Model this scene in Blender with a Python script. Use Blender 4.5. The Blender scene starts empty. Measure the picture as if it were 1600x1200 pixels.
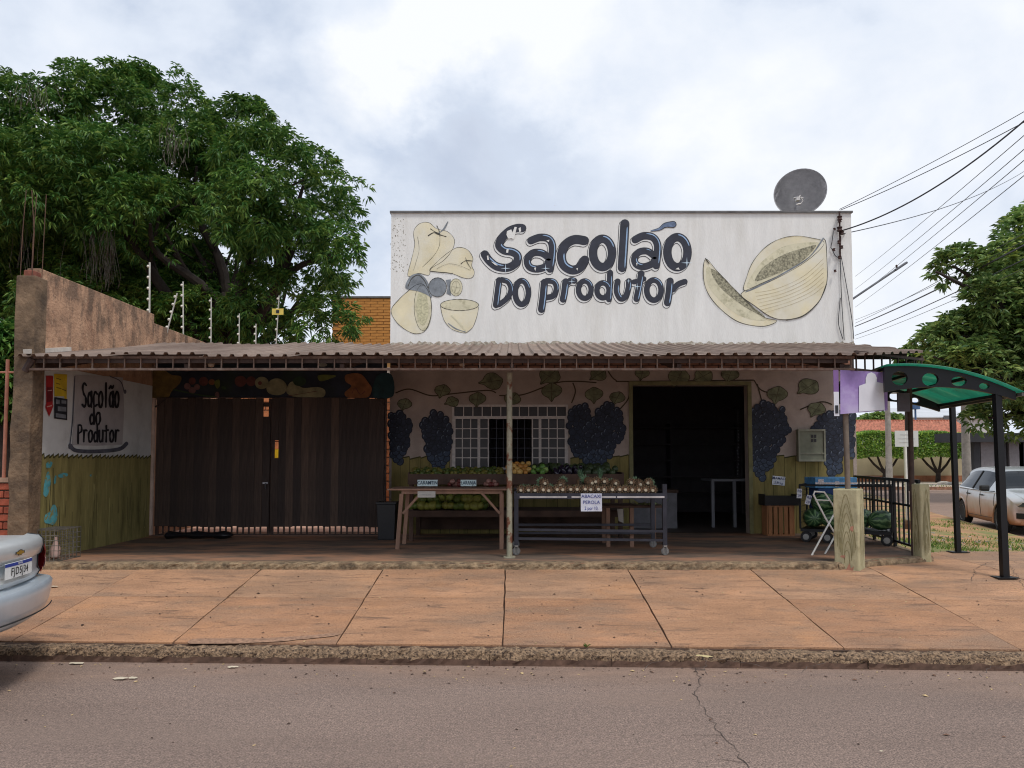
import bpy, math, random
import numpy as np
from mathutils import Vector, Matrix
random.seed(7); RNG = np.random.default_rng(11)
R = math.radians
SC = bpy.context.scene
COL = SC.collection
# ---------------------------------------------------------------- camera
F = 1200.0            # focal length in pixels of a 1600 px wide frame
PITCH = R(3.0); HZ = 1.65
PPY = 717 - F*math.tan(PITCH)
cam_d = bpy.data.cameras.new('camera'); cam = bpy.data.objects.new('camera', cam_d); COL.objects.link(cam)
cam_d.sensor_width = 36; cam_d.lens = 36*F/1600
cam_d.shift_y = (PPY-600)/1600
cam_d.clip_start = 0.1; cam_d.clip_end = 3000
cam.location = (0, 0, HZ); cam.rotation_euler = (R(90)+PITCH, 0, 0)
SC.camera = cam
# ---------------------------------------------------------------- sky
SUN_DIR = Vector((0.30, -0.40, 1.0)).normalized()      # towards the sun
el = math.asin(SUN_DIR.z); az = math.atan2(SUN_DIR.x, SUN_DIR.y)
W = bpy.data.worlds.new('World'); SC.world = W; W.use_nodes = True
nt = W.node_tree; nt.nodes.clear()
def wn(t, **k):
    n = nt.nodes.new(t)
    for a, b in k.items(): setattr(n, a, b)
    return n
def wl(a, b): nt.links.new(a, b)
out = wn('ShaderNodeOutputWorld')
sky = wn('ShaderNodeTexSky'); sky.sky_type = 'NISHITA'; sky.sun_disc = False
sky.sun_elevation = el; sky.sun_rotation = az; sky.air_density = 1.0; sky.dust_density = 2.0
bg1 = wn('ShaderNodeBackground'); bg1.inputs[1].default_value = 0.13; wl(sky.outputs[0], bg1.inputs[0])
tc = wn('ShaderNodeTexCoord')
mp = wn('ShaderNodeMapping'); mp.inputs['Scale'].default_value = (1, 1, 1.35); mp.inputs['Location'].default_value = (3.1, 0.4, 1.7)
wl(tc.outputs['Generated'], mp.inputs[0])
n1 = wn('ShaderNodeTexNoise'); n1.inputs['Scale'].default_value = 3.0; n1.inputs['Detail'].default_value = 10; n1.inputs['Roughness'].default_value = .55; n1.inputs['Distortion'].default_value = .15
wl(mp.outputs[0], n1.inputs['Vector'])
n2 = wn('ShaderNodeTexNoise'); n2.inputs['Scale'].default_value = 5.0; n2.inputs['Detail'].default_value = 8; n2.inputs['Roughness'].default_value = .6
wl(mp.outputs[0], n2.inputs['Vector'])
def pdir(px, py):
    u = (px-800)/F; v = (PPY-py)/F; s, c = math.sin(PITCH), math.cos(PITCH)
    return Vector((u, c-v*s, s+v*c))
def wmath(op, a, b=None):
    m = wn('ShaderNodeMath', operation=op)
    for i, q in enumerate((a, b)):
        if q is None: continue
        if isinstance(q, (int, float)): m.inputs[i].default_value = q
        else: wl(q, m.inputs[i])
    return m.outputs[0]
# the noise wobble that gives the cumulus its ragged outline
wob = wn('ShaderNodeVectorMath', operation='MULTIPLY_ADD'); wob.inputs[1].default_value = (.30, .30, .30)
wl(n2.outputs['Color'], wob.inputs[0]); wl(tc.outputs['Generated'], wob.inputs[2])
def puff(px, py, rad, amp):
    d = pdir(px, py).normalized() + Vector((.15, .15, .15))
    vm = wn('ShaderNodeVectorMath', operation='DISTANCE'); wl(wob.outputs[0], vm.inputs[0]); vm.inputs[1].default_value = d
    mr = wn('ShaderNodeMapRange', interpolation_type='SMOOTHSTEP'); wl(vm.outputs['Value'], mr.inputs[0])
    mr.inputs[1].default_value = rad; mr.inputs[2].default_value = rad*.35; mr.inputs[3].default_value = 0; mr.inputs[4].default_value = amp
    return mr.outputs[0]
val = wmath('ADD', wmath('MULTIPLY', n1.outputs['Fac'], 1.35), -.165)
for a in ((800, 300, .25, -.15), (900, 210, .20, -.08), (1040, 230, .16, -.05), (690, 70, .12, .17), (850, 50, .13, .17), (610, 130, .10, .13), (1380, 420, .25, .08), (440, 130, .10, .09), (230, 30, .25, -.05), (1450, 240, .14, -.06), (1150, 40, .2, .04)):
    val = wmath('ADD', val, puff(*a))
cr = wn('ShaderNodeValToRGB'); wl(val, cr.inputs[0])
e = cr.color_ramp.elements
e[0].position = .20; e[0].color = (.46, .51, .61, 1)
e[1].position = .72; e[1].color = (.745, .765, .80, 1)
q = e.new(.36); q.color = (.50, .56, .665, 1)
q = e.new(.50); q.color = (.61, .66, .745, 1)
bg2 = wn('ShaderNodeBackground'); bg2.inputs[1].default_value = 1.0; wl(cr.outputs[0], bg2.inputs[0])
mk = wn('ShaderNodeMapRange'); wl(n1.outputs['Fac'], mk.inputs[0])
mk.inputs[1].default_value = .30; mk.inputs[2].default_value = .48; mk.inputs[3].default_value = .72; mk.inputs[4].default_value = 1.0
mx = wn('ShaderNodeMixShader'); wl(mk.outputs[0], mx.inputs[0]); wl(bg1.outputs[0], mx.inputs[1]); wl(bg2.outputs[0], mx.inputs[2])
wl(mx.outputs[0], out.inputs[0])
# ---------------------------------------------------------------- sun
sd = bpy.data.lights.new('sun', 'SUN'); sd.energy = 1.5; sd.angle = R(12); sd.color = (1, .96, .90)
sun = bpy.data.objects.new('sun', sd); COL.objects.link(sun); sun.location = (5, -8, 30)
sun.rotation_euler = (-SUN_DIR).to_track_quat('-Z', 'Y').to_euler()
SC.view_settings.view_transform = 'Standard'; SC.view_settings.look = 'None'
SC.view_settings.exposure = 0.38; SC.view_settings.gamma = 1.0; SC.view_settings.use_curve_mapping = False
SC.cycles.use_denoising = True; SC.cycles.filter_width = 1.1
SC.cycles.max_bounces = 6; SC.cycles.transparent_max_bounces = 8
# ---------------------------------------------------------------- pixel helpers (only to read real positions off known planes)
def at_y(px, py, Y):
    d = pdir(px, py); t = Y/d.y; return Vector((d.x*t, Y, HZ+d.z*t))
def at_x(px, py, X):
    d = pdir(px, py); t = X/d.x; return Vector((X, d.y*t, HZ+d.z*t))
def at_z(px, py, z):
    d = pdir(px, py); t = (z-HZ)/d.z; return Vector((d.x*t, d.y*t, z))
# ---------------------------------------------------------------- materials
def srgb(*c):
    return tuple(((v/255)/12.92 if v/255 <= .04045 else ((v/255+.055)/1.055)**2.4) for v in c)
MATS = {}
def mat(name, col, rough=.7, metal=0, var=.18, scale=6, bump=0, bscale=40, dirt=None, dscale=1.2, dlo=.5, dhi=.75, stretch=(1,1,1), coat=0, spec=.5, island=0, trans=0, det=6):
    if name in MATS: return MATS[name]
    m = bpy.data.materials.new(name); m.use_nodes = True; t = m.node_tree; N = t.nodes; L = t.links
    b = N['Principled BSDF']; b.inputs['Roughness'].default_value = rough; b.inputs['Metallic'].default_value = metal
    b.inputs['Specular IOR Level'].default_value = spec; b.inputs['Coat Weight'].default_value = coat
    c = N.new('ShaderNodeTexCoord'); mpn = N.new('ShaderNodeMapping'); mpn.inputs['Scale'].default_value = stretch
    L.new(c.outputs['Object'], mpn.inputs[0])
    n = N.new('ShaderNodeTexNoise'); n.inputs['Scale'].default_value = scale; n.inputs['Detail'].default_value = det; n.inputs['Roughness'].default_value = .62
    L.new(mpn.outputs[0], n.inputs['Vector'])
    r = N.new('ShaderNodeValToRGB'); L.new(n.outputs['Fac'], r.inputs[0])
    lo = [max(0, x*(1-var*1.6)) for x in col]; hi = [min(1, x*(1+var*1.6)) for x in col]
    r.color_ramp.elements[0].position = .28; r.color_ramp.elements[0].color = (*lo, 1)
    r.color_ramp.elements[1].position = .72; r.color_ramp.elements[1].color = (*hi, 1)
    o = r.outputs[0]
    if dirt is not None:
        n3 = N.new('ShaderNodeTexNoise'); n3.inputs['Scale'].default_value = dscale; n3.inputs['Detail'].default_value = 7; n3.inputs['Roughness'].default_value = .65
        L.new(mpn.outputs[0], n3.inputs['Vector'])
        mr = N.new('ShaderNodeMapRange'); L.new(n3.outputs['Fac'], mr.inputs[0]); mr.inputs[1].default_value = dlo; mr.inputs[2].default_value = dhi
        mxn = N.new('ShaderNodeMix'); mxn.data_type = 'RGBA'; L.new(mr.outputs[0], mxn.inputs[0]); L.new(o, mxn.inputs[6]); mxn.inputs[7].default_value = (*dirt, 1)
        o = mxn.outputs[2]
    if island:
        g = N.new('ShaderNodeNewGeometry'); hs = N.new('ShaderNodeHueSaturation'); mr = N.new('ShaderNodeMapRange')
        L.new(g.outputs['Random Per Island'], mr.inputs[0]); mr.inputs[3].default_value = 1-island; mr.inputs[4].default_value = 1+island
        L.new(mr.outputs[0], hs.inputs['Value']); L.new(o, hs.inputs['Color'])
        mr2 = N.new('ShaderNodeMapRange'); L.new(g.outputs['Random Per Island'], mr2.inputs[0]); mr2.inputs[3].default_value = .5+island*.07; mr2.inputs[4].default_value = .5-island*.07
        L.new(mr2.outputs[0], hs.inputs['Hue'])
        o = hs.outputs[0]
    L.new(o, b.inputs['Base Color'])
    if bump:
        n4 = N.new('ShaderNodeTexNoise'); n4.inputs['Scale'].default_value = bscale; n4.inputs['Detail'].default_value = 5
        L.new(mpn.outputs[0], n4.inputs['Vector'])
        bp = N.new('ShaderNodeBump'); bp.inputs['Strength'].default_value = bump; bp.inputs['Distance'].default_value = .02
        L.new(n4.outputs['Fac'], bp.inputs['Height']); L.new(bp.outputs[0], b.inputs['Normal'])
    if trans:
        tr = N.new('ShaderNodeBsdfTranslucent'); L.new(o, tr.inputs['Color'])
        ms = N.new('ShaderNodeMixShader'); ms.inputs[0].default_value = trans
        L.new(b.outputs[0], ms.inputs[1]); L.new(tr.outputs[0], ms.inputs[2]); L.new(ms.outputs[0], N['Material Output'].inputs[0])
    MATS[name] = m
    return m
def glass(name, col=(.02, .025, .03), rough=.05, alpha=None):
    if name in MATS: return MATS[name]
    m = mat(name, col, rough, var=.05, spec=.6)
    return m
# ---------------------------------------------------------------- mesh builder
ORG = {}
class MB:
    def __init__(s): s.v = []; s.f = []; s.m = []
    def add(s, vs, fs, mi=0):
        o = len(s.v); s.v += [tuple(p) for p in vs]; s.f += [tuple(i+o for i in f) for f in fs]; s.m += [mi]*len(fs); return s
    def hexa(s, p, mi=0):   # 8 corners: bottom 4 ccw, top 4 ccw
        return s.add(p, [(3,2,1,0),(4,5,6,7),(0,1,5,4),(1,2,6,5),(2,3,7,6),(3,0,4,7)], mi)
    def box(s, x0, x1, y0, y1, z0, z1, mi=0):
        return s.hexa([(x0,y0,z0),(x1,y0,z0),(x1,y1,z0),(x0,y1,z0),(x0,y0,z1),(x1,y0,z1),(x1,y1,z1),(x0,y1,z1)], mi)
    def obox(s, c, size, M, mi=0):   # oriented box
        hx, hy, hz = [q/2 for q in size]
        return s.hexa([Vector(c)+M@Vector(q) for q in ((-hx,-hy,-hz),(hx,-hy,-hz),(hx,hy,-hz),(-hx,hy,-hz),(-hx,-hy,hz),(hx,-hy,hz),(hx,hy,hz),(-hx,hy,hz))], mi)
    def tube(s, pts, r, n=8, mi=0, caps=True):
        pts = [Vector(p) for p in pts]; rs = r if isinstance(r, (list, tuple)) else [r]*len(pts)
        prev = None; rings = []
        for i, p in enumerate(pts):
            d = (pts[min(i+1, len(pts)-1)]-pts[max(i-1, 0)]).normalized()
            if prev is None:
                a = d.orthogonal().normalized()
                if abs(d.z) < .9: a = d.cross(Vector((0,0,1))).normalized()
            else: a = (prev - d*prev.dot(d)).normalized()
            prev = a; b = d.cross(a)
            rings.append([p+(a*math.cos(2*math.pi*(k+.5)/n)+b*math.sin(2*math.pi*(k+.5)/n))*rs[i] for k in range(n)])
        vs = [q for rg in rings for q in rg]; fs = []
        for i in range(len(pts)-1):
            for k in range(n):
                k2 = (k+1) % n; fs.append((i*n+k, i*n+k2, (i+1)*n+k2, (i+1)*n+k))
        if caps: fs.append(tuple(range(n))[::-1]); fs.append(tuple((len(pts)-1)*n+k for k in range(n)))
        return s.add(vs, fs, mi)
    def bar(s, p0, p1, w, h=None, up=(0,0,1), mi=0):   # rectangular bar between two points
        p0, p1 = Vector(p0), Vector(p1); h = h or w; d = (p1-p0).normalized(); u = Vector(up)
        if abs(d.dot(u)) > .95: u = Vector((0,1,0))
        a = d.cross(u).normalized()*w/2; b = a.cross(d).normalized()*h/2
        return s.hexa([p0-a-b, p0+a-b, p1+a-b, p1-a-b, p0-a+b, p0+a+b, p1+a+b, p1-a+b], mi)
    def lathe(s, prof, n=16, M=None, mi=0):    # prof: (r, z)
        M = M or Matrix(); vs = []; fs = []
        for r, z in prof:
            for k in range(n):
                a = 2*math.pi*k/n; vs.append(M@Vector((r*math.cos(a), r*math.sin(a), z)))
        for i in range(len(prof)-1):
            for k in range(n):
                k2 = (k+1) % n; fs.append((i*n+k, i*n+k2, (i+1)*n+k2, (i+1)*n+k))
        if prof[0][0] > 1e-4: fs.append(tuple(range(n))[::-1])
        if prof[-1][0] > 1e-4: fs.append(tuple((len(prof)-1)*n+k for k in range(n)))
        return s.add(vs, fs, mi)
    def prism(s, pts, off, mi=0):     # planar polygon extruded by vector
        n = len(pts); pts = [Vector(p) for p in pts]; off = Vector(off)
        vs = pts+[p+off for p in pts]; fs = [tuple(range(n)), tuple(range(2*n-1, n-1, -1))]
        for i in range(n): j = (i+1) % n; fs.append((i, i+n, j+n, j))
        return s.add(vs, fs, mi)
    def mesh(s, name, mats, org=(0,0,0), smooth=False):
        me = bpy.data.meshes.new(name); o = Vector(org)
        me.from_pydata([(v[0]-o.x, v[1]-o.y, v[2]-o.z) for v in s.v], [], s.f)
        if not isinstance(mats, (list, tuple)): mats = [mats]
        for m in mats: me.materials.append(m)
        if len(mats) > 1: me.polygons.foreach_set('material_index', s.m)
        if smooth: me.polygons.foreach_set('use_smooth', [True]*len(me.polygons))
        import bmesh
        bm = bmesh.new(); bm.from_mesh(me); bmesh.ops.recalc_face_normals(bm, faces=bm.faces); bm.to_mesh(me); bm.free()
        return me
    def build(s, name, mats, parent=None, smooth=False, bevel=0, org=None):
        o_ = ORG[parent.name] if parent else (Vector(org) if org else Vector((0,0,0)))
        me = s.mesh(name, mats, o_, smooth)
        ob = bpy.data.objects.new(name, me); COL.objects.link(ob)
        if parent: ob.parent = parent
        elif org: ob.location = o_
        ORG[ob.name] = o_
        if bevel:
            b = ob.modifiers.new('bevel', 'BEVEL'); b.width = bevel; b.segments = 2; b.limit_method = 'ANGLE'; b.angle_limit = R(40)
        if smooth:
            try: me.set_sharp_from_angle(angle=R(45))
            except Exception: pass
        return ob
def T(name, label, cat, loc=(0,0,0), group=None, rz=0):
    o = bpy.data.objects.new(name, None); COL.objects.link(o); o.location = loc; o.rotation_euler[2] = rz; o.empty_display_size = .1
    ORG[o.name] = Vector(loc); return tag(o, label, cat, group)
def tag(o, label=None, cat=None, group=None, kind=None):
    if label: o['label'] = label
    if cat: o['category'] = cat
    if group: o['group'] = group
    if kind: o['kind'] = kind
    return o
def struct(o): o['kind'] = 'structure'; return o
def inst(me, name, parent=None, loc=(0,0,0), rot=(0,0,0), scale=(1,1,1)):
    o = bpy.data.objects.new(name, me); COL.objects.link(o)
    if parent: o.parent = parent; loc = Vector(loc)-ORG[parent.name]
    o.location = loc; o.rotation_euler = rot; o.scale = scale; ORG[o.name] = ORG[parent.name] if parent else Vector(loc)
    return o
def copy_tree(o, parent=None):
    c = o.copy(); COL.objects.link(c); c.parent = parent; ORG[c.name] = ORG[o.name]
    for ch in list(o.children): copy_tree(ch, c)
    return c
def spline(pts, n=8, closed=False):
    P = [Vector(p) for p in pts]; out_ = []; m = len(P)
    rng = range(m) if closed else range(m-1)
    for i in rng:
        if closed: p0, p1, p2, p3 = P[i-1], P[i], P[(i+1) % m], P[(i+2) % m]
        else: p0, p1, p2, p3 = P[max(i-1, 0)], P[i], P[i+1], P[min(i+2, m-1)]
        for k in range(n):
            t = k/n
            out_.append(.5*((2*p1)+(p2-p0)*t+(2*p0-5*p1+4*p2-p3)*t*t+(3*p1-p0-3*p2+p3)*t**3))
    if not closed: out_.append(P[-1])
    return out_
def ngon_fill(pts2, to3, mb, mi=0):
    """triangulated flat fill of a 2-D outline placed by to3()"""
    from mathutils.geometry import tessellate_polygon
    v = [Vector((p[0], p[1], 0)) for p in pts2]
    tr = tessellate_polygon([v]); mb.add([to3(p[0], p[1]) for p in pts2], [tuple(t) for t in tr], mi)
def ribbon(pts2, w, to3, mb, mi=0, cap=True, closed=False):
    """flat brush stroke along a 2-D path; w may be a list"""
    P = [Vector((p[0], p[1])) for p in pts2]; n = len(P); ws = w if isinstance(w, (list, tuple)) else [w]*n
    Lf, Rt = [], []
    for i in range(n):
        a = P[i-1] if (i > 0 or closed) else P[i]; b = P[(i+1) % n] if (i < n-1 or closed) else P[i]
        d = (b-a).normalized() if (b-a).length > 1e-9 else Vector((1,0)); nn = Vector((-d.y, d.x))*ws[i]/2
        Lf.append(P[i]+nn); Rt.append(P[i]-nn)
    vs = Lf+Rt; fs = [(i, i+1, n+i+1, n+i) for i in range(n-1)]
    if closed: fs.append((n-1, 0, n, 2*n-1))
    if cap and not closed:
        for end, sgn in ((0, -1), (n-1, 1)):
            a = P[max(end-1, 0)]; b = P[min(end+1, n-1)]; d = (b-a).normalized()*sgn; nn = Vector((-d.y, d.x)); w2 = ws[end]/2
            base = len(vs); arc = [P[end]+(nn*math.cos(t)+d*math.sin(t))*w2 for t in [math.pi*k/6 for k in range(7)]]
            vs += arc; fs.append(tuple(range(base, base+7)))
    mb.add([to3(p.x, p.y) for p in vs], fs, mi)
def ellipse(cx, cy, rx, ry, n=28, rot=0):
    c, s = math.cos(rot), math.sin(rot)
    return [(cx+rx*math.cos(t)*c-ry*math.sin(t)*s, cy+rx*math.cos(t)*s+ry*math.sin(t)*c) for t in [2*math.pi*k/n for k in range(n)]]
def text_part(body, size, name, m, parent, M, align='CENTER', xs=1.0, space=1.0):
    """flat printed lettering as a mesh in the local xy plane, placed by matrix M (world)"""
    cu = bpy.data.curves.new('t', 'FONT'); cu.body = body; cu.size = size; cu.align_x = align; cu.align_y = 'CENTER'; cu.offset = size*.012
    cu.resolution_u = 3; cu.space_character = space
    ob = bpy.data.objects.new('t', cu); COL.objects.link(ob); bpy.context.view_layer.update()
    me = bpy.data.meshes.new_from_object(ob.evaluated_get(bpy.context.evaluated_depsgraph_get()))
    bpy.data.objects.remove(ob); o_ = ORG[parent.name]
    for v in me.vertices:
        p = M@Vector((v.co.x*xs, v.co.y, 0)); v.co = p-o_
    me.materials.clear(); me.materials.append(m); me.name = name
    o = bpy.data.objects.new(name, me); COL.objects.link(o); o.parent = parent; ORG[o.name] = o_
    return o
def facing(c, nrm=(0,-1,0), up=(0,0,1)):
    """matrix whose z axis is nrm, y axis is up, at c"""
    z = Vector(nrm).normalized(); x = Vector(up).cross(z).normalized(); y = z.cross(x)
    return Matrix.Translation(Vector(c))@Matrix((x, y, z)).transposed().to_4x4()
def wall_holes(mb, x0, x1, z0, z1, y0, y1, holes, mi=0):
    """wall in the xz plane between depths y0 (front) and y1 with rectangular openings (hx0,hx1,hz0,hz1)"""
    xs = sorted({x0, x1, *[h[0] for h in holes], *[h[1] for h in holes]}); zs = sorted({z0, z1, *[h[2] for h in holes], *[h[3] for h in holes]})
    def solid(i, j):
        if i < 0 or j < 0 or i >= len(xs)-1 or j >= len(zs)-1: return False
        cx, cz = (xs[i]+xs[i+1])/2, (zs[j]+zs[j+1])/2
        return not any(h[0] < cx < h[1] and h[2] < cz < h[3] for h in holes)
    for i in range(len(xs)-1):
        for j in range(len(zs)-1):
            if not solid(i, j): continue
            a, b, c, d = xs[i], xs[i+1], zs[j], zs[j+1]
            mb.add([(a,y0,c),(b,y0,c),(b,y0,d),(a,y0,d)], [(0,1,2,3)], mi); mb.add([(a,y1,c),(b,y1,c),(b,y1,d),(a,y1,d)], [(3,2,1,0)], mi)
            for di, dj, q in ((-1,0,[(a,y0,c),(a,y0,d),(a,y1,d),(a,y1,c)]),(1,0,[(b,y0,c),(b,y1,c),(b,y1,d),(b,y0,d)]),(0,-1,[(a,y0,c),(a,y1,c),(b,y1,c),(b,y0,c)]),(0,1,[(a,y0,d),(b,y0,d),(b,y1,d),(a,y1,d)])):
                if not solid(i+di, j+dj): mb.add(q, [(0,1,2,3)], mi)
def bbox_mesh(sx, sy, sz, name, m, bev=.01):
    """unit piece with chamfered edges, shared by alike pieces"""
    mb = MB(); hx, hy, hz = sx/2, sy/2, sz/2; b = bev
    rings = [(hx-b, hy-b, -hz), (hx, hy, -hz+b), (hx, hy, hz-b), (hx-b, hy-b, hz)]
    vs = [(sx_*x, sy_*y, z) for x, y, z in rings for sx_, sy_ in ((-1,-1),(1,-1),(1,1),(-1,1))]
    fs = [(3,2,1,0), (12,13,14,15)]+[(i*4+k, i*4+(k+1) % 4, (i+1)*4+(k+1) % 4, (i+1)*4+k) for i in range(3) for k in range(4)]
    mb.add(vs, fs); return mb.mesh(name, m)
# ================================================================ SETTING
YF = 12.1; YG = 11.7; XW = -5.48; ZP = .483; YE = 8.7     # facade, gate, left wall face, porch height, porch edge
def kerb_y(x): return 6.22-.036*x
def walk_z(y, x=0): 
    t = (y-kerb_y(x))/(YE-kerb_y(x)); return .115+.30*min(max(t, -.1), 1.0)+max(0, y-YE)*.012
# --- asphalt
def asphalt():
    m = bpy.data.materials.new('asphalt'); m.use_nodes = True; t = m.node_tree; N = t.nodes; L = t.links; b = N['Principled BSDF']
    c = N.new('ShaderNodeTexCoord')
    def noise(s, d=6, st=(1,1,1), r=.6):
        mp_ = N.new('ShaderNodeMapping'); mp_.inputs['Scale'].default_value = st; L.new(c.outputs['Object'], mp_.inputs[0])
        n = N.new('ShaderNodeTexNoise'); n.inputs['Scale'].default_value = s; n.inputs['Detail'].default_value = d; n.inputs['Roughness'].default_value = r; L.new(mp_.outputs[0], n.inputs['Vector']); return n.outputs['Fac']
    def ramp(f, a, ca, b_, cb):
        r = N.new('ShaderNodeValToRGB'); L.new(f, r.inputs[0]); r.color_ramp.elements[0].position = a; r.color_ramp.elements[0].color = (*ca, 1); r.color_ramp.elements[1].position = b_; r.color_ramp.elements[1].color = (*cb, 1); return r.outputs[0]
    def mixc(f, a, b_, mode='MIX'):
        x = N.new('ShaderNodeMix'); x.data_type = 'RGBA'; x.blend_type = mode
        if isinstance(f, float): x.inputs[0].default_value = f
        else: L.new(f, x.inputs[0])
        for q, i in ((a, 6), (b_, 7)):
            if isinstance(q, tuple): x.inputs[i].default_value = (*q, 1)
            else: L.new(q, x.inputs[i])
        return x.outputs[2]
    def mth(op, a, b_):
        x = N.new('ShaderNodeMath'); x.operation = op
        for q, i in ((a, 0), (b_, 1)):
            if isinstance(q, (int, float)): x.inputs[i].default_value = q
            else: L.new(q, x.inputs[i])
        return x.outputs[0]
    big = ramp(noise(.7, 7, (.35, 1, 1)), .3, (.188, .135, .111), .7, (.275, .202, .168))
    speck = noise(95, 3); sp = ramp(speck, .36, (.46, .45, .44), .64, (1.46, 1.44, 1.42)); o = mixc(1.0, big, sp, 'MULTIPLY')
    mid = ramp(noise(28, 4), .35, (.78, .78, .78), .68, (1.16, 1.14, 1.12)); o = mixc(1.0, o, mid, 'MULTIPLY')
    sep = N.new('ShaderNodeSeparateXYZ'); L.new(c.outputs['Object'], sep.inputs[0])
    ke = mth('ADD', sep.outputs[1], mth('MULTIPLY', sep.outputs[0], .036))
    dm = N.new('ShaderNodeMapRange'); L.new(mth('ADD', ke, mth('MULTIPLY', noise(1.3, 6, (.5, 2, 1)), 2.2)), dm.inputs[0]); dm.inputs[1].default_value = 6.55; dm.inputs[2].default_value = 7.6; dm.inputs[3].default_value = 0; dm.inputs[4].default_value = .62
    dust = ramp(noise(6, 7, (.4, 1, 1)), .3, (.20, .125, .085), .7, (.36, .23, .16))
    o = mixc(dm.outputs[0], o, dust)
    tm = N.new('ShaderNodeMapRange'); L.new(noise(.9, 5, (.22, 1.6, 1)), tm.inputs[0]); tm.inputs[1].default_value = .52; tm.inputs[2].default_value = .7; tm.inputs[4].default_value = .35
    o = mixc(tm.outputs[0], o, (.23, .165, .13))
    L.new(o, b.inputs['Base Color']); b.inputs['Roughness'].default_value = .85
    bp = N.new('ShaderNodeBump'); bp.inputs['Strength'].default_value = .55; bp.inputs['Distance'].default_value = .012; L.new(mth('ADD', speck, noise(45, 4)), bp.inputs['Height']); L.new(bp.outputs[0], b.inputs['Normal'])
    return m
M_ASPH = asphalt()
M_SOIL = mat('red soil', srgb(150, 105, 75), .95, var=.25, scale=3, bump=.5, bscale=25, dirt=srgb(95, 90, 55), dscale=1.4)
mb = MB(); mb.add([(-900,-300,-.07),(900,-300,-.07),(900,1800,-.07),(-900,1800,-.07)], [(0,1,2,3)])
struct(mb.build('ground', M_SOIL))
mb = MB(); mb.add([(-90,-25,0),(90,-25,0),(90,kerb_y(8)-1,0),(9.2,kerb_y(9)-.2,0),(8.4,kerb_y(8.4)+.05,0),(-90,kerb_y(-90)+.05,0)], [(0,1,2,3,4,5)])
road = struct(mb.build('road', M_ASPH))
# side street on the right, running away from the camera
mb = MB(); mb.add([(8.2,6.0,-.004),(90,5.5,-.004),(90,43,-.004),(19.0,43,-.004),(12.75,24,-.004),(10.3,15.5,-.004),(9.2,11.0,-.004),(8.9,8.0,-.004)], [(0,1,2,3,4,5,6,7)])
struct(mb.build('side_street', M_ASPH))
# cracks in the asphalt
M_CRACK = mat('crack', (.07, .052, .043), .95, var=.3)
def crack(px, z, parent, w=.012, name='crack', lift=.004, zf=None, seed=0):
    rr = random.Random(seed); P = [at_z(a, b, z) for a, b in px]; path = []
    for i in range(len(P)-1):
        n = max(2, int((P[i+1]-P[i]).length/.05))
        for k in range(n):
            q = P[i].lerp(P[i+1], k/n); path.append((q.x+rr.uniform(-.018,.018), q.y+rr.uniform(-.014,.014)))
    path.append((P[-1].x, P[-1].y)); ws = [w*rr.uniform(.35, 1.2) for _ in path]
    mb = MB(); ribbon(path, ws, lambda x, y: (x, y, (zf(x, y) if zf else z)+lift), mb, cap=False); return mb.build(name, M_CRACK, parent)
crack([(1085,1085),(1100,1110),(1122,1140),(1140,1160),(1160,1190),(1175,1215)], 0, road, .006, seed=1)
crack([(1060,1149),(1128,1149)], 0, road, .005, seed=2)
crack([(1120,1187),(1175,1192)], 0, road, .005, seed=3)
crack([(1060,1000),(1085,1045),(1095,1062),(1085,1085)], 0, road, .006, seed=4)
# --- front pavement: joint bed with separate cast slabs
M_BED = mat('joint soil', srgb(70, 48, 34), .95, var=.25, scale=12)
def slab_mat(k, col):
    """cast concrete stained by red dust: blotches, sweeping streaks, fine grit and small pits"""
    m = mat('concrete slab %d' % k, col, .9, var=.20, scale=2.0, stretch=(.45, 1.3, 1), det=10)
    t = m.node_tree; N = t.nodes; L = t.links; b = N['Principled BSDF']; o = b.inputs['Base Color'].links[0].from_socket
    c = N.new('ShaderNodeTexCoord')
    def noise(s, d, st, r=.65, dist=0):
        mp_ = N.new('ShaderNodeMapping'); mp_.inputs['Scale'].default_value = st; mp_.inputs['Location'].default_value = (k*.7, k*1.3, 0); L.new(c.outputs['Object'], mp_.inputs[0])
        n = N.new('ShaderNodeTexNoise'); n.inputs['Scale'].default_value = s; n.inputs['Detail'].default_value = d; n.inputs['Roughness'].default_value = r; n.inputs['Distortion'].default_value = dist; L.new(mp_.outputs[0], n.inputs['Vector']); return n.outputs['Fac']
    def layer(o, f, lo, hi, col_, amt=1.0):
        mr = N.new('ShaderNodeMapRange'); L.new(f, mr.inputs[0]); mr.inputs[1].default_value = lo; mr.inputs[2].default_value = hi; mr.inputs[4].default_value = amt
        x = N.new('ShaderNodeMix'); x.data_type = 'RGBA'; L.new(mr.outputs[0], x.inputs[0]); L.new(o, x.inputs[6]); x.inputs[7].default_value = (*col_, 1); return x.outputs[2]
    o = layer(o, noise(1.6, 9, (.5, 1.4, 1)), .46, .64, srgb(138, 112, 92), .8)
    o = layer(o, noise(7, 9, (.35, 1.8, 1), .7, .6), .54, .66, srgb(108, 82, 66), .8)
    o = layer(o, noise(1.1, 6, (1, 1, 1)), .55, .75, srgb(196, 140, 94), .6)
    g = noise(75, 4, (.8, 1.2, 1), .7); o = layer(o, g, .54, .66, srgb(92, 66, 50), .85); o = layer(o, noise(110, 2, (1, 1, 1)), .60, .72, srgb(222, 184, 146), .6)
    L.new(o, b.inputs['Base Color'])
    bp = N.new('ShaderNodeBump'); bp.inputs['Strength'].default_value = .5; bp.inputs['Distance'].default_value = .01; L.new(g, bp.inputs['Height']); L.new(bp.outputs[0], b.inputs['Normal'])
    return m
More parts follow.
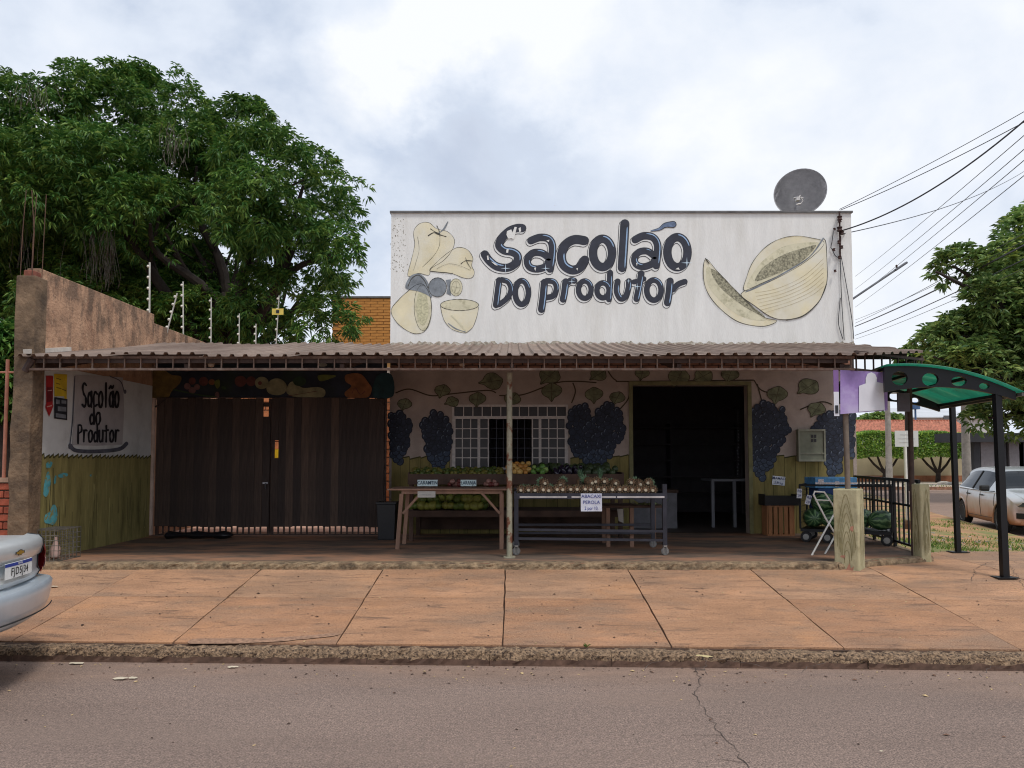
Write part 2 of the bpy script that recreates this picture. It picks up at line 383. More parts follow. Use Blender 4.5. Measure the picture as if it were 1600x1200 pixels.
SLABM = [slab_mat(0, srgb(170, 127, 95)), slab_mat(1, srgb(176, 133, 101)), slab_mat(2, srgb(163, 120, 89)), slab_mat(3, srgb(172, 133, 103))]
pav = MB(); xs = [-14, -7, -5.48, 3.7, 5.05, 7.4, 8.6]
bedv = []
for x in xs:
    for y in (kerb_y(x)+.10, YE if x < 5 else 10.2): bedv.append((x, y, walk_z(y, x)-.012))
pav.add(bedv, [(2*i, 2*i+2, 2*i+3, 2*i+1) for i in range(len(xs)-1)])
pavement = struct(pav.build('pavement', M_BED))
jx = [-12.4, -11.03, -9.66, -8.29, -6.92, -5.55, -4.18, -2.81, -1.445, -.075, 1.297, 2.67, 4.05, 5.45, 6.9, 8.5]
def slab(x0, x1, y0f, y1f, k, dz=0):
    g = .007; ga, gb = (.007, .0006) if k % 2 == 0 else (.0006, .007); mbs = MB(); nx, ny = 8, 6; vs = []; fs = []
    rr = random.Random(k*7+3); tl = rr.uniform(-.003, .003)
    for j in range(ny+1):
        for i in range(nx+1):
            x = x0+g+(x1-x0-2*g)*i/nx; a, b = y0f(x)+ga, y1f(x)-gb; y = a+(b-a)*j/ny
            if (j == 0 and k % 2 == 0) or (j == ny and k % 2): y += rr.uniform(-.004, .004)
            if i in (0, nx): x += rr.uniform(-.005, .005)
            vs.append((x, y, walk_z(y, x)+dz+tl*(i/nx-.5)+rr.uniform(-.0012, .0012)))
    idx = lambda i, j: j*(nx+1)+i
    for j in range(ny):
        for i in range(nx): fs.append((idx(i,j), idx(i+1,j), idx(i+1,j+1), idx(i,j+1)))
    ring = [idx(i,0) for i in range(nx+1)]+[idx(nx,j) for j in range(1,ny+1)]+[idx(i,ny) for i in range(nx-1,-1,-1)]+[idx(0,j) for j in range(ny-1,0,-1)]
    b0 = len(vs); vs += [(vs[q][0], vs[q][1], vs[q][2]-.05) for q in ring]; n = len(ring)
    fs += [(ring[q], b0+q, b0+(q+1) % n, ring[(q+1) % n]) for q in range(n)]
    mbs.add(vs, fs); o = mbs.build('slab', SLABM[k % 4], pavement); return o
k = 0
for i in range(len(jx)-1):
    x0, x1 = jx[i], jx[i+1]
    mid = lambda x: 7.62-.02*x
    back = (lambda x: YE+.02) if x1 < 3.9 else (lambda x: 10.15)
    slab(x0, x1, lambda x: kerb_y(x)+.13, mid, k, random.uniform(-.002, .003)); k += 1
    if x1 < 3.9: slab(x0, x1, mid, back, k, random.uniform(-.002, .003))
    elif x0 < 4.0: slab(x0, x1, mid, lambda x: YE+.03 if x < 3.66 else YE+.03+(x-3.66)*.43, k)
    else: slab(x0, x1, mid, lambda x: 10.2 if x > 5.6 else min(10.2, 9.0+(x-4.0)*.75), k)
    k += 1
zf = lambda x, y: walk_z(y, x)
for i, c in enumerate(([(1036,985),(1070,992),(1100,997),(1105,1020)], [(1047,1012),(1102,1008)], [(1100,997),(1180,1006),(1230,1017)], [(1245,1018),(1262,1008),(1290,1004)], [(1520,925),(1525,912),(1545,902),(1570,898)], [(1455,868),(1495,880),(1540,888),(1600,905)], [(1530,1022),(1545,1008),(1600,1015)], [(1440,872),(1478,880)], [(1570,898),(1600,930)], [(1000,1014),(1020,1003),(1040,1000)])):
    crack(c, .25, pavement, .006, zf=zf, lift=.006, seed=20+i)
# dark wet stains and tyre marks on the slabs keep to the material; a long oil streak by the kerb
mb = MB(); q0, q1 = at_z(400, 1003, .13), at_z(525, 997, .13)
ribbon(spline([(q0.x-.5,q0.y-.01),(q0.x,q0.y),((q0.x+q1.x)/2,q0.y+.05),(q1.x,q1.y)], 6), [.12]*6+[.10]*6+[.08]*6+[.05], lambda x, y: (x, y, walk_z(y, x)+.0055), mb)
mb.build('oil_streak', mat('oil stain', srgb(146, 114, 92), .9, var=.30, scale=30), pavement)
# --- kerb stones: rough, chipped
M_KERB = mat('old kerb concrete', srgb(136, 112, 88), .95, var=.45, scale=40, bump=1.0, bscale=60, dirt=srgb(56, 42, 34), dscale=48, dlo=.48, dhi=.62, det=6)
M_KERBLOW = mat('darker kerb foot', srgb(88, 66, 54), .95, var=.3, scale=14)  # darker brown for the lowest faces of each kerb stone
kerb = T('kerb', None, None); struct(kerb)
xk = -12.0; k = 0
while xk < 8.4:
    w = .92+.16*random.random(); mbk = MB(); rr = random.Random(k); nx, ny = 22, 3
    prof = [(-.015, -.05), (0, .015), (.004, .05), (.012, .085), (.035, .112), (.09, .12), (.14, .118), (.142, .06)]
    vs = []; fs = []
    for i in range(nx+1):
        x = xk+.0015+(w-.003)*i/nx; yk = kerb_y(x); rough = rr.uniform(.6, 1.5)
        for j, (dy, dz) in enumerate(prof):
            a = (.012 if j in (2,3,4,5) else .004)*rough
            vs.append((x, yk+dy+rr.uniform(-a, a), dz+rr.uniform(-a, a*.4)))
    m_ = len(prof)
    for i in range(nx):
        for j in range(m_-1): fs.append((i*m_+j, (i+1)*m_+j, (i+1)*m_+j+1, i*m_+j+1))
    fs.append(tuple(range(m_))); fs.append(tuple(nx*m_+j for j in range(m_))[::-1])
    mbk.add(vs, fs); mbk.m = [1 if q % (m_-1) < 2 and q < nx*(m_-1) else 0 for q in range(len(fs))]; mbk.build('kerb_stone', [M_KERB, M_KERBLOW], kerb); xk += w; k += 1
# --- porch platform
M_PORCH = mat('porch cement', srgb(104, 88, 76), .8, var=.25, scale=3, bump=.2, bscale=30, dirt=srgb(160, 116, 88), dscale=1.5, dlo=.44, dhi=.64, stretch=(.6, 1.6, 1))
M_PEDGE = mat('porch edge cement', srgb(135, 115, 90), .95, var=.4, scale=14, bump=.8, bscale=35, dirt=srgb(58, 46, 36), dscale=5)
pol = [(XW-.3, YE), (3.66, YE), (5.05, 9.3), (5.5, 12.4), (XW-.3, 12.4)]
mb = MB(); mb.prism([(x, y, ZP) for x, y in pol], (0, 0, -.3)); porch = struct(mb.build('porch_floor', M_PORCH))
mb = MB()
def rough_edge(p0, p1, h0, h1, n, out_, seed):
    rr = random.Random(seed); vs = []; fs = []; d = (Vector(p1)-Vector(p0)); nn = Vector((d.y, -d.x)).normalized()
    prof = [(out_, -.12), (out_, .0), (out_, h0*.5), (out_-.005, h0*.85), (out_-.03, h0+.004), (-.10, h0+.005)]
    for i in range(n+1):
        p = Vector(p0)+d*i/n
        for j, (o_, z) in enumerate(prof):
            a = .009 if 1 < j < 5 else .002
            vs.append((p.x+nn.x*(o_+rr.uniform(-a,a)), p.y+nn.y*(o_+rr.uniform(-a,a)), ZP-h0+z+rr.uniform(-a*.6, a*.3)))
    m_ = len(prof)
    for i in range(n):
        for j in range(m_-1): fs.append((i*m_+j, (i+1)*m_+j, (i+1)*m_+j+1, i*m_+j+1))
    mb.add(vs, fs)
rough_edge((XW-.1, YE), (3.66, YE), .075, 0, 180, .02, 1); rough_edge((3.66, YE), (5.05, 9.3), .09, 0, 30, .02, 2); rough_edge((5.05, 9.3), (5.5, 12.4), .10, 0, 40, .02, 3)
mb.build('porch_edge', M_PEDGE, porch)
# --- grass verge at the corner, sloping to the side street
inner = [(5.05, 9.3), (5.5, 10.15), (5.6, 12.1), (6.2, 15.5), (7.9, 22), (12.0, 43)]
outer = [(8.7, 9.0), (9.0, 10.2), (9.45, 12.1), (10.2, 15.4), (12.1, 22), (18.6, 42.5)]
mb = MB(); nu = 6; vs = []; fs = []
for a, b in zip(inner, outer):
    for i in range(nu+1):
        t = i/nu; z = .40*(1-t)+.09*t; z -= .03*max(0, a[1]-12)*(1-t)*.4; vs.append((a[0]+(b[0]-a[0])*t, a[1]+(b[1]-a[1])*t, max(z, .08)))
for j in range(len(inner)-1):
    for i in range(nu): fs.append((j*(nu+1)+i, j*(nu+1)+i+1, (j+1)*(nu+1)+i+1, (j+1)*(nu+1)+i))
mb.add(vs, fs)
M_VERGE = mat('verge soil and grass', srgb(172, 128, 92), .95, var=.25, scale=2.2, bump=.6, bscale=18, dirt=srgb(112, 116, 62), dscale=1.1, dlo=.45, dhi=.60)
verge = struct(mb.build('verge', M_VERGE))
def verge_z(x, y):
    for j in range(len(inner)-1):
        (a, ya), (a2, ya2) = inner[j], inner[j+1]
        if ya <= y <= ya2:
            s = (y-ya)/(ya2-ya); xi = a+(a2-a)*s; xo = outer[j][0]+(outer[j+1][0]-outer[j][0])*s; t = (x-xi)/(xo-xi)
            return max(.40*(1-t)+.09*t-.03*max(0, y-12)*(1-t)*.4, .08), t
    return None, None
M_GRASS = mat('grass', srgb(105, 132, 52), .7, var=.3, scale=1.5, island=.4, trans=.25)
mb = MB(); rr = random.Random(5); n = 0
while n < 4200:
    y = 10.05+rr.random()**1.6*9; x = rr.uniform(5.3, 11.5); z, t = verge_z(x, y)
    if z is None or not (0 < t < .97): continue
    if math.sin(x*2.1+.6)*math.sin(y*1.7+x)+rr.uniform(-.45, .45) < .22: continue
    n += 1; h = rr.uniform(.02, .065); a = rr.uniform(0, 6.28); w = rr.uniform(.006, .014); lx, ly = rr.uniform(-.05, .05), rr.uniform(-.05, .05)
    dx, dy = math.cos(a)*w, math.sin(a)*w
    mb.add([(x-dx, y-dy, z-.01), (x+dx, y+dy, z-.01), (x+lx, y+ly, z+h)], [(0,1,2)])
tag(mb.build('grass', M_GRASS), 'short patchy grass on the verge behind the bus shelter', 'grass', kind='stuff')
# far pavement across the side street
M_FARPAV = mat('far pavement', srgb(186, 172, 156), .9, var=.15, scale=1.5, dirt=srgb(150, 112, 84), dscale=.5)
mb = MB(); mb.box(17.5, 70, 41.5, 54, -.3, .14); struct(mb.build('far_pavement', M_FARPAV))
mb = MB(); mb.box(17.3, 70, 41.3, 41.5, -.3, .16); struct(mb.build('far_kerb', mat('far kerb', srgb(150, 112, 90), .9, var=.3)))
rr = random.Random(91); mb = MB()
for i in range(500):
    x, y = rr.uniform(18, 40), rr.uniform(41.7, 44)
    if math.sin(x*1.3)*math.sin(x*.41+1) < .2: continue
    mb.add([(x-.03, y, .13), (x+.03, y, .13), (x+rr.uniform(-.1,.1), y, .13+rr.uniform(.06,.16))], [(0,1,2)])
tag(mb.build('weeds', M_GRASS), 'low green weeds along the far kerb across the street', 'weeds', kind='stuff')
# yard behind the gate
mb = MB(); mb.box(-5.6, -1.9, 12.4, 24, .1, .47); struct(mb.build('yard_floor', mat('yard cement', srgb(214, 178, 158), .9, var=.15, scale=4)))

# fine debris: crumbs of soil, grit and leaf bits on the pavement and along the gutter
mb = MB(); rr = random.Random(14)
for i in range(1100):
    if i < 520: x = rr.uniform(-7, 7.5); y = kerb_y(x)-abs(rr.gauss(0, .25))-.02; z = .003
    elif i < 900: x = rr.uniform(-7, 7); y = rr.uniform(kerb_y(x)+.15, 8.6); z = walk_z(y, x)+.003
    else: x = rr.uniform(-5, 5); y = rr.uniform(2.5, 6); z = .003
    s = rr.uniform(.003, .010)*(1.6 if rr.random() < .08 else 1); a = rr.uniform(0, 3.1); c_, s_ = math.cos(a)*s, math.sin(a)*s; k_ = rr.choice((0, 0, 1, 2))
    mb.add([(x-c_*1.6, y-s_*1.6, z), (x+s_, y-c_, z+s*.3), (x+c_*1.6, y+s_*1.6, z), (x-s_, y+c_, z+s*.3), (x, y, z+s*.7)], [(0,1,4),(1,2,4),(2,3,4),(3,0,4)], k_)
tag(mb.build('debris', [mat('dark soil crumbs', srgb(62, 46, 38), .95), mat('red grit', srgb(112, 84, 68), .95), mat('straw bits', srgb(186, 160, 118), .9)]), 'scattered soil crumbs and leaf bits on the pavement and in the gutter', 'debris', kind='stuff')
# ================================================================ SHOP BUILDING
def fy(px, py): return at_y(px, py, YF)          # pixel on the facade plane
XL, XR = fy(610, 500).x, fy(1334, 520).x
ZT = fy(960, 333).z
M_WHITE = mat('white painted render', srgb(230, 229, 225), .85, var=.04, scale=5, bump=.25, bscale=70, dirt=srgb(206, 204, 198), dscale=.9, dlo=.48, dhi=.8)
M_LOW = mat('grey beige painted render', srgb(176, 160, 150), .85, var=.10, scale=4, bump=.2, bscale=60, dirt=srgb(150, 135, 124), dscale=1.5)
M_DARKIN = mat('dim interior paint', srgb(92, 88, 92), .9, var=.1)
shop = T('shop_building', 'single-storey shop with white painted signboard parapet and grape murals', 'building', (XL, YF, ZP))
wx0, wx1, wz1, wz0 = fy(706, 700).x, fy(888, 700).x, fy(800, 632).z, fy(800, 734).z
dx0, dx1, dz1 = fy(989, 700).x, fy(1169, 700).x, fy(1080, 602).z
ZR = fy(960, 548).z       # where roof meets wall
mb = MB(); wall_holes(mb, XL, XR, ZP-.15, ZR-.30, YF, YF+.18, [(wx0, wx1, wz0, wz1), (dx0, dx1, ZP-.15, dz1)]); mb.build('front_wall', M_LOW, shop)
mb = MB(); mb.box(XL, XR, YF+.02, YF+.18, ZR-.30, ZR); up = mb.build('brick_strip', mat('mortar', srgb(70, 60, 55), .9), shop)
bm_ = bbox_mesh(.185, .03, .062, 'brick', mat('raw brick', srgb(150, 110, 92), .9, var=.25, scale=9), .004)
r = 0; z = ZR-.265
while z < ZR-.02:
    x = XL+.1+(.1 if r % 2 else 0)
    while x < XR-.1: inst(bm_, 'brick', up, (x, YF+.013, z)); x += .2
    z += .075; r += 1
mb = MB(); mb.box(XL, XR, YF, YF+.20, ZR, ZT)
parapet = mb.build('parapet', mat('rain streaked white render', srgb(230, 229, 225), .85, var=.05, scale=6, bump=.25, bscale=70, dirt=srgb(211, 208, 200), dscale=2.0, dlo=.50, dhi=.80, stretch=(1.3, 1, .22)), shop)
M_COPE = mat('metal flashing', srgb(110, 108, 106), .5, .6, var=.2)
mb = MB(); mb.box(XL-.02, XR+.02, YF-.03, YF+.24, ZT, ZT+.03); mb.build('coping', M_COPE, shop)
# worn skirting line where the parapet meets the roof
mb = MB(); rr = random.Random(3); pts = []; n = 160
for i in range(n+1): pts.append((XL+(XR-XL)*i/n, ZR+.13+rr.uniform(-.03, .03)))
mb.add([(x, YF-.004, z) for x, z in pts]+[(x, YF-.004, ZR-.02) for x, z in pts], [(i, i+1, n+2+i, n+1+i) for i in range(n)])
mb.build('flaking_paint', mat('flaking paint', srgb(176, 166, 150), .95, var=.30, scale=18, bump=.6, bscale=60, dirt=srgb(226, 222, 214), dscale=9), shop)
# side and back walls, flat roof, inner room
mb = MB(); mb.box(XR-.18, XR, YF+.2, 22, 0, ZT-.4); mb.build('side_wall', mat('side wall paint', srgb(150, 160, 120), .9, var=.15), shop)
mb = MB(); mb.box(XL, XL+.18, YF+.2, 22, 0, ZT-.4); mb.build('side_wall', M_WHITE, shop)
mb = MB(); mb.box(XL+.18, XR-.18, 21.8, 22, 0, ZT-.4); mb.build('back_wall', M_WHITE, shop)
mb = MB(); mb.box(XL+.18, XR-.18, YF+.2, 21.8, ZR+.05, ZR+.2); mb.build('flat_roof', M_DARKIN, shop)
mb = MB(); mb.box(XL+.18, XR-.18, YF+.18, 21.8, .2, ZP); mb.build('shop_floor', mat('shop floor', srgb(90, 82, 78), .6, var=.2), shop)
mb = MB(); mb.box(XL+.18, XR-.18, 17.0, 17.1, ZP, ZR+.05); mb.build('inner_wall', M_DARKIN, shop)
# door frame
M_FRAME = mat('olive door frame paint', srgb(120, 116, 78), .7, var=.2)
mb = MB(); mb.box(dx0-.06, dx0+.0, YF-.025, YF-.002, ZP, dz1+.06); mb.box(dx1-.0, dx1+.06, YF-.025, YF-.002, ZP, dz1+.06); mb.box(dx0+.0, dx1-.0, YF-.025, YF-.002, dz1, dz1+.06)
mb.build('door_frame', M_FRAME, shop)
# window: steel sash with many small panes
M_STEEL = mat('white painted steel', srgb(205, 195, 188), .5, var=.12, scale=20)
M_PANE = mat('dusty window pane', srgb(46, 42, 43), .4, var=.25, scale=7, spec=.5)
win = MB(); zt2 = fy(800, 652).z; yw = YF+.03
def wb(a, b, c, d, t=.012): win.box(a, b, yw-t, yw+t, c, d)
wb(wx0, wx1, wz1-.035, wz1); wb(wx0, wx1, wz0, wz0+.035); wb(wx0, wx0+.035, wz0+.035, wz1-.035); wb(wx1-.035, wx1, wz0+.035, wz1-.035)
wb(wx0+.035, wx1-.035, zt2-.025, zt2+.02, .016)
sl1, sl0 = fy(764, 700).x, fy(748, 700).x; sr0, sr1 = fy(831, 700).x, fy(844, 700).x
panes = []
n = 12; step = (wx1-wx0-.07)/n
for i in range(n):
    a = wx0+.035+step*i
    if i: wb(a-.007, a+.007, zt2+.02, wz1-.035, .009)
    panes.append((a+.007, a+step-.007, zt2+.02, wz1-.035))
zs0, zs1 = wz0+.035, zt2-.025
def sash(a, b, cols, rows=5):
    wb(a, a+.02, zs0, zs1, .014); wb(b-.02, b, zs0, zs1, .014)
    for c in range(1, cols): x = a+(b-a)*c/cols; wb(x-.008, x+.008, zs0, zs1, .010)
    for r in range(1, rows): z = zs0+(zs1-zs0)*r/rows; wb(a+.02, b-.02, z-.007, z+.007, .007)
    for c in range(cols):
        for r in range(rows):
            panes.append((a+(b-a)*c/cols+.008, a+(b-a)*(c+1)/cols-.008, zs0+(zs1-zs0)*r/rows+.007, zs0+(zs1-zs0)*(r+1)/rows-.007))
sash(wx0+.035, sl0, 3); sash(sl0+.002, sl1, 1); sash(sr0, sr1-.002, 1); sash(sr1, wx1-.035, 3)
window = win.build('window', M_STEEL, shop)
for a, b, c, d in panes:
    p = MB(); p.box(a, b, yw-.002, yw+.002, c, d); p.build('pane', M_PANE, window)
mb = MB()
for i in range(1, 6): x = sl1+(sr0-sl1)*i/6; mb.tube([(x, YF+.12, zs0), (x, YF+.12, zs1)], .006, 6)
for i in range(1, 5): z = zs0+(zs1-zs0)*i/5; mb.tube([(sl1, YF+.12, z), (sr0, YF+.12, z)], .005, 6)
mb.build('security_grille', mat('grille iron', srgb(80, 80, 90), .5, .4), window)
mb = MB(); mb.box(wx0-.03, wx1+.03, YF-.05, YF-.002, wz0-.035, wz0-.002); mb.build('sill', mat('sill', srgb(120, 100, 92), .8), window)
mb = MB(); mb.box(sl0-.06, sl1+.06, YF-.12, YF-.02, wz0+.002, wz0+.03); mb.build('paper_on_sill', mat('paper', srgb(215, 215, 215), .8, var=.05), window)

# ---------------------------------------------------------------- painted murals (flat print on the wall)
LAY = [0]
def on_wall(depth): return lambda px, py: (lambda q: (q.x, YF-depth, q.z))(fy(px, py))
def z1(x, y): return (600+x/4, 320+y/4)
def z2(x, y): return (1000+x/3.3333, 240+y/3.3333)
def zt(x, y): return (740+x/4.4444, 330+y/4.4444)
M_NAVY = mat('navy sign paint', srgb(42, 45, 58), .6, var=.2, scale=6)
M_BLACK = mat('black paint', srgb(40, 42, 48), .7, var=.2)
M_LBLUE = mat('pale blue paint', srgb(150, 178, 210), .6, var=.15, scale=8)
M_SIGNW = mat('white paint', srgb(226, 226, 224), .7, var=.04)
M_CREAM = mat('cream fruit paint', srgb(222, 212, 180), .85, var=.10, scale=2.5, dirt=srgb(226, 222, 206), dscale=1.8, dlo=.42, dhi=.66)
M_CREAM2 = mat('pale fruit paint', srgb(214, 208, 180), .85, var=.08, scale=6, dirt=srgb(170, 165, 135), dscale=8, dlo=.5, dhi=.7)
M_GREYP = mat('grey mural paint', srgb(128, 134, 140), .85, var=.3, scale=6)
M_OUTL = mat('dark outline paint', srgb(72, 70, 62), .8, var=.2)
M_SEED = mat('seed texture paint', srgb(150, 146, 124), .9, var=.45, scale=34, det=3)
def stroke_part(name, strokes, parent=parapet):
    """one painted letter: drop outline, white shade, navy body, highlight"""
    mb = MB(); i = 0
    for pts, w, closed in strokes:
        P = spline([(*p, 0) for p in pts], 7, closed); P = [(p.x, p.y) for p in P]
        sh = [(x-7, y+11) for x, y in P]
        e = i*.0007; w *= 1.08
        ribbon([zt(*p) for p in sh], (w+13)/4.444, on_wall(.003+e), mb, 2, closed=closed)
        ribbon([zt(*p) for p in sh], (w+5)/4.444, on_wall(.005+e), mb, 1, closed=closed)
        ribbon([zt(*p) for p in P], (w+5)/4.444, on_wall(.0075+e), mb, 2, closed=closed)
        ribbon([zt(*p) for p in P], w*1.04/4.444, on_wall(.0095+e), mb, 0, closed=closed)
        n = len(P); hl = []
        for k in range(n):
            a, b = P[max(k-1, 0)], P[min(k+1, n-1)]
            if closed: a, b = P[k-1], P[(k+1) % n]
            d = Vector((b[0]-a[0], b[1]-a[1])).normalized(); nn = Vector((-d.y, d.x))
            if nn.x*.8-nn.y*.6 < 0: nn = -nn
            hl.append((P[k][0]+nn.x*w*.30, P[k][1]+nn.y*w*.30, abs(nn.x*.8-nn.y*.6)))
        # broken highlight: only where the light catches
        seg = []
        for k in range(n):
            ok = hl[k][2] > .62 and n*.08 < k < n*.94 and (not closed or hl[k][0] > sum(p[0] for p in P)/n)
            if ok: seg.append(hl[k])
            if (not ok or k == n-1) and seg:
                if len(seg) > 3:
                    ws = [w*.15*min(1, min(j, len(seg)-1-j)/2+.25)/4.444 for j in range(len(seg))]
                    ribbon([zt(x, y) for x, y, _ in seg], ws, on_wall(.0115+e), mb, 3, cap=False)
                seg = []
        i += 1
    mb.build(name, [M_NAVY, M_SIGNW, M_BLACK, M_LBLUE], parent)
def oval(cx, cy, rx, ry, n=14): return ellipse(cx, cy, rx, ry, n)
LET = [
 [([(338,118),(300,118),(245,140),(196,190),(178,238),(212,272),(272,284),(306,312),(296,358),(240,392),(165,385),(110,345),(78,300)], 48, False)],
 [([(398,205),(460,183),(520,192),(546,235),(545,310),(532,402)], 44, False), ([(522,322),(470,290),(410,292),(374,338),(388,386),(440,402),(500,385),(520,352)], 42, False)],
 [([(770,205),(700,198),(640,232),(610,302),(625,372),(680,408),(735,394),(772,340)], 54, False)],
 [(oval(895,290,66,98), 50, True)],
 [([(1050,88),(1044,200),(1032,392)], 54, False)],
 [([(1122,198),(1180,172),(1245,182),(1276,230),(1276,300),(1268,378)], 44, False), ([(1256,312),(1205,278),(1148,285),(1118,326),(1130,370),(1180,386),(1240,366),(1256,340)], 40, False)],
 [(oval(1415,285,70,104), 50, True)],
 [([(178,480),(168,560),(156,652)], 36, False), ([(196,476),(240,492),(260,540),(240,598),(190,640),(172,650)], 30, False)],
 [(oval(335,565,46,82), 32, True)],
 [([(492,495),(484,590),(472,682)], 42, False), ([(508,484),(556,490),(576,532),(556,586),(506,600)], 32, False)],
 [([(640,490),(632,560),(622,612)], 40, False), ([(652,500),(676,480),(700,484)], 34, False)],
 [(oval(772,545,44,60), 30, True)],
 [(oval(898,550,42,52), 30, True), ([(948,428),(944,530),(940,612)], 34, False)],
 [([(1000,488),(994,556),(1020,606),(1056,592),(1076,530),(1078,486)], 34, False)],
 [([(1164,434),(1150,520),(1132,608)], 38, False), ([(1112,492),(1150,484),(1182,470)], 28, False)],
 [(oval(1252,548,50,70), 32, True)],
 [([(1364,486),(1358,560),(1346,636)], 42, False), ([(1384,545),(1420,508),(1466,490)], 32, False)],
]
for L_ in LET: stroke_part('letter', L_)
mb = MB(); P = [(p.x, p.y) for p in spline([(1232,138,0),(1290,124,0),(1330,98,0),(1385,92,0)], 7)]
ribbon([zt(*p) for p in P], [(8+(k/len(P))*42)/4.444 for k in range(len(P))], on_wall(.0075), mb, 1); ribbon([zt(*p) for p in P], [(4+(k/len(P))*34)/4.444 for k in range(len(P))], on_wall(.0095), mb, 0)
mb.build('accent_mark', [mat('slate blue paint', srgb(105, 122, 150), .7, var=.35, scale=8), M_BLACK], parapet)
def star(x, y, s, mb):
    for a in (0, math.pi/2): 
        c, sn = math.cos(a), math.sin(a); mb.add([on_wall(.013+a*.0006)(*zt(x+q*c-w*sn, y+q*sn+w*c)) for q, w in ((-s,0),(0,-s*.09),(s,0),(0,s*.09))], [(0,1,2,3)])
mb = MB()
for a in ((222,398,34), (500,398,30), (1480,360,40), (682,488,26), (1135,525,28), (1075,486,20)): star(*a, mb)
mb.build('painted_glints', mat('glint paint', srgb(205, 225, 240), .6, var=.03), parapet)
# paint worn off the first letter
for i, blob in enumerate(([(232,140),(262,128),(270,150),(285,110),(300,112),(292,150),(280,195),(262,190),(240,192),(228,165)], [(312,122),(326,112),(330,140),(318,150)], [(228,268),(244,264),(240,290),(226,290)], [(92,312),(102,308),(108,340),(96,340)], [(120,350),(150,362),(168,380),(150,376)], [(420,395),(434,392),(428,418)], [(505,205),(526,200),(522,216)], [(712,400),(724,395),(720,415)], [(1128,362),(1138,358),(1132,384)], [(1400,405),(1420,392),(1430,408)], [(560,-40),(566,-40),(566,-34)])):
    mb = MB(); ngon_fill([zt(*p) for p in blob], on_wall(.0145+i*.0004), mb); mb.build('worn_patch', M_WHITE, parapet)
def mural(name, zfn, fills, lines, parent=parapet, base=.003, wfn=on_wall):
    mats = []; mb = MB()
    def mi(m):
        if m not in mats: mats.append(m)
        return mats.index(m)
    for i, (pts, m, sm) in enumerate(fills):
        if sm: pts = [(p.x, p.y) for p in spline([(*p, 0) for p in pts], 5, True)]
        ngon_fill([zfn(*p) for p in pts], wfn(base+i*.0012), mb, mi(m))
    b2 = base+len(fills)*.0012
    for i, (pts, w, m, cl) in enumerate(lines):
        P = [(p.x, p.y) for p in spline([(*p, 0) for p in pts], 6, cl)]; n = len(P)
        rr = random.Random(i); ws = [w*(.55+.6*abs(math.sin(k*.35+i))) for k in range(n)]
        ribbon([zfn(*p) for p in P], ws, wfn(b2+i*.0003), mb, mi(m), cap=False, closed=cl)
    return mb.build(name, mats, parent)
sq1 = [(150,445),(170,350),(192,250),(185,170),(220,120),(280,112),(330,150),(400,170),(440,220),(425,285),(370,350),(295,398),(280,440),(215,428)]
sq2 = [(285,410),(340,350),(400,300),(460,267),(520,280),(555,330),(548,380),(565,420),(550,455),(500,458),(420,428),(340,420)]
mural('squash_mural', z1, [(sq2, M_CREAM, 1), (sq1, M_CREAM, 1)],
  [(sq1, .55, M_OUTL, True), (sq2, .55, M_OUTL, True), ([(330,130),(345,165),(350,200)], 1.3, M_OUTL, False), ([(400,105),(375,150),(340,180)], 2.2, M_GREYP, False), ([(275,195),(310,175),(340,185),(390,200)], 1.6, M_OUTL, False), ([(290,150),(320,170),(345,180)], 1.2, M_OUTL, False),
   ([(350,200),(345,260),(310,320),(240,390)], .45, M_OUTL, False), ([(210,200),(220,280),(200,360),(185,410)], .35, M_OUTL, False), ([(480,370),(510,350),(555,352)], 1.1, M_OUTL, False), ([(510,330),(520,360),(545,400)], .9, M_OUTL, False), ([(290,415),(370,425),(430,430)], 1.0, M_OUTL, False), ([(330,400),(400,370),(470,380),(540,410)], .35, M_OUTL, False)])
mural('onion_mural', z1, [(ellipse(450,516,40,54), M_CREAM2, 0), ([(385,470),(418,466),(414,520),(420,568),(390,556),(398,515)], M_GREYP, 0), (ellipse(335,516,56,60), M_GREYP, 0), ([(135,520),(160,452),(210,430),(255,455),(285,510),(300,578),(262,560),(210,540)], M_GREYP, 1)],
  [(ellipse(450,516,40,54), .45, M_OUTL, True), (ellipse(450,516,26,38), .3, M_OUTL, True), ([(450,480),(452,516),(440,550)], .3, M_OUTL, False), ([(425,510),(452,516),(480,520)], .3, M_OUTL, False), (ellipse(335,516,56,60), .7, M_OUTL, True), ([(150,510),(175,460),(215,440),(250,470),(275,520)], 1.2, M_OUTL, False)])
mh = [(45,660),(95,590),(150,540),(200,502),(250,502),(290,580),(296,680),(262,780),(210,806),(150,790),(80,735)]
mural('cut_melon_mural', z1, [(mh, M_CREAM, 1), (ellipse(243,645,54,142,30,-.03), M_CREAM2, 0), (ellipse(240,645,38,110,30,-.03), mat('pale seed paint', srgb(196, 192, 160), .9, var=.18, scale=34, det=3), 0)],
  [(mh, .75, M_OUTL, True), (ellipse(243,645,54,142,30,-.03), .5, M_OUTL, True)])
bw = [(352,622),(362,680),(380,730),(420,775),(470,795),(512,800),(555,765),(580,700),(592,640),(472,640)]
mural('bowl_mural', z1, [(bw, M_CREAM, 0), (ellipse(472,626,119,35), M_CREAM2, 0)],
  [(bw[:-1], .6, M_OUTL, False), (ellipse(472,626,119,35), .8, M_OUTL, True), ([(420,690),(470,740),(510,785)], 2.5, M_CREAM2, False), ([(400,740),(450,775),(510,795)], 1.6, M_GREYP, False)])
bk = [(548,715),(556,640),(590,560),(650,490),(720,448),(800,430),(880,438),(958,468),(860,565),(700,655)]
fr = [(525,735),(600,692),(750,622),(880,540),(957,445),(972,560),(970,680),(930,770),(850,842),(760,865),(680,850),(600,795)]
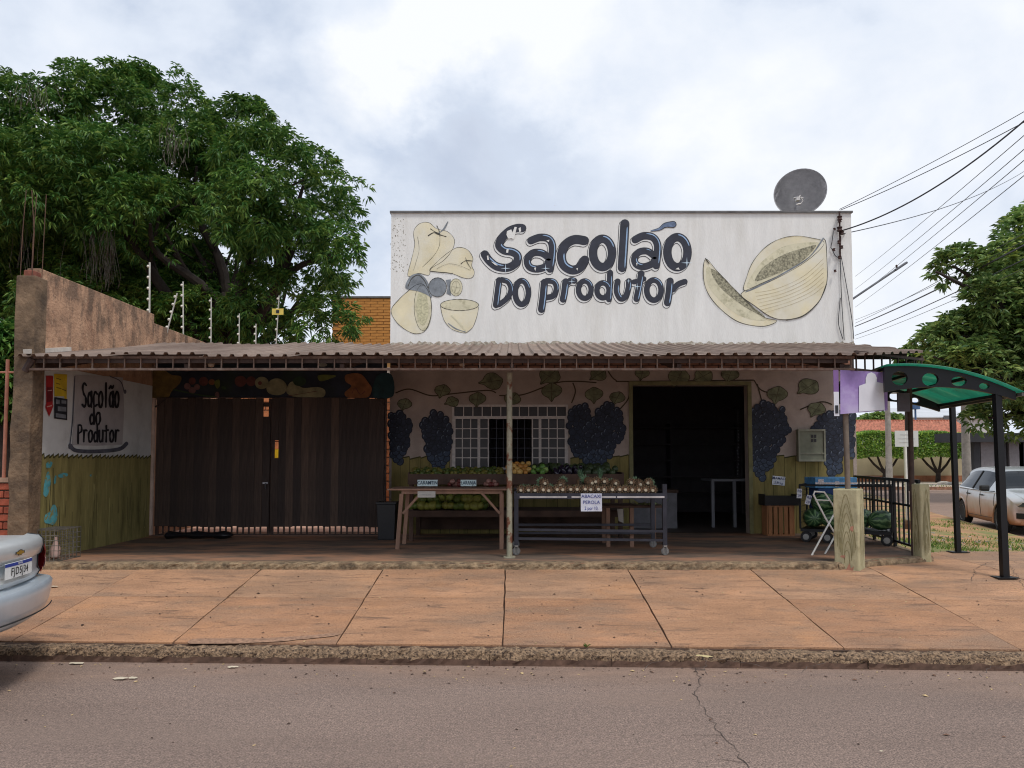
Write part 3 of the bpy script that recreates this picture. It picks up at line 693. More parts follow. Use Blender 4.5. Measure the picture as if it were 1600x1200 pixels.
slc = [(340,550),(330,650),(360,740),(430,820),(520,880),(640,900),(712,872),(640,850),(560,775),(470,685),(400,612)]
mural('melon_mural', z2, [(slc, M_CREAM, 1), ([(348,590),(352,680),(420,770),(510,840),(600,868),(660,860),(560,785),(470,695),(400,622)], M_CREAM2, 1), ([(370,600),(430,640),(500,715),(580,790),(650,850),(560,808),(450,728),(390,660)], M_SEED, 1), (bk, M_CREAM, 1), ([(560,700),(590,620),(660,540),(760,480),(900,462),(930,478),(860,560),(700,648)], M_CREAM2, 1), ([(600,665),(640,595),(740,530),(860,490),(915,482),(830,570),(700,632)], M_SEED, 1), (fr, M_CREAM, 1)],
  [(slc, .9, M_OUTL, True), (bk, .7, M_OUTL, True), (fr, .9, M_OUTL, True), ([(548,722),(620,690),(750,622),(880,540),(955,440)], 2.2, M_GREYP, False), ([(970,680),(930,772),(850,845),(760,868)], 1.4, M_OUTL, False), ([(340,545),(345,555),(360,575)], 1.6, M_OUTL, False)]
  +[([(600+o*3, 735+o*9),(720+o*6, 710+o*7),(850+o*4, 650+o*8),(955, 560+o*12)], .33, mat('ochre paint', srgb(158, 140, 92), .9, var=.2), False) for o in range(-1, 12, 2)])
# speckled patch of bare plaster, upper left, as small chips
mb = MB(); rr = random.Random(8)
for i in range(120):
    x, y = rr.gauss(80, 30), rr.uniform(80, 420); 
    if x < 40 or x > 150: continue
    s = rr.uniform(2, 5); a = rr.uniform(0, 3)
    ngon_fill([z1(*p) for p in ellipse(x, y, s*rr.uniform(.5, 1.6), s*.5, 6, a)], on_wall(.002), mb)
mb.build('plaster_chips', mat('bare plaster', srgb(150, 145, 130), .95, var=.3), parapet)

# ---------------------------------------------------------------- lower wall murals
front = [c for c in shop.children if c.name.startswith('front_wall')][0]
M_BOARD = mat('mustard fence paint', srgb(136, 123, 74), .9, var=.18, scale=4, stretch=(3, 1, .6), dirt=srgb(96, 92, 48), dscale=2.4)
def boards(px0, px1, py, seed):
    rr = random.Random(seed); mb = MB(); x = px0; a, b, c, d = fy(px0, py).x, fy(px1, py).x, ZP, fy(px0, py).z; xx = a
    while xx < b-.02:
        w = min(rr.uniform(.13, .2), b-xx); s = rr.uniform(.0, .05); t = rr.uniform(-.02, .03)
        mb.add([(xx, YF-.003, c), (xx+w-.008, YF-.003, c), (xx+w-.008, YF-.003, d+t+s), (xx, YF-.003, d+t)], [(0,1,2,3)], 0)
        mb.add([(xx+w-.008, YF-.003, c), (xx+w, YF-.003, c), (xx+w, YF-.003, d+t+s), (xx+w-.008, YF-.003, d+t+s)], [(0,1,2,3)], 1)
        ribbon([(xx, d+t), (xx+w-.008, d+t+s)], .02, lambda X, Z: (X, YF-.0045, Z), mb, 1, cap=False); xx += w
    mb.build('fence_mural', [M_BOARD, mat('dark olive paint', srgb(70, 66, 36), .9)], front)
boards(612, 703, 716, 1); boards(891, 984, 716, 3); boards(703, 891, 744, 4); boards(1175, 1333, 714, 2)
M_LEAF = mat('vine leaf paint', srgb(116, 119, 92), .9, var=.35, scale=9)
M_VINE = mat('vine brown paint', srgb(74, 64, 50), .9, var=.2)
M_GRAPE = [mat('grape paint %d' % i, srgb(*c), .75, var=.25, scale=12) for i, c in enumerate(((31, 35, 46), (44, 50, 66), (60, 71, 90), (112, 122, 138)))]
def grapes(outline, seed, rpx=6.5):
    """a painted bunch: overlapping round grapes inside an outline given in pixels"""
    from mathutils.geometry import intersect_point_line
    rr = random.Random(seed); mb = MB(); xs = [p[0] for p in outline]; ys = [p[1] for p in outline]
    def inside(x, y):
        c = False; j = len(outline)-1
        for i in range(len(outline)):
            (xi, yi), (xj, yj) = outline[i], outline[j]
            if (yi > y) != (yj > y) and x < (xj-xi)*(y-yi)/(yj-yi)+xi: c = not c
            j = i
        return c
    pts = []; tries = 0
    while tries < 4000:
        tries += 1; x, y = rr.uniform(min(xs), max(xs)), rr.uniform(min(ys), max(ys))
        if inside(x, y) and all((x-a)**2+(y-b)**2 > (rpx*.92)**2 for a, b in pts): pts.append((x, y))
    pts.sort(key=lambda p: -p[1])
    for i, (x, y) in enumerate(pts):
        d = .004+i*.00022; r = rpx*rr.uniform(.85, 1.15); t = rr.choice((0, 0, 1)); low = y > min(ys)+.72*(max(ys)-min(ys))
        ngon_fill(ellipse(x, y, r*.9, r, 14), on_wall(d), mb, 0)
        ngon_fill(ellipse(x, y, r*.72, r*.82, 14), on_wall(d+.00008), mb, 2 if low else 1)
        if rr.random() < .8: ribbon([(p.x, p.y) for p in spline([(x-r*.45,y+r*.1,0),(x-r*.25,y-r*.45,0),(x+r*.2,y-r*.55,0)], 3)], r*.14, on_wall(d+.00014), mb, 3, cap=False)
    mb.build('grape_mural', M_GRAPE, front)
grapes([(610,650),(630,645),(640,660),(636,700),(626,722),(612,715)], 1)
grapes([(660,660),(680,642),(700,655),(705,690),(700,710),(692,730),(680,728),(668,705),(664,680)], 2)
grapes([(892,635),(916,635),(920,660),(938,640),(950,632),(968,642),(974,675),(960,700),(945,722),(935,732),(918,722),(895,705),(888,670)], 3)
grapes([(1176,640),(1190,630),(1222,640),(1232,672),(1215,700),(1205,728),(1190,748),(1178,735),(1172,690)], 4)
grapes([(1266,668),(1290,645),(1312,642),(1316,690),(1312,735),(1296,746),(1288,710),(1284,690)], 5)
grapes([(1318,650),(1332,648),(1333,710),(1320,715)], 6)
def leaf(cx, cy, s, rot):
    pts = [(0,-1.0),(.42,-.82),(.8,-.55),(.95,-.15),(.8,.2),(.62,.42),(.25,.72),(-.02,1.15),(-.3,.72),(-.72,.45),(-.92,.05),(-.85,-.4),(-.42,-.78)]
    c, s_ = math.cos(rot), math.sin(rot); P = [(cx+s*(x*c-y*s_), cy+s*.8*(x*s_+y*c)) for x, y in pts]
    mural('leaf_mural', lambda x, y: (x, y), [(P, M_LEAF, 1)], [(P, 1.0, M_VINE, True), ([P[0], (cx, cy), P[7]], .8, M_VINE, False), ([P[3], (cx, cy), P[10]], .5, M_VINE, False)], front, .008)
for a in ((691,611,13,.3),(706,628,11,1.2),(746,624,14,.1),(768,596,18,1.4),(800,624,14,.5),(862,612,17,0),(858,588,18,.7),(928,617,15,0),(964,622,13,.4),(934,586,14,.9),(632,632,12,.3),(1003,584,12,.2),(1060,590,18,.4),(1098,588,16,1),(1140,586,15,.3),(1214,617,17,.2),(1262,605,18,.9),(1275,640,15,.5)): leaf(*a)
vines = MB(); i = 0
for P in ([(618,614),(640,608),(672,618),(700,616),(760,610),(775,614)], [(780,618),(815,617),(850,605),(875,597),(905,596),(932,598)], [(950,580),(962,594),(985,596),(1178,594)], [(895,598),(899,612),(893,630)], [(984,600),(982,622),(968,640)], [(1178,594),(1190,610),(1215,616)], [(1183,600),(1190,626)], [(1250,640),(1282,628),(1300,632)]):
    Q = [(p.x, p.y) for p in spline([(*p, 0) for p in P], 6)]; ribbon(Q, 2.0, on_wall(.003+.0004*i), vines, 0, cap=False); i += 1
vines.build('vine_mural', M_VINE, front)
# ---------------------------------------------------------------- meter box, note on the wall
m0, m1 = fy(1243, 671), fy(1286, 721)
mt = T('meter_box', 'grey-green electric meter box between the grape murals', 'meter box', (m0.x, YF, m1.z))
mb = MB(); mb.box(m0.x, m1.x, YF-.10, YF-.012, m1.z, m0.z); mb.build('box', mat('meter box paint', srgb(128, 130, 112), .7, var=.15), mt, bevel=.008)
mb = MB(); w_, h_ = m1.x-m0.x, m0.z-m1.z
for a, b, c, d in ((0,1,0,.06),(0,1,.94,1),(0,.06,.06,.94),(.94,1,.06,.94),(.06,.94,.24,.27)): mb.box(m0.x+w_*a, m0.x+w_*b, YF-.118, YF-.10, m1.z+h_*c, m1.z+h_*d)
mb.build('cover_rim', mat('meter rim', srgb(146, 146, 128), .6), mt)
wp = MB()
for a in (0, 1):
    for b in (0, 1): wp.box(m0.x+w_*(.48+.11*a), m0.x+w_*(.56+.11*a), YF-.106, YF-.10, m1.z+h_*(.6+.13*b), m1.z+h_*(.7+.13*b))
wp.build('viewing_pane', M_PANE, mt)
def paper(name, label, c, w, h, lines, nrm=(0,-1,0), up=(0,0,1), col=(225, 228, 235), ink=(60, 70, 120), size=None, group=None):
    M = facing(c, nrm, up); o = T(name, label, 'sign', c, group)
    mb = MB(); n = 6; rr = random.Random(int(c[0]*100)); vs = []; fs = []
    for j in range(n+1):
        for i in range(n+1): vs.append(M@Vector((-w/2+w*i/n, -h/2+h*j/n, rr.uniform(-.0015, .0015)+.004*math.sin(i*1.1))))
    for j in range(n):
        for i in range(n): fs.append((j*(n+1)+i, j*(n+1)+i+1, (j+1)*(n+1)+i+1, (j+1)*(n+1)+i))
    mb.add(vs, fs); mb.build('sheet', mat('paper %d %d %d' % col, srgb(*col), .85, var=.06), o)
    for i, tx in enumerate(lines):
        sz = size or h/len(lines)*.8; z = h/2-h*(i+.5)/len(lines)
        text_part(tx, sz, 'writing', mat('ink %d %d %d' % ink, srgb(*ink), .8), o, M@Matrix.Translation((0, z, .008)), xs=min(1.0, w*.92/(len(tx)*sz*.58)))
    return o
c = fy(1216, 751); paper('price_note', 'small white handwritten note taped to the mustard wall above the crate', (c.x, YF-.02, c.z), .2, .14, ['MAMAO', '3,99 kg'], up=(.1, 0, 1), ink=(90, 100, 140))

# ================================================================ AWNING
aw = T('porch_awning', 'long corrugated metal awning across the shop front with lattice valance', 'awning', (0, YE, ZP))
M_ROOF = mat('dusty corrugated sheet', srgb(135, 117, 105), .7, .05, var=.22, scale=2.5, dirt=srgb(104, 84, 73), dscale=.9, dlo=.45, dhi=.7, stretch=(1, .35, 1), bump=.1, bscale=20)
ZA = 2.80; SL = (fy(960, 537).z-ZA-.02)/(YF-.02-8.5)
def aw_front(x): return 8.5 if x < 3.9 else (8.5+(x-3.9)*.68 if x < 4.98 else 9.23+(x-4.98)*7.0)
RIB = .1475; prof = [(0, 0), (.28, 0), (.38, .026), (.62, .026), (.72, 0)]
x = XW-.08; k = 0
while x < 5.36:
    cols = []; nr = 7
    for r in range(nr):
        for a, h in prof: cols.append((x+(r+a)*RIB, h))
    cols.append((x+nr*RIB+.02, .002)); cols = [(min(c[0], 5.37), c[1]) for c in cols]
    mb = MB(); vs = []; ny = 5; rr = random.Random(k); tilt = rr.uniform(-.008, .008); dzz = .004*(k % 2); dy = rr.uniform(-.03, .03)
    for cx, h in cols:
        y0 = aw_front(cx)+dy
        for j in range(ny+1):
            y = min(y0, YF-.1)+(YF-.025-min(y0, YF-.1))*j/ny; sag = -.02*math.sin(math.pi*j/ny)+rr.uniform(-.001, .001)
            vs.append((cx, y, ZA+(y-8.5)*SL+h+sag+dzz+tilt*(y-10)))
    n = len(cols); fs = [(i*(ny+1)+j, (i+1)*(ny+1)+j, (i+1)*(ny+1)+j+1, i*(ny+1)+j+1) for i in range(n-1) for j in range(ny)]
    mb.add(vs, fs); o = mb.build('roof_sheet', M_ROOF, aw); s = o.modifiers.new('t', 'SOLIDIFY'); s.thickness = .004; s.offset = -1
    x += nr*RIB; k += 1
M_IRON = mat('rusty brown iron', srgb(112, 90, 78), .7, .2, var=.3, scale=14, dirt=srgb(150, 135, 122), dscale=6)
M_IRON2 = mat('dark brown iron', srgb(70, 54, 48), .75, .1, var=.25, scale=14)
zb = at_y(800, 577, 8.62).z
def lattice(p0, p1, z0, z1, step, m, name='valance_frame'):
    p0, p1 = Vector(p0), Vector(p1); L_ = (p1-p0).length; d = (p1-p0)/L_; mb = MB()
    for z, w in ((z0, .026), (z1, .03)): mb.bar((p0.x, p0.y, z), (p1.x, p1.y, z), .03, w)
    n = int(L_/step)
    for i in range(n+1):
        q = p0+d*min(L_-.01, .02+i*step); mb.bar((q.x, q.y, z0), (q.x, q.y, z1), .013, .018)
    mb.build(name, m, aw)
lattice((XW, 8.62, 0), (3.86, 8.62, 0), zb, ZA-.005, .182, M_IRON); lattice((3.88, 8.64, 0), (5.02, 9.33, 0), zb, ZA+.06, .16, M_IRON2)
lattice((5.02, 9.35, 0), (5.36, 12.0, 0), zb+.02, ZA+.10, .17, M_IRON2)
mb = MB()
for y in (8.66, 9.5, 10.4, 11.3): mb.bar((XW+.01, y, ZA+(y-8.5)*SL-.06), (4.9 if y > 9.4 else 3.8, y, ZA+(y-8.5)*SL-.06), .04, .07)
mb.build('purlin', M_IRON2, aw)
for x in (XW+.05, -3.7, XL, .0, 1.9, 3.75):
    mb = MB(); mb.bar((x, 8.68, ZA-.10), (x, YF-.03, ZA+(YF-8.5)*SL-.14), .05, .06); mb.bar((x, 8.68, zb), (x, 10.2, ZA+(10.2-8.5)*SL-.14), .03, .03); mb.build('rafter', M_IRON2, aw)
# posts
M_POST = mat('flaking pale paint on iron', srgb(150, 146, 126), .7, .1, var=.2, scale=9, dirt=srgb(112, 68, 48), dscale=7, dlo=.54, dhi=.6)
q = at_z(796, 872, ZP)
mb = MB(); mb.tube([(q.x, q.y+.05, ZP), (q.x, q.y+.05, zb+.02)], .034, 12); mb.box(q.x-.07, q.x+.07, q.y-.02, q.y+.12, ZP, ZP+.012); mb.build('post', M_POST, aw, True)
mb = MB(); mb.tube([(3.80, 8.72, 1.30), (3.78, 8.70, zb+.02)], .03, 12); mb.build('post', mat('grey brown post', srgb(120, 108, 96), .7, .2, var=.2), aw, True)
mb = MB(); mb.tube([(XW-.012, 8.62, zb-.02), (XW+.07, 8.62, ZA-.02)], .04, 8); mb.build('wall_bracket', M_IRON2, aw)
# small lamp holders under the valance
for px, py in ((722, 567), (1160, 562), (330, 568), (1002, 562)):
    q = at_y(px, py, 8.75); l = T('ceiling_lamp', 'small dusty lamp under the awning edge near pixel column %d' % px, 'lamp', q); 
    l['label'] = {722: 'small dusty round lamp under the awning, left of the central post', 1160: 'small dusty round lamp under the awning, above the shop door', 330: 'small dusty round lamp under the awning, above the plank gate', 1002: 'small dusty round lamp under the awning, between central post and door'}[px]
    l['group'] = 'lamps under the awning'
    mb = MB(); mb.lathe([(0.002, -.045), (.03, -.035), (.04, 0), (.03, .03), (.018, .04)], 12, Matrix.Translation(q)); mb.build('bulb', mat('dusty bulb', srgb(150, 130, 112), .4, var=.1), l, True)
    mb = MB(); mb.tube([(q.x, q.y, q.z+.035), (q.x, q.y, ZA-.02)], .02, 8); mb.build('socket', M_IRON2, l)
# ================================================================ GATE AND THE PAINTED BAND ABOVE IT
def gy(px, py, d=0): return at_y(px, py, YG+d)
gx0, gxm, gx1 = gy(244, 700).x, gy(423, 700).x, gy(600, 700).x
gz0, gz1 = gy(400, 823).z, gy(400, 622).z
band = T('painted_band', 'dark painted band of fruit pictures above the plank gate', 'painted panel', (gx0, YG, gz1))
zb0, zb1 = gz1, ZR-.12
mb = MB(); mb.box(XW+.005, XL-.005, YG+.03, YG+.15, zb0+.01, zb1); panel = mb.build('panel', mat('navy band paint', srgb(34, 40, 52), .85, var=.35, scale=3, dirt=srgb(38, 52, 36), dscale=1.6), band)
def on_band(d): return lambda px, py: (lambda q: (q.x, YG+.03-d, q.z))(at_y(px, py, YG+.03))
def zg(x, y): return (230+x/3.9, 560+y/3.9)
P_ = lambda n, *c: mat('band '+n, srgb(*c), .85, var=.25, scale=8)
yl, rd, gr, pr, og, pk = P_('ochre', 112, 92, 46), P_('brick red', 98, 58, 52), P_('leaf green', 50, 72, 42), P_('pear', 132, 128, 98), P_('orange', 128, 84, 52), P_('rose', 112, 82, 80)
E = ellipse
mural('fruit_band_mural', zg, [([(10,245),(0,180),(20,80),(60,55),(110,75),(150,100),(205,110),(200,150),(150,200),(120,245)], yl, 1), (E(245,170,20,20,14), pk, 0), (E(275,138,22,22,14), rd, 0), (E(275,195,22,20,14), pk, 0), (E(345,140,28,28,16), rd, 0), (E(305,175,18,18,14), pk, 0), (E(395,145,20,18,14), og, 0), ([(412,140),(440,130),(445,165),(430,185),(415,165)], P_('lime', 96, 102, 46), 1),
  (E(570,140,36,34,16), rd, 0), (E(635,140,30,30,16), rd, 0), (E(700,150,42,38,18), pr, 0), ([(730,170),(760,130),(810,125),(850,160),(840,210),(790,225),(740,210)], pr, 1), ([(850,205),(870,150),(905,145),(950,180),(1040,175),(1085,195),(1075,235),(1000,238),(900,235)], pr, 1), (E(930,140,40,30,16), P_('dark green', 40, 60, 40), 0), ([(1040,110),(1070,100),(1150,105),(1130,120),(1060,140)], P_('lime', 96, 102, 46), 1), ([(1215,100),(1300,95),(1350,150),(1370,190),(1340,240),(1230,240),(1205,210),(1245,170),(1210,140)], og, 1), ([(1400,110),(1490,100),(1500,230),(1380,235)], P_('dark teal', 26, 56, 62), 1), (E(470,180,16,9,10,.4), gr, 0), (E(430,225,14,22,10), pk, 0), (E(690,152,12,12,10), rd, 0), (E(1070,40,30,12,12), P_('dull white', 150, 150, 140), 0)],
  [([(160,190),(230,205),(330,225),(430,235)], 2.0, gr, False), ([(860,230),(950,215),(1040,200)], .8, rd, False), ([(1250,215),(1270,180),(1300,220),(1330,200)], 1.2, rd, False)], panel, .003, on_band)
M_PLANK = [mat('dark gate plank %d' % i, srgb(*c), .8, var=.25, scale=5, stretch=(6, 6, .6), bump=.2, bscale=20) for i, c in enumerate(((62, 49, 43), (73, 58, 50), (55, 44, 40), (84, 67, 57)))]
gate = T('plank_gate', 'double gate of tall dark vertical planks at the left of the porch', 'gate', (gxm, YG, ZP))
random.seed(33)
pw = .118; hgt = gz1-gz0
pm = [bbox_mesh(pw-.003, .024, hgt, 'plank', m, .004) for m in M_PLANK]
def leaf_gate(a, b, skip):
    n = round((b-a)/pw); st = (b-a)/n
    for i in range(n):
        x = a+st*(i+.5)
        if i in skip:
            for z0_, z1_ in skip[i]:
                mb = MB(); mb.box(x-pw/2+.005, x+pw/2-.005, YG-.012, YG+.012, z0_, z1_); mb.build('plank', M_PLANK[i % 4], gate)
        else: inst(pm[random.randrange(4)], 'plank', gate, (x, YG+random.uniform(-.006, .006), (gz0+gz1)/2+random.uniform(-.012, .012)), (0, random.uniform(-.003, .003), 0))
nL = round((gxm-.006-gx0)/pw); leaf_gate(gx0, gxm-.006, {nL-1: [(gz0, gy(0, 651).z)]}); leaf_gate(gxm+.006, gx1, {0: [(gz0, gy(0, 716).z), (gy(0, 688).z, gz1)]})
for a, b in ((gx0, gxm-.006), (gxm+.006, gx1)):
    mb = MB()
    for z in (gz0+.1, (gz0+gz1)/2-.1, gz1-.1): mb.box(a, b, YG+.022, YG+.05, z-.03, z+.03)
    for x in (a+.01, b-.03): mb.box(x-.02, x+.02, YG+.052, YG+.09, ZP+.03, gz1)
    mb.build('gate_frame', M_IRON2, gate)
    mb = MB(); n = int((b-a)/.087)
    for i in range(n): x = a+.03+i*.087; mb.box(x-.011, x+.011, YG+.024, YG+.046, ZP+.02, gz0+.08)
    mb.box(a, b, YG+.02, YG+.05, ZP+.012, ZP+.03); mb.build('bottom_bars', M_IRON2, gate)
mb = MB(); c = gy(416, 758); mb.tube([(c.x, YG-.03, c.z+.03), (c.x, YG-.05, c.z), (c.x, YG-.03, c.z-.05)], .012, 8); mb.box(c.x-.05, c.x+.03, YG-.025, YG-.013, c.z+.02, c.z+.045); mb.build('latch', mat('latch steel', srgb(140, 140, 145), .35, .8), gate)
M_GPOST = mat('pinkish white gate post', srgb(206, 182, 166), .7, var=.15, scale=8)
for px, h in ((239, 626), (605, 626)):
    a = gy(px, 700).x; mb = MB(); mb.box(a-.028, a+.022, YG-.03, YG+.02, ZP+(.02 if px < 300 else .02), gz1+.0)
    if px < 300: mb.build('gate_post', M_GPOST, gate)
    else: mb = MB(); mb.tube([(a-.03, YG+.02, ZP), (a-.03, YG+.02, gz1)], .018, 8); mb.build('gate_post', M_IRON2, gate)
for a, s in ((gx0, 1), (gx1, -1)):
    mb = MB(); mb.bar((a-.02*s, YG-.02, gz1-.14), (a+.14*s, YG-.02, gz1-.005), .02); mb.build('corner_brace', M_IRON2, gate)
# yard wall of orange brick seen through the gaps
yw_ = T('yard_wall', 'orange brick wall glimpsed through the gaps of the plank gate', 'wall', (-3.7, 14.6, .4))
mb = MB(); mb.box(-5.6, -1.92, 14.65, 14.8, .4, 3.4); mb.build('masonry', mat('yard mortar', srgb(200, 180, 160), .9), yw_)
bme = bbox_mesh(.26, .06, .13, 'brick', mat('orange hollow brick', srgb(196, 124, 80), .9, var=.25), .006)
r = 0; z = .55
while z < 2.95:
    x = -5.4+(.14 if r % 2 else 0)
    while x < -2.0: inst(bme, 'brick', yw_, (x, 14.64, z)); x += .28
    z += .15; r += 1
c = at_y(431, 709, 14.55); mb = MB(); mb.box(c.x-.12, c.x+.12, 14.57, 14.60, c.z-.08, c.z+.08)
tag(mb.build('yellow_plate', mat('yellow plastic', srgb(230, 190, 40), .5), bevel=.004), 'yellow plate on the yard wall seen through the gap in the gate', 'plate')
# black sack lying at the foot of the gate
c = at_z(315, 840, ZP); mb = MB(); rr = random.Random(4)
mb.lathe([(.004, -.52)]+[(.055+.018*math.sin(i*1.3)+.012*rr.random(), -.52+i*.08) for i in range(1, 13)]+[(.004, .52)], 12, Matrix.Translation((c.x, c.y-.1, ZP+.05))@Matrix.Rotation(R(90), 4, 'Y')@Matrix.Diagonal((.75, 1.9, 1, 1)))
tag(mb.build('plastic_sack', mat('black plastic', srgb(28, 28, 32), .35), smooth=True), 'rolled black plastic sack at the foot of the plank gate', 'sack')

# ================================================================ LEFT BOUNDARY WALL
M_PLAST = mat('stained old plaster', srgb(178, 141, 113), .95, var=.22, scale=3.5, bump=.7, bscale=28, det=10)
def mould(m, ztop_):
    t = m.node_tree; N = t.nodes; L = t.links; b = N['Principled BSDF']; o = b.inputs['Base Color'].links[0].from_socket; c = N.new('ShaderNodeTexCoord')
    def noise(s, st, d=9, r=.68):
        mp_ = N.new('ShaderNodeMapping'); mp_.inputs['Scale'].default_value = st; L.new(c.outputs['Object'], mp_.inputs[0]); n = N.new('ShaderNodeTexNoise'); n.inputs['Scale'].default_value = s; n.inputs['Detail'].default_value = d; n.inputs['Roughness'].default_value = r; L.new(mp_.outputs[0], n.inputs['Vector']); return n.outputs['Fac']
    def layer(o, f, lo, hi, col_, amt):
        mr = N.new('ShaderNodeMapRange'); L.new(f, mr.inputs[0]); mr.inputs[1].default_value = lo; mr.inputs[2].default_value = hi; mr.inputs[4].default_value = amt; x = N.new('ShaderNodeMix'); x.data_type = 'RGBA'; L.new(mr.outputs[0], x.inputs[0]); L.new(o, x.inputs[6]); x.inputs[7].default_value = (*col_, 1); return x.outputs[2]
    sx = N.new('ShaderNodeSeparateXYZ'); L.new(c.outputs['Object'], sx.inputs[0]); ma = N.new('ShaderNodeMath'); ma.operation = 'MULTIPLY_ADD'; L.new(sx.outputs[2], ma.inputs[0]); ma.inputs[1].default_value = .16; 
    L.new(noise(3.2, (1, 1.5, .75)), ma.inputs[2])
    zt0 = ztop_*.16
    o = layer(o, noise(2.4, (1, 1.2, .8)), .50, .66, srgb(150, 112, 88), .7); o = layer(o, noise(9, (1, 1.5, .5)), .58, .68, srgb(216, 182, 150), .6)
    o = layer(o, ma.outputs[0], zt0+.40, zt0+.54, srgb(80, 68, 58), .70); o = layer(o, noise(5, (1, 1.3, .8)), .59, .70, srgb(92, 76, 64), .7)
    L.new(o, b.inputs['Base Color'])
M_PILLAR = mat('weathered concrete pillar', srgb(112, 92, 72), .95, var=.35, scale=5, bump=.7, bscale=22, dirt=srgb(62, 50, 42), dscale=2.2, dlo=.48, dhi=.68, det=9)
ZW = at_x(56, 416, XW).z
mould(M_PLAST, ZW-.3)
bw_ = T('boundary_wall', 'tall stained plaster wall with concrete end pillar, left of the porch', 'wall', (XW, 8.7, .3))
y2 = at_x(234, 600, XW).y
mb = MB(); mb.box(XW-.16, XW, 8.83, y2+.1, .2, ZW); mb.build('plaster_wall', M_PLAST, bw_, bevel=.01)
mb = MB(); mb.box(XW-.16, XW-.04, y2+.11, 20, .2, ZW-.12); mb.build('plaster_wall', M_PLAST, bw_, bevel=.01)
mb = MB(); n = 14; rr = random.Random(2); xa, xb = at_y(24, 600, 8.68).x, at_y(53, 600, 8.68).x; vs = []; fs = []
zp_t = at_y(40, 432, 8.68).z
for i in range(n+1):
    z = .2+(zp_t-.2)*i/n; j = lambda: rr.uniform(-.010, .010)
    vs += [(xa+j(), 8.62+j(), z), (xb+.012+j(), 8.62+j(), z), (xb+.012, 8.86, z), (xa, 8.86, z)]
for i in range(n):
    for k in range(4): fs.append((i*4+k, i*4+(k+1) % 4, (i+1)*4+(k+1) % 4, (i+1)*4+k))
fs.append(tuple(n*4+k for k in range(4))); mb.add(vs, fs); mb.build('pillar', M_PILLAR, bw_, bevel=.012)
bk_ = bbox_mesh(.10, .16, .075, 'brick', mat('red clay brick', srgb(126, 74, 58), .9, var=.25, scale=12), .008)
inst(bk_, 'brick', bw_, (XW-.05, 8.76, zp_t+.04))
mb = MB()
for dx, dy in ((.02, .05), (.16, .04), (.05, .2), (.18, .19)): mb.tube([(xa+dx, 8.62+dy, zp_t-.1), (xa+dx+.01, 8.62+dy, zp_t+.5), (xa+dx+random.uniform(-.04, .04), 8.62+dy, zp_t+1.0)], .0045, 6)
mb.build('rebar', mat('rusty rebar', srgb(98, 72, 58), .8, .3, var=.2), bw_)
# painted lower inside face (thin paint layers on the wall, under the awning)
def lw(px, py, d=0): return at_x(px, py, XW+d)
def on_left(d): return lambda px, py: (lambda q: (XW+d, q.y, q.z))(at_x(px, py, XW))
ztop = lw(140, 592).z+.55; yA, yB = 8.87, YG-.05
zo = lw(140, 716).z
mb = MB(); mb.box(XW+.001, XW+.006, yA, yB, zo-.08, zb+.10); inner_p = mb.build('white_paint', mat('white inside paint', srgb(206, 208, 206), .85, var=.06, scale=4, dirt=srgb(165, 165, 162), dscale=1.3), bw_)
mb = MB(); rr = random.Random(6); yy = yA
while yy < yB-.02:
    w = min(rr.uniform(.08, .13), yB-yy); t = rr.uniform(-.012, .012)
    mb.add([(XW+.009, yy, .4), (XW+.009, yy+w, .4), (XW+.009, yy+w, zo+t+.045), (XW+.009, yy, zo+t)], [(0,1,2,3)], 0)
    ribbon([(yy, zo+t), (yy+w, zo+t+.045), (yy+w, zo)], .022, lambda Y, Z: (XW+.011, Y, Z), mb, 1, cap=False)
    yy += w
for i in range(46):
    a = rr.uniform(yA+.02, yB-.1); z0_ = rr.uniform(.5, 1.0); ribbon([(a, z0_), (a+rr.uniform(-.03, .03), z0_+rr.uniform(.2, .6))], rr.uniform(.004, .012), lambda Y, Z: (XW+.0105+i*.00004, Y, Z), mb, 1 if rr.random() < .6 else 2, cap=False)
M_OLIVE = mat('olive painted boards', srgb(142, 132, 80), .9, var=.17, scale=3.5, stretch=(1, 3, .6), dirt=srgb(92, 86, 44), dscale=1.5)
mb.build('olive_boards', [M_OLIVE, mat('dark olive line', srgb(76, 72, 40), .9), mat('pale olive line', srgb(170, 162, 104), .9)], bw_)
mb = MB(); M_TEAL = mat('exposed turquoise paint', srgb(84, 158, 166), .85, var=.2, scale=10, dirt=srgb(140, 130, 74), dscale=16, dlo=.52, dhi=.60)
def z4(x, y): return (x/4, 680+y/4)
for i, blob in enumerate(([(270,300),(285,240),(300,230),(310,290),(300,350),(285,385),(265,370)], [(272,545),(275,500),(300,480),(325,435),(345,450),(352,520),(325,560),(295,552)], [(330,300),(335,260),(345,255),(342,300)], [(355,250),(385,236),(415,240),(412,256),(370,266)], [(552,250),(562,244),(572,250),(562,258)], [(280,180),(300,165),(320,170),(310,200),(285,205)])):
    ngon_fill([(p.x, p.y) for p in spline([(*z4(*p), 0) for p in blob], 4, True)], on_left(.0125+i*.0004), mb)
mb.build('turquoise_patch', M_TEAL, bw_)
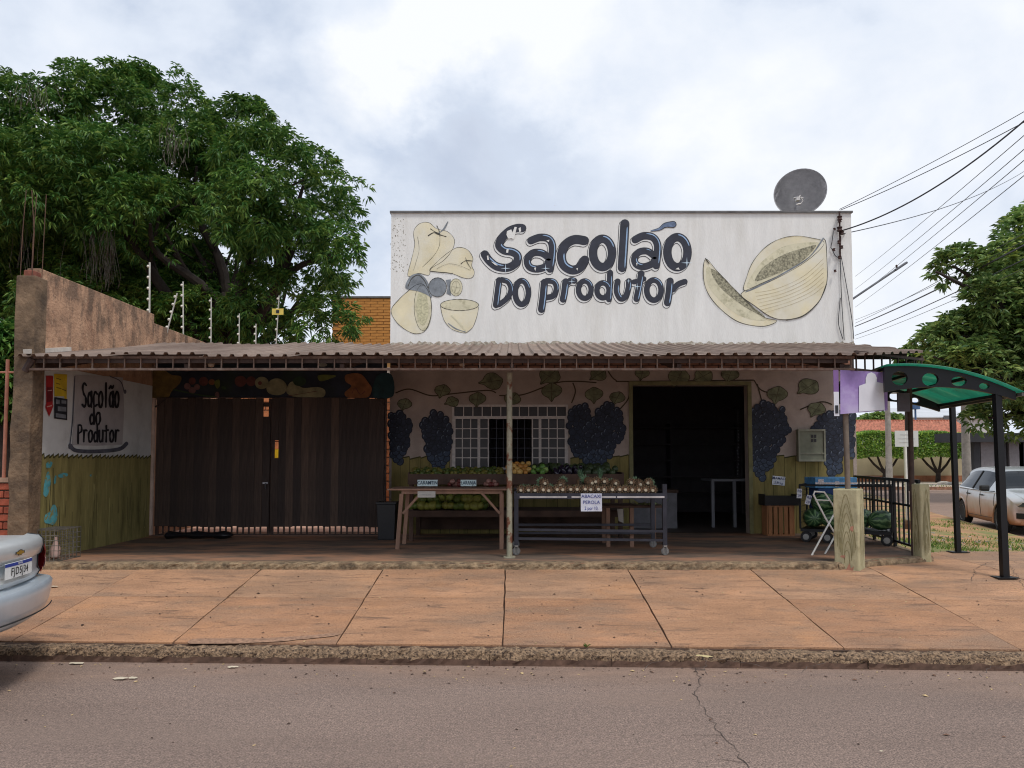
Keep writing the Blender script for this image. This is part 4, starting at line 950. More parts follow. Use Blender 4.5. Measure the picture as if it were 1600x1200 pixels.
# hand painted sign on the wall
ps = T('wall_painted_sign', 'grey hand-painted board reading Sacolao do Produtor on the left wall', 'sign', lw(150, 650))
def z3(x, y): return (x/3.75, 400+y/3.75)
mb = MB(); ngon_fill([z3(*p) for p in ((435,697),(560,700),(715,712),(722,900),(712,1105),(560,1112),(418,1108),(428,900))], on_left(.013), mb, 0)
ribbon([z3(p.x, p.y) for p in spline([(405,1110,0),(440,1140,0),(560,1145,0),(690,1132,0),(735,1100,0)], 8)], 6, on_left(.0145), mb, 1); ribbon([z3(p.x, p.y) for p in spline([(432,705,0),(424,860,0),(416,990,0),(402,1120,0)], 6)], 1.5, on_left(.015), mb, 1); ribbon([z3(p.x, p.y) for p in spline([(640,706,0),(700,735,0),(722,800,0)], 6)], 1.6, on_left(.0155), mb, 1)
for i, (x, y) in enumerate(((726, 795), (735, 1100), (403, 1120))): ngon_fill([z3(*p) for p in ellipse(x, y, 9, 13, 10)], on_left(.016+i*.0003), mb, 1)
board = mb.build('painted_board', [mat('grey board paint', srgb(176, 172, 172), .85, var=.06, dirt=srgb(150, 146, 150), dscale=2), mat('smoke grey paint', srgb(84, 86, 96), .85, var=.3)], ps)
GLY = {'S': [[(.9,.1),(.4,.0),(.1,.2),(.35,.45),(.75,.6),(.8,.85),(.4,1),(.05,.9)]], 'a': [[(.85,.35),(.85,1)], [(.85,.6),(.5,.38),(.12,.6),(.2,.95),(.6,.95),(.85,.75)]], 'c': [[(.9,.45),(.5,.36),(.15,.6),(.25,.95),(.9,.9)]],
 'o': [[(.5,.36),(.12,.55),(.2,.95),(.6,1),(.9,.75),(.8,.42),(.5,.36)]], 'l': [[(.5,0),(.45,1)]], '~': [[(.05,.22),(.35,.12),(.6,.22),(.95,.1)]], 'd': [[(.85,0),(.85,1)], [(.85,.6),(.4,.45),(.1,.7),(.3,1),(.85,.85)]], 'P': [[(.15,.05),(.1,1.1)], [(.15,.05),(.8,.1),(.85,.4),(.2,.52)]],
 'r': [[(.25,.35),(.2,1)], [(.22,.55),(.5,.35),(.9,.38)]], 'u': [[(.12,.36),(.15,.9),(.5,1),(.85,.8),(.88,.36)], [(.88,.36),(.86,1)]], 't': [[(.5,.1),(.45,1)], [(.15,.38),(.85,.34)]]}
def brush(word, box, wpx, fn, m, parent, base=.017, name='letter'):
    x0, y0, x1, y1 = box; n = len([c for c in word if c != '~']); st = (x1-x0)/n; i = -1; li = 0
    for ch in word:
        if ch != '~': i += 1
        mb = MB()
        for s in GLY[ch]:
            dy = -.0 if ch != '~' else 0
            P = [(p.x, p.y) for p in spline([(x0+st*(i+.06+.86*a), y0+(y1-y0)*b, 0) for a, b in s], 5)]
            ribbon([z3(*p) for p in P], [wpx*(.8+.4*abs(math.sin(k*.5+i))) for k in range(len(P))], fn(base+.0004*li), mb); li += 1
        mb.build(name, m, parent)
M_INK = mat('black brush paint', srgb(26, 26, 32), .7, var=.2)
brush('Sacola~o', (472, 745, 692, 885), 3.0, on_left, M_INK, board); brush('do', (515, 880, 585, 985), 3.0, on_left, M_INK, board); brush('Produtor', (445, 985, 692, 1088), 2.8, on_left, M_INK, board)
# red arrow sign, yellow poster, black notice
ra = T('arrow_sign', 'narrow red arrow-shaped sign pointing down on the left wall', 'sign', lw(74, 620)); mb = MB()
ngon_fill([z3(*p) for p in ((262,700),(304,702),(302,868),(306,878),(281,942),(258,885),(264,862))], on_left(.015), mb); mb.build('arrow', mat('red sign print', srgb(170, 42, 44), .5, var=.12), ra)
mb = MB(); ngon_fill([z3(*p) for p in ((266,770),(300,768),(300,850),(266,858))], on_left(.017), mb, 0); ribbon([z3(266,884), z3(296,876)], 1.6, on_left(.017), mb, 1, cap=False); ribbon([z3(270,790), z3(296,786)], 1.2, on_left(.0185), mb, 1, cap=False); mb.build('print', [mat('dark red print', srgb(110, 30, 36), .5), mat('pale print', srgb(205, 160, 150), .6)], ra)
yp = T('yellow_poster', 'yellow poster on the left wall above a black notice', 'poster', lw(93, 600)); mb = MB()
ngon_fill([z3(*p) for p in ((310,690),(386,694),(384,838),(372,838),(368,822),(312,822))], on_left(.015), mb); mb.build('sheet', mat('yellow poster print', srgb(206, 176, 40), .6, var=.15), yp)
mb = MB()
for i, (a, b, c_, d) in enumerate(((320,715,350,725),(320,745,345,752),(322,770,352,778),(355,780,380,790))): ribbon([z3(a, b), z3(c_, d)], 1.4, on_left(.017), mb, 0, cap=False)
mb.build('print', mat('brown print', srgb(120, 98, 30), .7), yp)
bn = T('black_notice', 'black notice with white boxes under the yellow poster', 'notice', lw(93, 640)); mb = MB()
ngon_fill([z3(*p) for p in ((311,826),(388,838),(386,962),(310,952))], on_left(.0158), mb, 0)
for p in (((320,840),(342,843),(342,868),(320,866)), ((352,844),(380,848),(380,866),(352,864)), ((330,880),(380,886),(380,912),(330,908)), ((318,920),(378,930),(378,952),(318,944))): ngon_fill([z3(*q_) for q_ in p], on_left(.0175), mb, 1)
mb.build('sheet', [mat('black notice print', srgb(36, 38, 44), .6), mat('grey notice print', srgb(120, 124, 130), .7)], bn)
# white strip of gutter at the roof end
mb = MB(); a = at_y(58, 549, 8.6); mb.bar((XW+.02, 8.58, ZA+.055), (XW+.02, 9.4, ZA+.20), .07, .05); mb.build('gutter', mat('white gutter', srgb(190, 182, 172), .6), aw)
# wire cage at the foot of the wall
c0 = at_z(70, 876, ZP); ck = T('wire_cage', 'small rusty wire cage on the porch against the olive wall', 'cage', (XW+.2, 9.1, ZP))
mb = MB(); X0, X1, Y0, Y1, H = XW+.03, XW+.32, 8.80, 9.25, .36
for i in range(7):
    t = i/6
    for z in (0.01, H): mb.tube([(X0+(X1-X0)*t, Y0, ZP+z), (X0+(X1-X0)*t, Y1, ZP+z)], .004, 5)
    for y in (Y0, Y1): mb.tube([(X0+(X1-X0)*t, y, ZP), (X0+(X1-X0)*t, y, ZP+H)], .004, 5)
    for x in (X0, X1): mb.tube([(x, Y0+(Y1-Y0)*t, ZP), (x, Y0+(Y1-Y0)*t, ZP+H)], .004, 5)
    for y in (Y0, Y1): mb.tube([(X0, y, ZP+.005+(H-.01)*t), (X1, y, ZP+.005+(H-.01)*t)], .004, 5)
    for x in (X0, X1): mb.tube([(x, Y0, ZP+.005+(H-.01)*t), (x, Y1, ZP+.005+(H-.01)*t)], .004, 5)
mb.build('wire_mesh', mat('grey wire', srgb(120, 116, 108), .6, .5, var=.3), ck)
mb = MB(); mb.lathe([(.02, 0), (.05, .02), (.055, .12), (.02, .2), (.018, .25)], 12, Matrix.Translation((XW+.17, 9.0, ZP+.01))); tag(mb.build('bottle', mat('pinkish bottle', srgb(180, 150, 140), .4), smooth=True), 'pinkish bottle standing inside the wire cage', 'bottle')
# electric fence rods on the wall
M_ROD = mat('galvanised rod', srgb(190, 186, 176), .5, .4, var=.15); M_INS = mat('insulator plastic', srgb(220, 214, 200), .5)
rods = [((234,492),(234,410),'tallest white electric-fence rod where the plaster wall steps down'), ((258,508),(277,458),'leaning electric-fence rod between the two left upright rods'), ((287,520),(286,440),'upright electric-fence rod just right of the leaning one'), ((330,534),(330,465),'thin electric-fence rod above the low end of the plaster wall'), ((374,534),(374,490),'short electric-fence rod in front of the mango tree'), ((400,536),(400,506),'shortest electric-fence rod in front of the mango tree'), ((430,536),(436,462),'electric-fence rod carrying a small yellow warning plate')]
for (b_, t_, lab) in rods:
    i = rods.index((b_, t_, lab)); Y = at_x(b_[0], b_[1], XW-.08).y if i < 4 else 14.72
    a = at_y(*b_, Y); t = at_y(*t_, Y); a.z -= .25
    if i >= 4: a.z = 3.39
    f = T('fence_rod', lab, 'fence rod', a, 'electric fence rods on the wall'); mb = MB(); mb.tube([a, t], .013 if i == 0 else .011, 8); mb.build('rod', M_ROD, f)
    d = (t-a); n = 5
    for k_ in range(n):
        p = t-d.normalized()*(.06+k_*min(.2, d.length*.16)); mb = MB(); mb.lathe([(.012, -.02), (.022, -.01), (.022, .01), (.012, .02)], 8, Matrix.Translation(p+Vector((-.02, 0, 0)))@Matrix.Rotation(R(90), 4, 'Y')); mb.build('insulator', M_INS, f)
    if i == 6:
        p = at_y(434, 487, Y-.03); mb = MB(); mb.box(p.x-.11, p.x+.11, Y-.035, Y-.028, p.z-.06, p.z+.06); w_ = mb.build('warning_plate', mat('yellow plate', srgb(222, 196, 92), .6), f)
        mb = MB(); mb.box(p.x-.03, p.x+.03, Y-.04, Y-.036, p.z-.03, p.z+.03); mb.build('plate_symbol', M_BLACK, w_)
# neighbour: low brick wall, pink fence posts
nb = T('neighbour_wall', 'low red brick wall at the far left behind the silver car', 'wall', (-6.5, 8.9, .3)); mb = MB(); mb.box(-9.5, xa-.02, 8.93, 9.05, .2, 1.38); mb.build('mortar', mat('grey mortar', srgb(120, 96, 80), .9, var=.2), nb)
bme = bbox_mesh(.19, .05, .075, 'brick', mat('red neighbour brick', srgb(158, 82, 60), .9, var=.3, scale=10), .006); z = .34; r = 0
while z < 1.34:
    x = xa-.13-(.1 if r % 2 else 0)
    while x > -8.2: inst(bme, 'brick', nb, (x, 8.922, z), (0, 0, random.uniform(-.03, .03))); x -= .205
    z += .09; r += 1
mb = MB(); mb.box(-9.5, xa-.02, 8.88, 9.08, 1.38, 1.43); mb.build('cap', mat('pale cap', srgb(170, 140, 118), .9), nb)
nf = T('metal_fence', 'dull pink metal railing on the low brick wall at far left', 'fence', (-6.5, 9, 1.43))
for i in range(6):
    x = at_y(11, 650, 9).x-i*.45; mb = MB(); mb.tube([(x, 8.98, 1.43), (x, 8.98, at_y(11, 562, 9).z)], .02, 8); mb.build('fence_post', mat('dull pink iron', srgb(168, 112, 92), .7, .1, var=.2), nf)
mb = MB(); mb.tube([(-9, 8.98, at_y(11, 582, 9).z), (xa, 8.98, at_y(11, 582, 9).z)], .012, 8); mb.build('rail', MATS['dull pink iron'], nf)
fw = T('garden_wall', 'plain dark wall with pale top behind the far left railing', 'wall', (-9, 14, 0)); mb = MB(); mb.box(-16, -6.3, 12.5, 12.65, 0, at_y(10, 665, 12.5).z); mb.build('wall', mat('brown garden wall', srgb(92, 60, 46), .9, var=.3), fw)
mb = MB(); mb.box(-16, -6.3, 12.45, 12.7, at_y(10, 665, 12.5).z, at_y(10, 655, 12.5).z); mb.build('coping', mat('pale coping', srgb(180, 178, 170), .9), fw)
# ================================================================ STALLS AND FRUIT
M_WOOD = mat('bare reddish timber', srgb(140, 108, 90), .8, var=.25, scale=5, stretch=(1, 1, .3))
M_WOOD2 = mat('dark shelf timber', srgb(82, 62, 52), .85, var=.25, scale=4)
def px_floor(px, py): return at_z(px, py, ZP)
# left trestle table
f0, f1 = px_floor(627, 858), px_floor(780, 858); Yt = f0.y; zt_ = at_y(700, 766, Yt).z
tb = T('trestle_table', 'bare wooden trestle table with diagonal braces, left of the central post', 'table', ((f0.x+f1.x)/2, Yt+.35, ZP))
mb = MB(); a, b = at_y(606, 765, Yt).x, at_y(797, 765, Yt).x
mb.box(a, b, Yt-.06, Yt+.75, zt_, zt_+.022); mb.build('tabletop', M_WOOD, tb, bevel=.004)
mb = MB(); mb.box(f0.x, f1.x+.04, Yt-.022, Yt+.022, zt_-.045, zt_-.002); mb.build('apron', M_WOOD, tb)
for x in (f0.x-.0, f1.x+.03):
    for y in (Yt, Yt+.62):
        s = -.05 if x < 0 and x == f0.x else 0; mb = MB(); mb.bar((x+s, y, ZP), (x, y, zt_-.046), .05, .05); mb.build('leg', M_WOOD, tb)
for s, x in ((1, f0.x), (-1, f1.x+.03)):
    mb = MB(); mb.bar((x+s*.02, Yt-.03, zt_-.30), (x+s*.26, Yt-.03, zt_-.03), .03, .03); mb.build('brace', M_WOOD, tb)
# long fruit rack along the wall
Yr = 10.95; r0, r1 = at_y(637, 750, Yr).x, at_y(975, 750, Yr).x; zr = at_y(700, 757, Yr).z; zl = at_y(700, 808, Yr).z
rk = T('fruit_rack', 'long dark two-shelf wooden fruit rack under the shop window', 'rack', ((r0+r1)/2, Yr+.4, ZP))
mb = MB(); mb.box(r0, r1, Yr, Yr+.02, zr, zr+.15); mb.box(r0, r1, YF-.12, YF-.10, zr, zr+.2); mb.box(r0, r0+.02, Yr+.021, YF-.121, zr, zr+.17); mb.box(r1-.02, r1, Yr+.021, YF-.121, zr, zr+.17); mb.box(r0+.021, r1-.021, Yr+.021, YF-.121, zr, zr+.02); mb.build('upper_tray', M_WOOD2, rk)
mb = MB(); mb.box(r0, r1, Yr+.02, YF-.3, zl, zl+.09); mb.build('lower_shelf', M_WOOD2, rk)
for x in (r0+.04, (r0+r1)/2, r1-.04):
    for y in (Yr+.10, YF-.2): mb = MB(); mb.box(x-.03, x+.03, y-.03, y+.03, ZP, zl-.002); mb.box(x-.03, x+.03, y-.03, y+.03, zl+.092, zr-.002); mb.build('leg', M_WOOD2, rk)
mb = MB(); mb.box(r0+.03, r1-.03, YF-.16, YF-.14, ZP+.08, zl-.02); mb.build('back_board', M_WOOD2, rk)
# fruit kinds: one shared mesh each
def ball(r, sq, name, m, n=12, dimple=.12, col2=None):
    mb = MB(); pr = []
    for i in range(9):
        t = math.pi*i/8; rr_ = r*math.sin(t); zz = -r*sq*math.cos(t)
        if i in (0, 8): rr_ = .0006
        if i == 8: zz -= r*dimple
        pr.append((max(rr_, .0006), zz))
    mb.lathe(pr, n); return mb.mesh(name, m, smooth=True)
rp = lambda n, *c: mat(n, srgb(*c), .45, var=.22, scale=18)
LIME = [ball(.036, 1.08, 'lime', rp('green lime skin', 78, 92, 36)), ball(.036, 1.0, 'lime', rp('yellow lime skin', 118, 112, 48))]
ORNG = [ball(.045, .97, 'orange', rp('orange peel', 196, 136, 64)), ball(.045, .97, 'orange', rp('pale orange peel', 206, 164, 92))]
PAPA = [ball(.062, 1.35, 'green_papaya', rp('green papaya skin', 96, 114, 50)), ball(.062, 1.2, 'green_papaya', rp('yellow green papaya skin', 140, 142, 66))]
PEPP = [ball(.042, 1.2, 'green_pepper', rp('pepper skin', 96, 138, 60), dimple=.4), ball(.04, 1.1, 'green_pepper', rp('light pepper skin', 150, 176, 96), dimple=.4)]
AUBE = [ball(.04, 2.0, 'aubergine', mat('aubergine skin', srgb(40, 34, 50), .2, var=.2))]
REDF = [ball(.034, 1.0, 'tomato', rp('dark red tomato skin', 104, 44, 40)), ball(.034, .9, 'tomato', rp('pinkish tomato skin', 150, 108, 98))]
GREN = [ball(.055, 1.1, 'avocado', rp('dark green skin', 52, 66, 40)), ball(.055, 1.2, 'avocado', rp('green skin', 64, 78, 46))]
def fruit(ms, x, y, z, label, cat, group, rot=None):
    me = random.choice(ms); o = inst(me, me.name.split('.')[0], None, (x, y, z), rot or (random.uniform(-.6, .6), random.uniform(-.6, .6), random.uniform(0, 6)))
    s = random.uniform(.76, 1.18); o.scale = (s, s, s*random.uniform(.95, 1.05)); return tag(o, label, cat, group)
random.seed(51)
ORD = ['first','second','third','fourth','fifth','sixth','seventh','eighth','ninth','tenth','eleventh','twelfth','thirteenth','fourteenth','fifteenth','sixteenth','seventeenth','eighteenth','nineteenth','twentieth','twenty-first','twenty-second','twenty-third','twenty-fourth','twenty-fifth']
xa_, xb_ = r0+.06, at_y(786, 750, Yr).x
n = int((xb_-xa_)/.068)
for row, (yy, dz) in enumerate(((.08, .165), (.17, .183), (.26, .20), (.36, .215), (.46, .228))):
    for i in range(n):
        fruit(LIME, xa_+(xb_-xa_)*(i+.5*(row % 2))/n+random.uniform(-.022, .022), Yr+yy+random.uniform(-.02, .02), zr+dz-.02+random.uniform(-.012, .016), '%s lime from the left, %s row from the front, upper tray' % (ORD[i], ORD[row]), 'lime', 'limes in the upper tray')
mb = MB(); mb.hexa([(r0+.03, Yr+.03, zr+.03), (r1-.03, Yr+.03, zr+.03), (r1-.03, YF-.13, zr+.03), (r0+.03, YF-.13, zr+.03), (r0+.03, Yr+.03, zr+.115), (r1-.03, Yr+.03, zr+.115), (r1-.03, YF-.13, zr+.18), (r0+.03, YF-.13, zr+.18)]); mb.build('tray_bed', M_WOOD2, rk)
x0, x1 = at_y(640, 790, Yr).x, at_y(758, 790, Yr).x
for row, (yy, dz, m_) in enumerate(((.10, .155, 13), (.24, .155, 12), (.16, .245, 11), (.3, .25, 8))):
    for i in range(m_):
        if row == 2 and i in (4, 5): continue
        fruit(PAPA, x0+(x1-x0)*(i+.4*row)/m_+random.uniform(-.015, .015), Yr+yy, zl+dz+random.uniform(-.008, .008), '%s green papaya from the left, %s row of the lower shelf heap' % (ORD[i], ORD[row]), 'papaya', 'papayas on the lower shelf', (random.uniform(1.2, 1.8), 0, random.uniform(0, 6)))
def heap(ms, px0, px1, rows, label, cat, group, z0, stepx, ybase=Yr+.06, up=.038, back=.09):
    xa2, xb2 = at_y(px0, 750, Yr).x, at_y(px1, 750, Yr).x
    for r_ in range(rows):
        m_ = max(2, int((xb2-xa2)/stepx))
        for i in range(m_): fruit(ms, xa2+(xb2-xa2)*(i+.5*(r_ % 2)+.2)/m_+random.uniform(-.012, .012), ybase+back*r_, z0+up*r_+random.uniform(-.008, .012), label % (ORD[i], ORD[r_]), cat, group)
heap(ORNG, 792, 830, 4, '%s orange from the left, %s row up the heap right of the post', 'orange', 'oranges in the upper tray', zr+.17, .085)
heap(PEPP, 832, 858, 3, '%s light green pepper from the left, %s row beside the oranges', 'pepper', 'peppers in the upper tray', zr+.17, .08)
heap(AUBE, 868, 912, 2, '%s glossy aubergine from the left, %s row behind the pineapples', 'aubergine', 'aubergines in the upper tray', zr+.17, .10)
heap(GREN, 800, 960, 2, '%s dark avocado from the left, %s back row under the window', 'avocado', 'avocados in the upper tray', zr+.23, .12, Yr+.5, .02)
heap(GREN, 915, 968, 2, '%s dark avocado right of the aubergines, %s row at the tray end', 'avocado', 'avocados near the tray end', zr+.17, .12)
for cx_, lab, gp in ((712, 'dark red tomato from the left in the small heap between the cards', 'tomatoes between the cards'), (768, 'dark red tomato from the left in the heap near the post', 'tomatoes by the post')):
    c = at_y(cx_, 752, Yt+.6)
    for i in range(9):
        lab_ = ORD[i]+lab[8:]
        fruit(REDF, c.x-.08+.02*i, Yt+.55+random.uniform(-.05, .08), zt_+.058+(.04 if i % 4 == 2 else 0), lab_, 'tomato', gp)
for px, py, tx, lab, w in ((668, 756, 'CARAMTIN', 'white price card standing at the left end of the trestle table', .27), (732, 754, 'LARANJA', 'white price card reading LARANJA on the trestle table', .21)):
    c = at_y(px, py, Yt+.30); paper('price_card', lab, (c.x, Yt+.30, zt_+.085), w, .085, [tx], (0, -1, .15), col=(206, 222, 222), ink=(50, 70, 90))
    mb = MB(); mb.box(c.x-.05, c.x+.05, Yt+.305, Yt+.36, zt_+.0225, zt_+.035); o = mb.build('card_foot', M_WOOD2); o.parent = bpy.data.objects[[q.name for q in bpy.data.objects if q.get('label') == lab][0]]; o.location = -ORG[o.parent.name]
c = at_y(667, 773, Yt-.03); paper('price_card', 'faded blank card hanging from the trestle table apron', (c.x, Yt-.075, zt_-.05), .23, .08, ['--- -- ---'], (0, -1, 0), col=(176, 174, 168), ink=(140, 140, 140))
# black metal cart with pineapples
M_CART = mat('dark grey cart steel', srgb(62, 62, 70), .5, .5, var=.2)
c0, c1 = px_floor(808, 868), px_floor(1041, 868); Yc = c0.y; cx0, cx1 = at_y(803, 800, Yc).x, at_y(1043, 800, Yc).x; zc = at_y(900, 772, Yc).z
ct = T('pineapple_cart', 'dark steel cart on casters carrying the pineapples, right of the central post', 'cart', ((cx0+cx1)/2, Yc+.4, ZP)); cd = .85
mb = MB(); mb.box(cx0, cx1, Yc, Yc+.03, zc-.06, zc+.01); mb.box(cx0, cx1, Yc+cd-.03, Yc+cd, zc-.06, zc+.04); mb.box(cx0, cx0+.03, Yc+.031, Yc+cd-.031, zc-.06, zc+.03); mb.box(cx1-.03, cx1, Yc+.031, Yc+cd-.031, zc-.06, zc+.03); mb.box(cx0+.031, cx1-.031, Yc+.031, Yc+cd-.031, zc-.03, zc-.01); mb.build('tray', M_CART, ct)
for x in (cx0+.03, cx1-.03):
    for y in (Yc+.03, Yc+cd-.03):
        mb = MB(); mb.box(x-.025, x+.025, y-.025, y+.025, ZP+.12, zc-.061); mb.build('leg', M_CART, ct)
        cs = MB(); cs.lathe([(.022, -.014), (.045, -.014), (.05, 0), (.045, .014), (.022, .014)], 14, Matrix.Translation((x, y, ZP+.05))@Matrix.Rotation(R(90), 4, 'X')); w_ = cs.build('caster', mat('grey rubber', srgb(120, 118, 116), .6), ct, True)
        cs = MB(); cs.box(x-.022, x-.016, y-.03, y+.03, ZP+.03, ZP+.11); cs.box(x+.016, x+.022, y-.03, y+.03, ZP+.03, ZP+.11); cs.box(x-.022, x+.022, y-.03, y+.03, ZP+.105, ZP+.12); cs.build('fork', mat('bright steel', srgb(190, 188, 182), .3, .9), w_)
if True:
    mb = MB(); cx1b = cx1-.03; mb.box(cx1b-.026, cx1b+.026, Yc+.001, Yc+.056, zc-.06, zc+.12); mb.build('end_post', M_CART, ct)
for zz in (at_y(900, 829, Yc).z, at_y(900, 843, Yc).z):
    mb = MB(); mb.bar((cx0+.056, Yc+.02, zz+.01), (cx1-.056, Yc+.02, zz-.01), .025, .03); mb.bar((cx0+.056, Yc+cd-.02, zz), (cx1-.056, Yc+cd-.02, zz), .025, .03); mb.build('rail', M_CART, ct)
mb = MB()
for a, b in ((812, 886), (893, 962), (964, 1038)): mb.box(at_y(a, 777, Yc).x, at_y(b, 777, Yc).x, Yc-.012, Yc-.002, zc-.045, zc-.025)
mb.build('label_strip', mat('pale strip', srgb(206, 200, 196), .5), ct)
c = at_y(924, 785, Yc-.04); paper('pineapple_price_sheet', 'white paper sheet with blue handwriting hanging from the pineapple cart', (c.x, Yc-.04, c.z), .255, .215, ['ABACAXI', 'PEROLA', '2 por 10,'], (0, -1, 0), col=(228, 230, 240), ink=(92, 100, 160))
# pineapples
def pine_mat():
    m = mat('pineapple skin', srgb(122, 92, 66), .7, var=.4, scale=30, dirt=srgb(60, 52, 40), dscale=26, dlo=.48, dhi=.58, bump=.6, bscale=60); return m
mb = MB(); mb.lathe([(.012, -.085), (.03, -.086), (.046, -.07), (.054, -.03), (.055, .02), (.047, .065), (.028, .088), (.01, .092)], 14)
body_me = mb.mesh('fruit_body', pine_mat(), smooth=True)
mb = MB(); mb.lathe([(.001, -.094), (.016, -.093), (.020, -.0855)], 10); base_me = mb.mesh('cut_base', mat('pale cut pineapple base', srgb(226, 206, 176), .8, var=.25, scale=30))
mb = MB(); rr = random.Random(1)
for k in range(26):
    a = k*2.4; t = k/26; l = .07+.08*t; o_ = .9*(1-t)+.1; d = Vector((math.cos(a), math.sin(a), 0)); s_ = Vector((-d.y, d.x, 0))*.009
    p0 = d*.012+Vector((0,0,.088)); p1 = p0+d*l*.4*o_+Vector((0,0,l*.55)); p2 = p0+d*l*(.85*o_)+Vector((0,0,l*(1-.3*o_)))
    mb.add([p0-s_, p0+s_, p1+s_*.9, p1-s_*.9, p2], [(0,1,2,3),(3,2,4)])
crown_me = mb.mesh('leaf_crown', mat('pineapple leaf', srgb(96, 124, 92), .6, var=.3, island=.3))
mb = MB()
for i in range(4):
    for k in range(9+2*i):
        a = 6.283*k/(9+2*i)+i*.3; rad = (.034, .046, .053, .055)[i]; z = (-.078, -.058, -.034, -.005)[i]; d = Vector((math.cos(a), math.sin(a), 0)); s_ = Vector((-d.y, d.x, 0))*.0035
        p = d*rad+Vector((0,0,z)); tip = d*(rad+.013)+Vector((0,0,z-.014)); mb.add([p-s_, p+s_, tip], [(0,1,2)])
spike_me = mb.mesh('eye_bract', mat('pale pineapple bract', srgb(196, 170, 134), .8, var=.25, scale=30))
def pineapple(x, y, z, rot, label, group):
    o = T('pineapple', label, 'pineapple', (x, y, z), group); o.rotation_euler = rot
    for me in (body_me, base_me, crown_me, spike_me):
        c = bpy.data.objects.new(me.name.split('.')[0], me); COL.objects.link(c); c.parent = o
random.seed(8); n = 20
for i in range(n):
    x = cx0+.10+(cx1-cx0-.26)*i/(n-1); pineapple(x+random.uniform(-.008, .008), Yc+.12+random.uniform(0, .02), zc+.045+random.uniform(0, .006), (R(-90)+random.uniform(-.1, .1), 0, random.uniform(-.15, .15)), '%s pineapple from the left, base outward, front row of the cart' % ORD[i], 'pineapples in the front row')
cnt = -1
for i in range(13):
    x = at_y(852+i*13.5, 755, Yc+.2).x; 
    if i in (1, 3, 4, 9): continue
    cnt += 1
    pineapple(x+random.uniform(-.02, .02), Yc+.24+random.uniform(0, .05), zc+.125+random.uniform(-.005, .02), (R(-90)+random.uniform(-.25, .35), 0, random.uniform(-.35, .35)), '%s pineapple from the left in the upper row of the cart' % ORD[cnt], 'pineapples in the second row')
for px, lab in ((907, 'upright pineapple with spiky crown near the middle of the cart'), (938, 'upright pineapple with spiky crown right of the other upright one')):
    pineapple(at_y(px, 750, Yc+.45).x, Yc+.45, zc+.10, (0, 0, random.uniform(0, 6)), lab, 'upright pineapples')
# second wooden table behind the cart's right end
s0 = at_y(942, 790, 10.45).x; s1 = at_y(1020, 790, 10.45).x; zs_ = at_y(980, 792, 10.45).z
st_ = T('wooden_stand', 'rough wooden stand behind the right end of the pineapple cart', 'stand', ((s0+s1)/2, 10.6, ZP))
mb = MB(); mb.box(s0-.05, s1+.12, 10.25, 10.9, zs_, zs_+.03); mb.build('top_board', M_WOOD2, st_)
for x, y in ((s0+.05, 10.3), (s0+.36, 10.28), (s1-.02, 10.3), (s1+.06, 10.8), (s0+.05, 10.8)):
    mb = MB(); mb.bar((x, y, ZP), (x, y, zs_-.001), .05, .05); mb.build('leg', M_WOOD, st_)
mb = MB(); rr = random.Random(12)
for i in range(26):
    x, y = rr.uniform(s1-.22, s1+.12), rr.uniform(10.28, 10.4); a = rr.uniform(0, 6.28); l = rr.uniform(.06, .14)
    p = Vector((x, y, zs_+.03)); d = Vector((math.cos(a), math.sin(a)*.5-.3, rr.uniform(.1, .7))).normalized(); s_ = Vector((-d.y, d.x, .2)).normalized()*.025; mb.add([p, p+d*l*.5+s_, p+d*l, p+d*l*.5-s_], [(0,1,2,3)])
tag(mb.build('leafy_bunch', mat('pale leafy greens', srgb(146, 160, 110), .7, var=.3, island=.3)), 'wilted leafy greens heaped on the stand behind the pineapple cart', 'greens')
mb = MB(); c = at_y(968, 800, 10.2); mb.prism([(c.x-.03, 10.2, zs_-.01), (c.x+.05, 10.2, zs_-.01), (c.x+.055, 10.22, zs_-.2), (c.x-.01, 10.22, zs_-.17)], (0, .01, 0)); tag(mb.build('plastic_bag', mat('grey plastic bag', srgb(150, 146, 140), .4)), 'grey plastic bag hanging under the wooden stand', 'bag')
# black bin
a, b = at_y(588, 820, 11.1).x, at_y(618, 820, 11.1).x; zt2_ = at_y(600, 788, 11.1).z
bn_ = T('black_bin', 'black square bin between the plank gate and the trestle table', 'bin', ((a+b)/2, 11.25, ZP)); mb = MB(); mb.hexa([(a+.02, 11.12, ZP), (b-.02, 11.12, ZP), (b-.02, 11.4, ZP), (a+.02, 11.4, ZP), (a, 11.1, zt2_), (b, 11.1, zt2_), (b, 11.42, zt2_), (a, 11.42, zt2_)]); mb.build('body', mat('black bin plastic', srgb(30, 30, 34), .45, var=.15), bn_, bevel=.01)
mb = MB(); mb.box(a-.012, b+.012, 11.088, 11.432, zt2_+.001, zt2_+.03); mb.build('rim', MATS['black bin plastic'], bn_, bevel=.006)
# ---- inside the shop: shelf, white table, drinks fridge
sh = T('shop_shelf', 'dim shelving inside the shop behind the open door', 'shelf', (3.2, 16.6, ZP))
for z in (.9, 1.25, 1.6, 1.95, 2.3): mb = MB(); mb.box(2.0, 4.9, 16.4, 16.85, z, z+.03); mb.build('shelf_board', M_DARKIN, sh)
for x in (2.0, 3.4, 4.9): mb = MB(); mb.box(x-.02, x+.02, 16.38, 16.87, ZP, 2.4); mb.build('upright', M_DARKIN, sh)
wt = T('white_table', 'white-legged table just inside the shop door', 'table', (3.75, 13.4, ZP)); a, b = at_y(1114, 800, 13.2).x, at_y(1148, 800, 13.2).x; zt3 = at_y(1120, 752, 13.2).z
M_WP = mat('white plastic', srgb(136, 138, 146), .5, var=.06); mb = MB(); mb.box(a-.03, b+.5, 13.15, 13.9, zt3, zt3+.04); mb.build('tabletop', M_WP, wt)
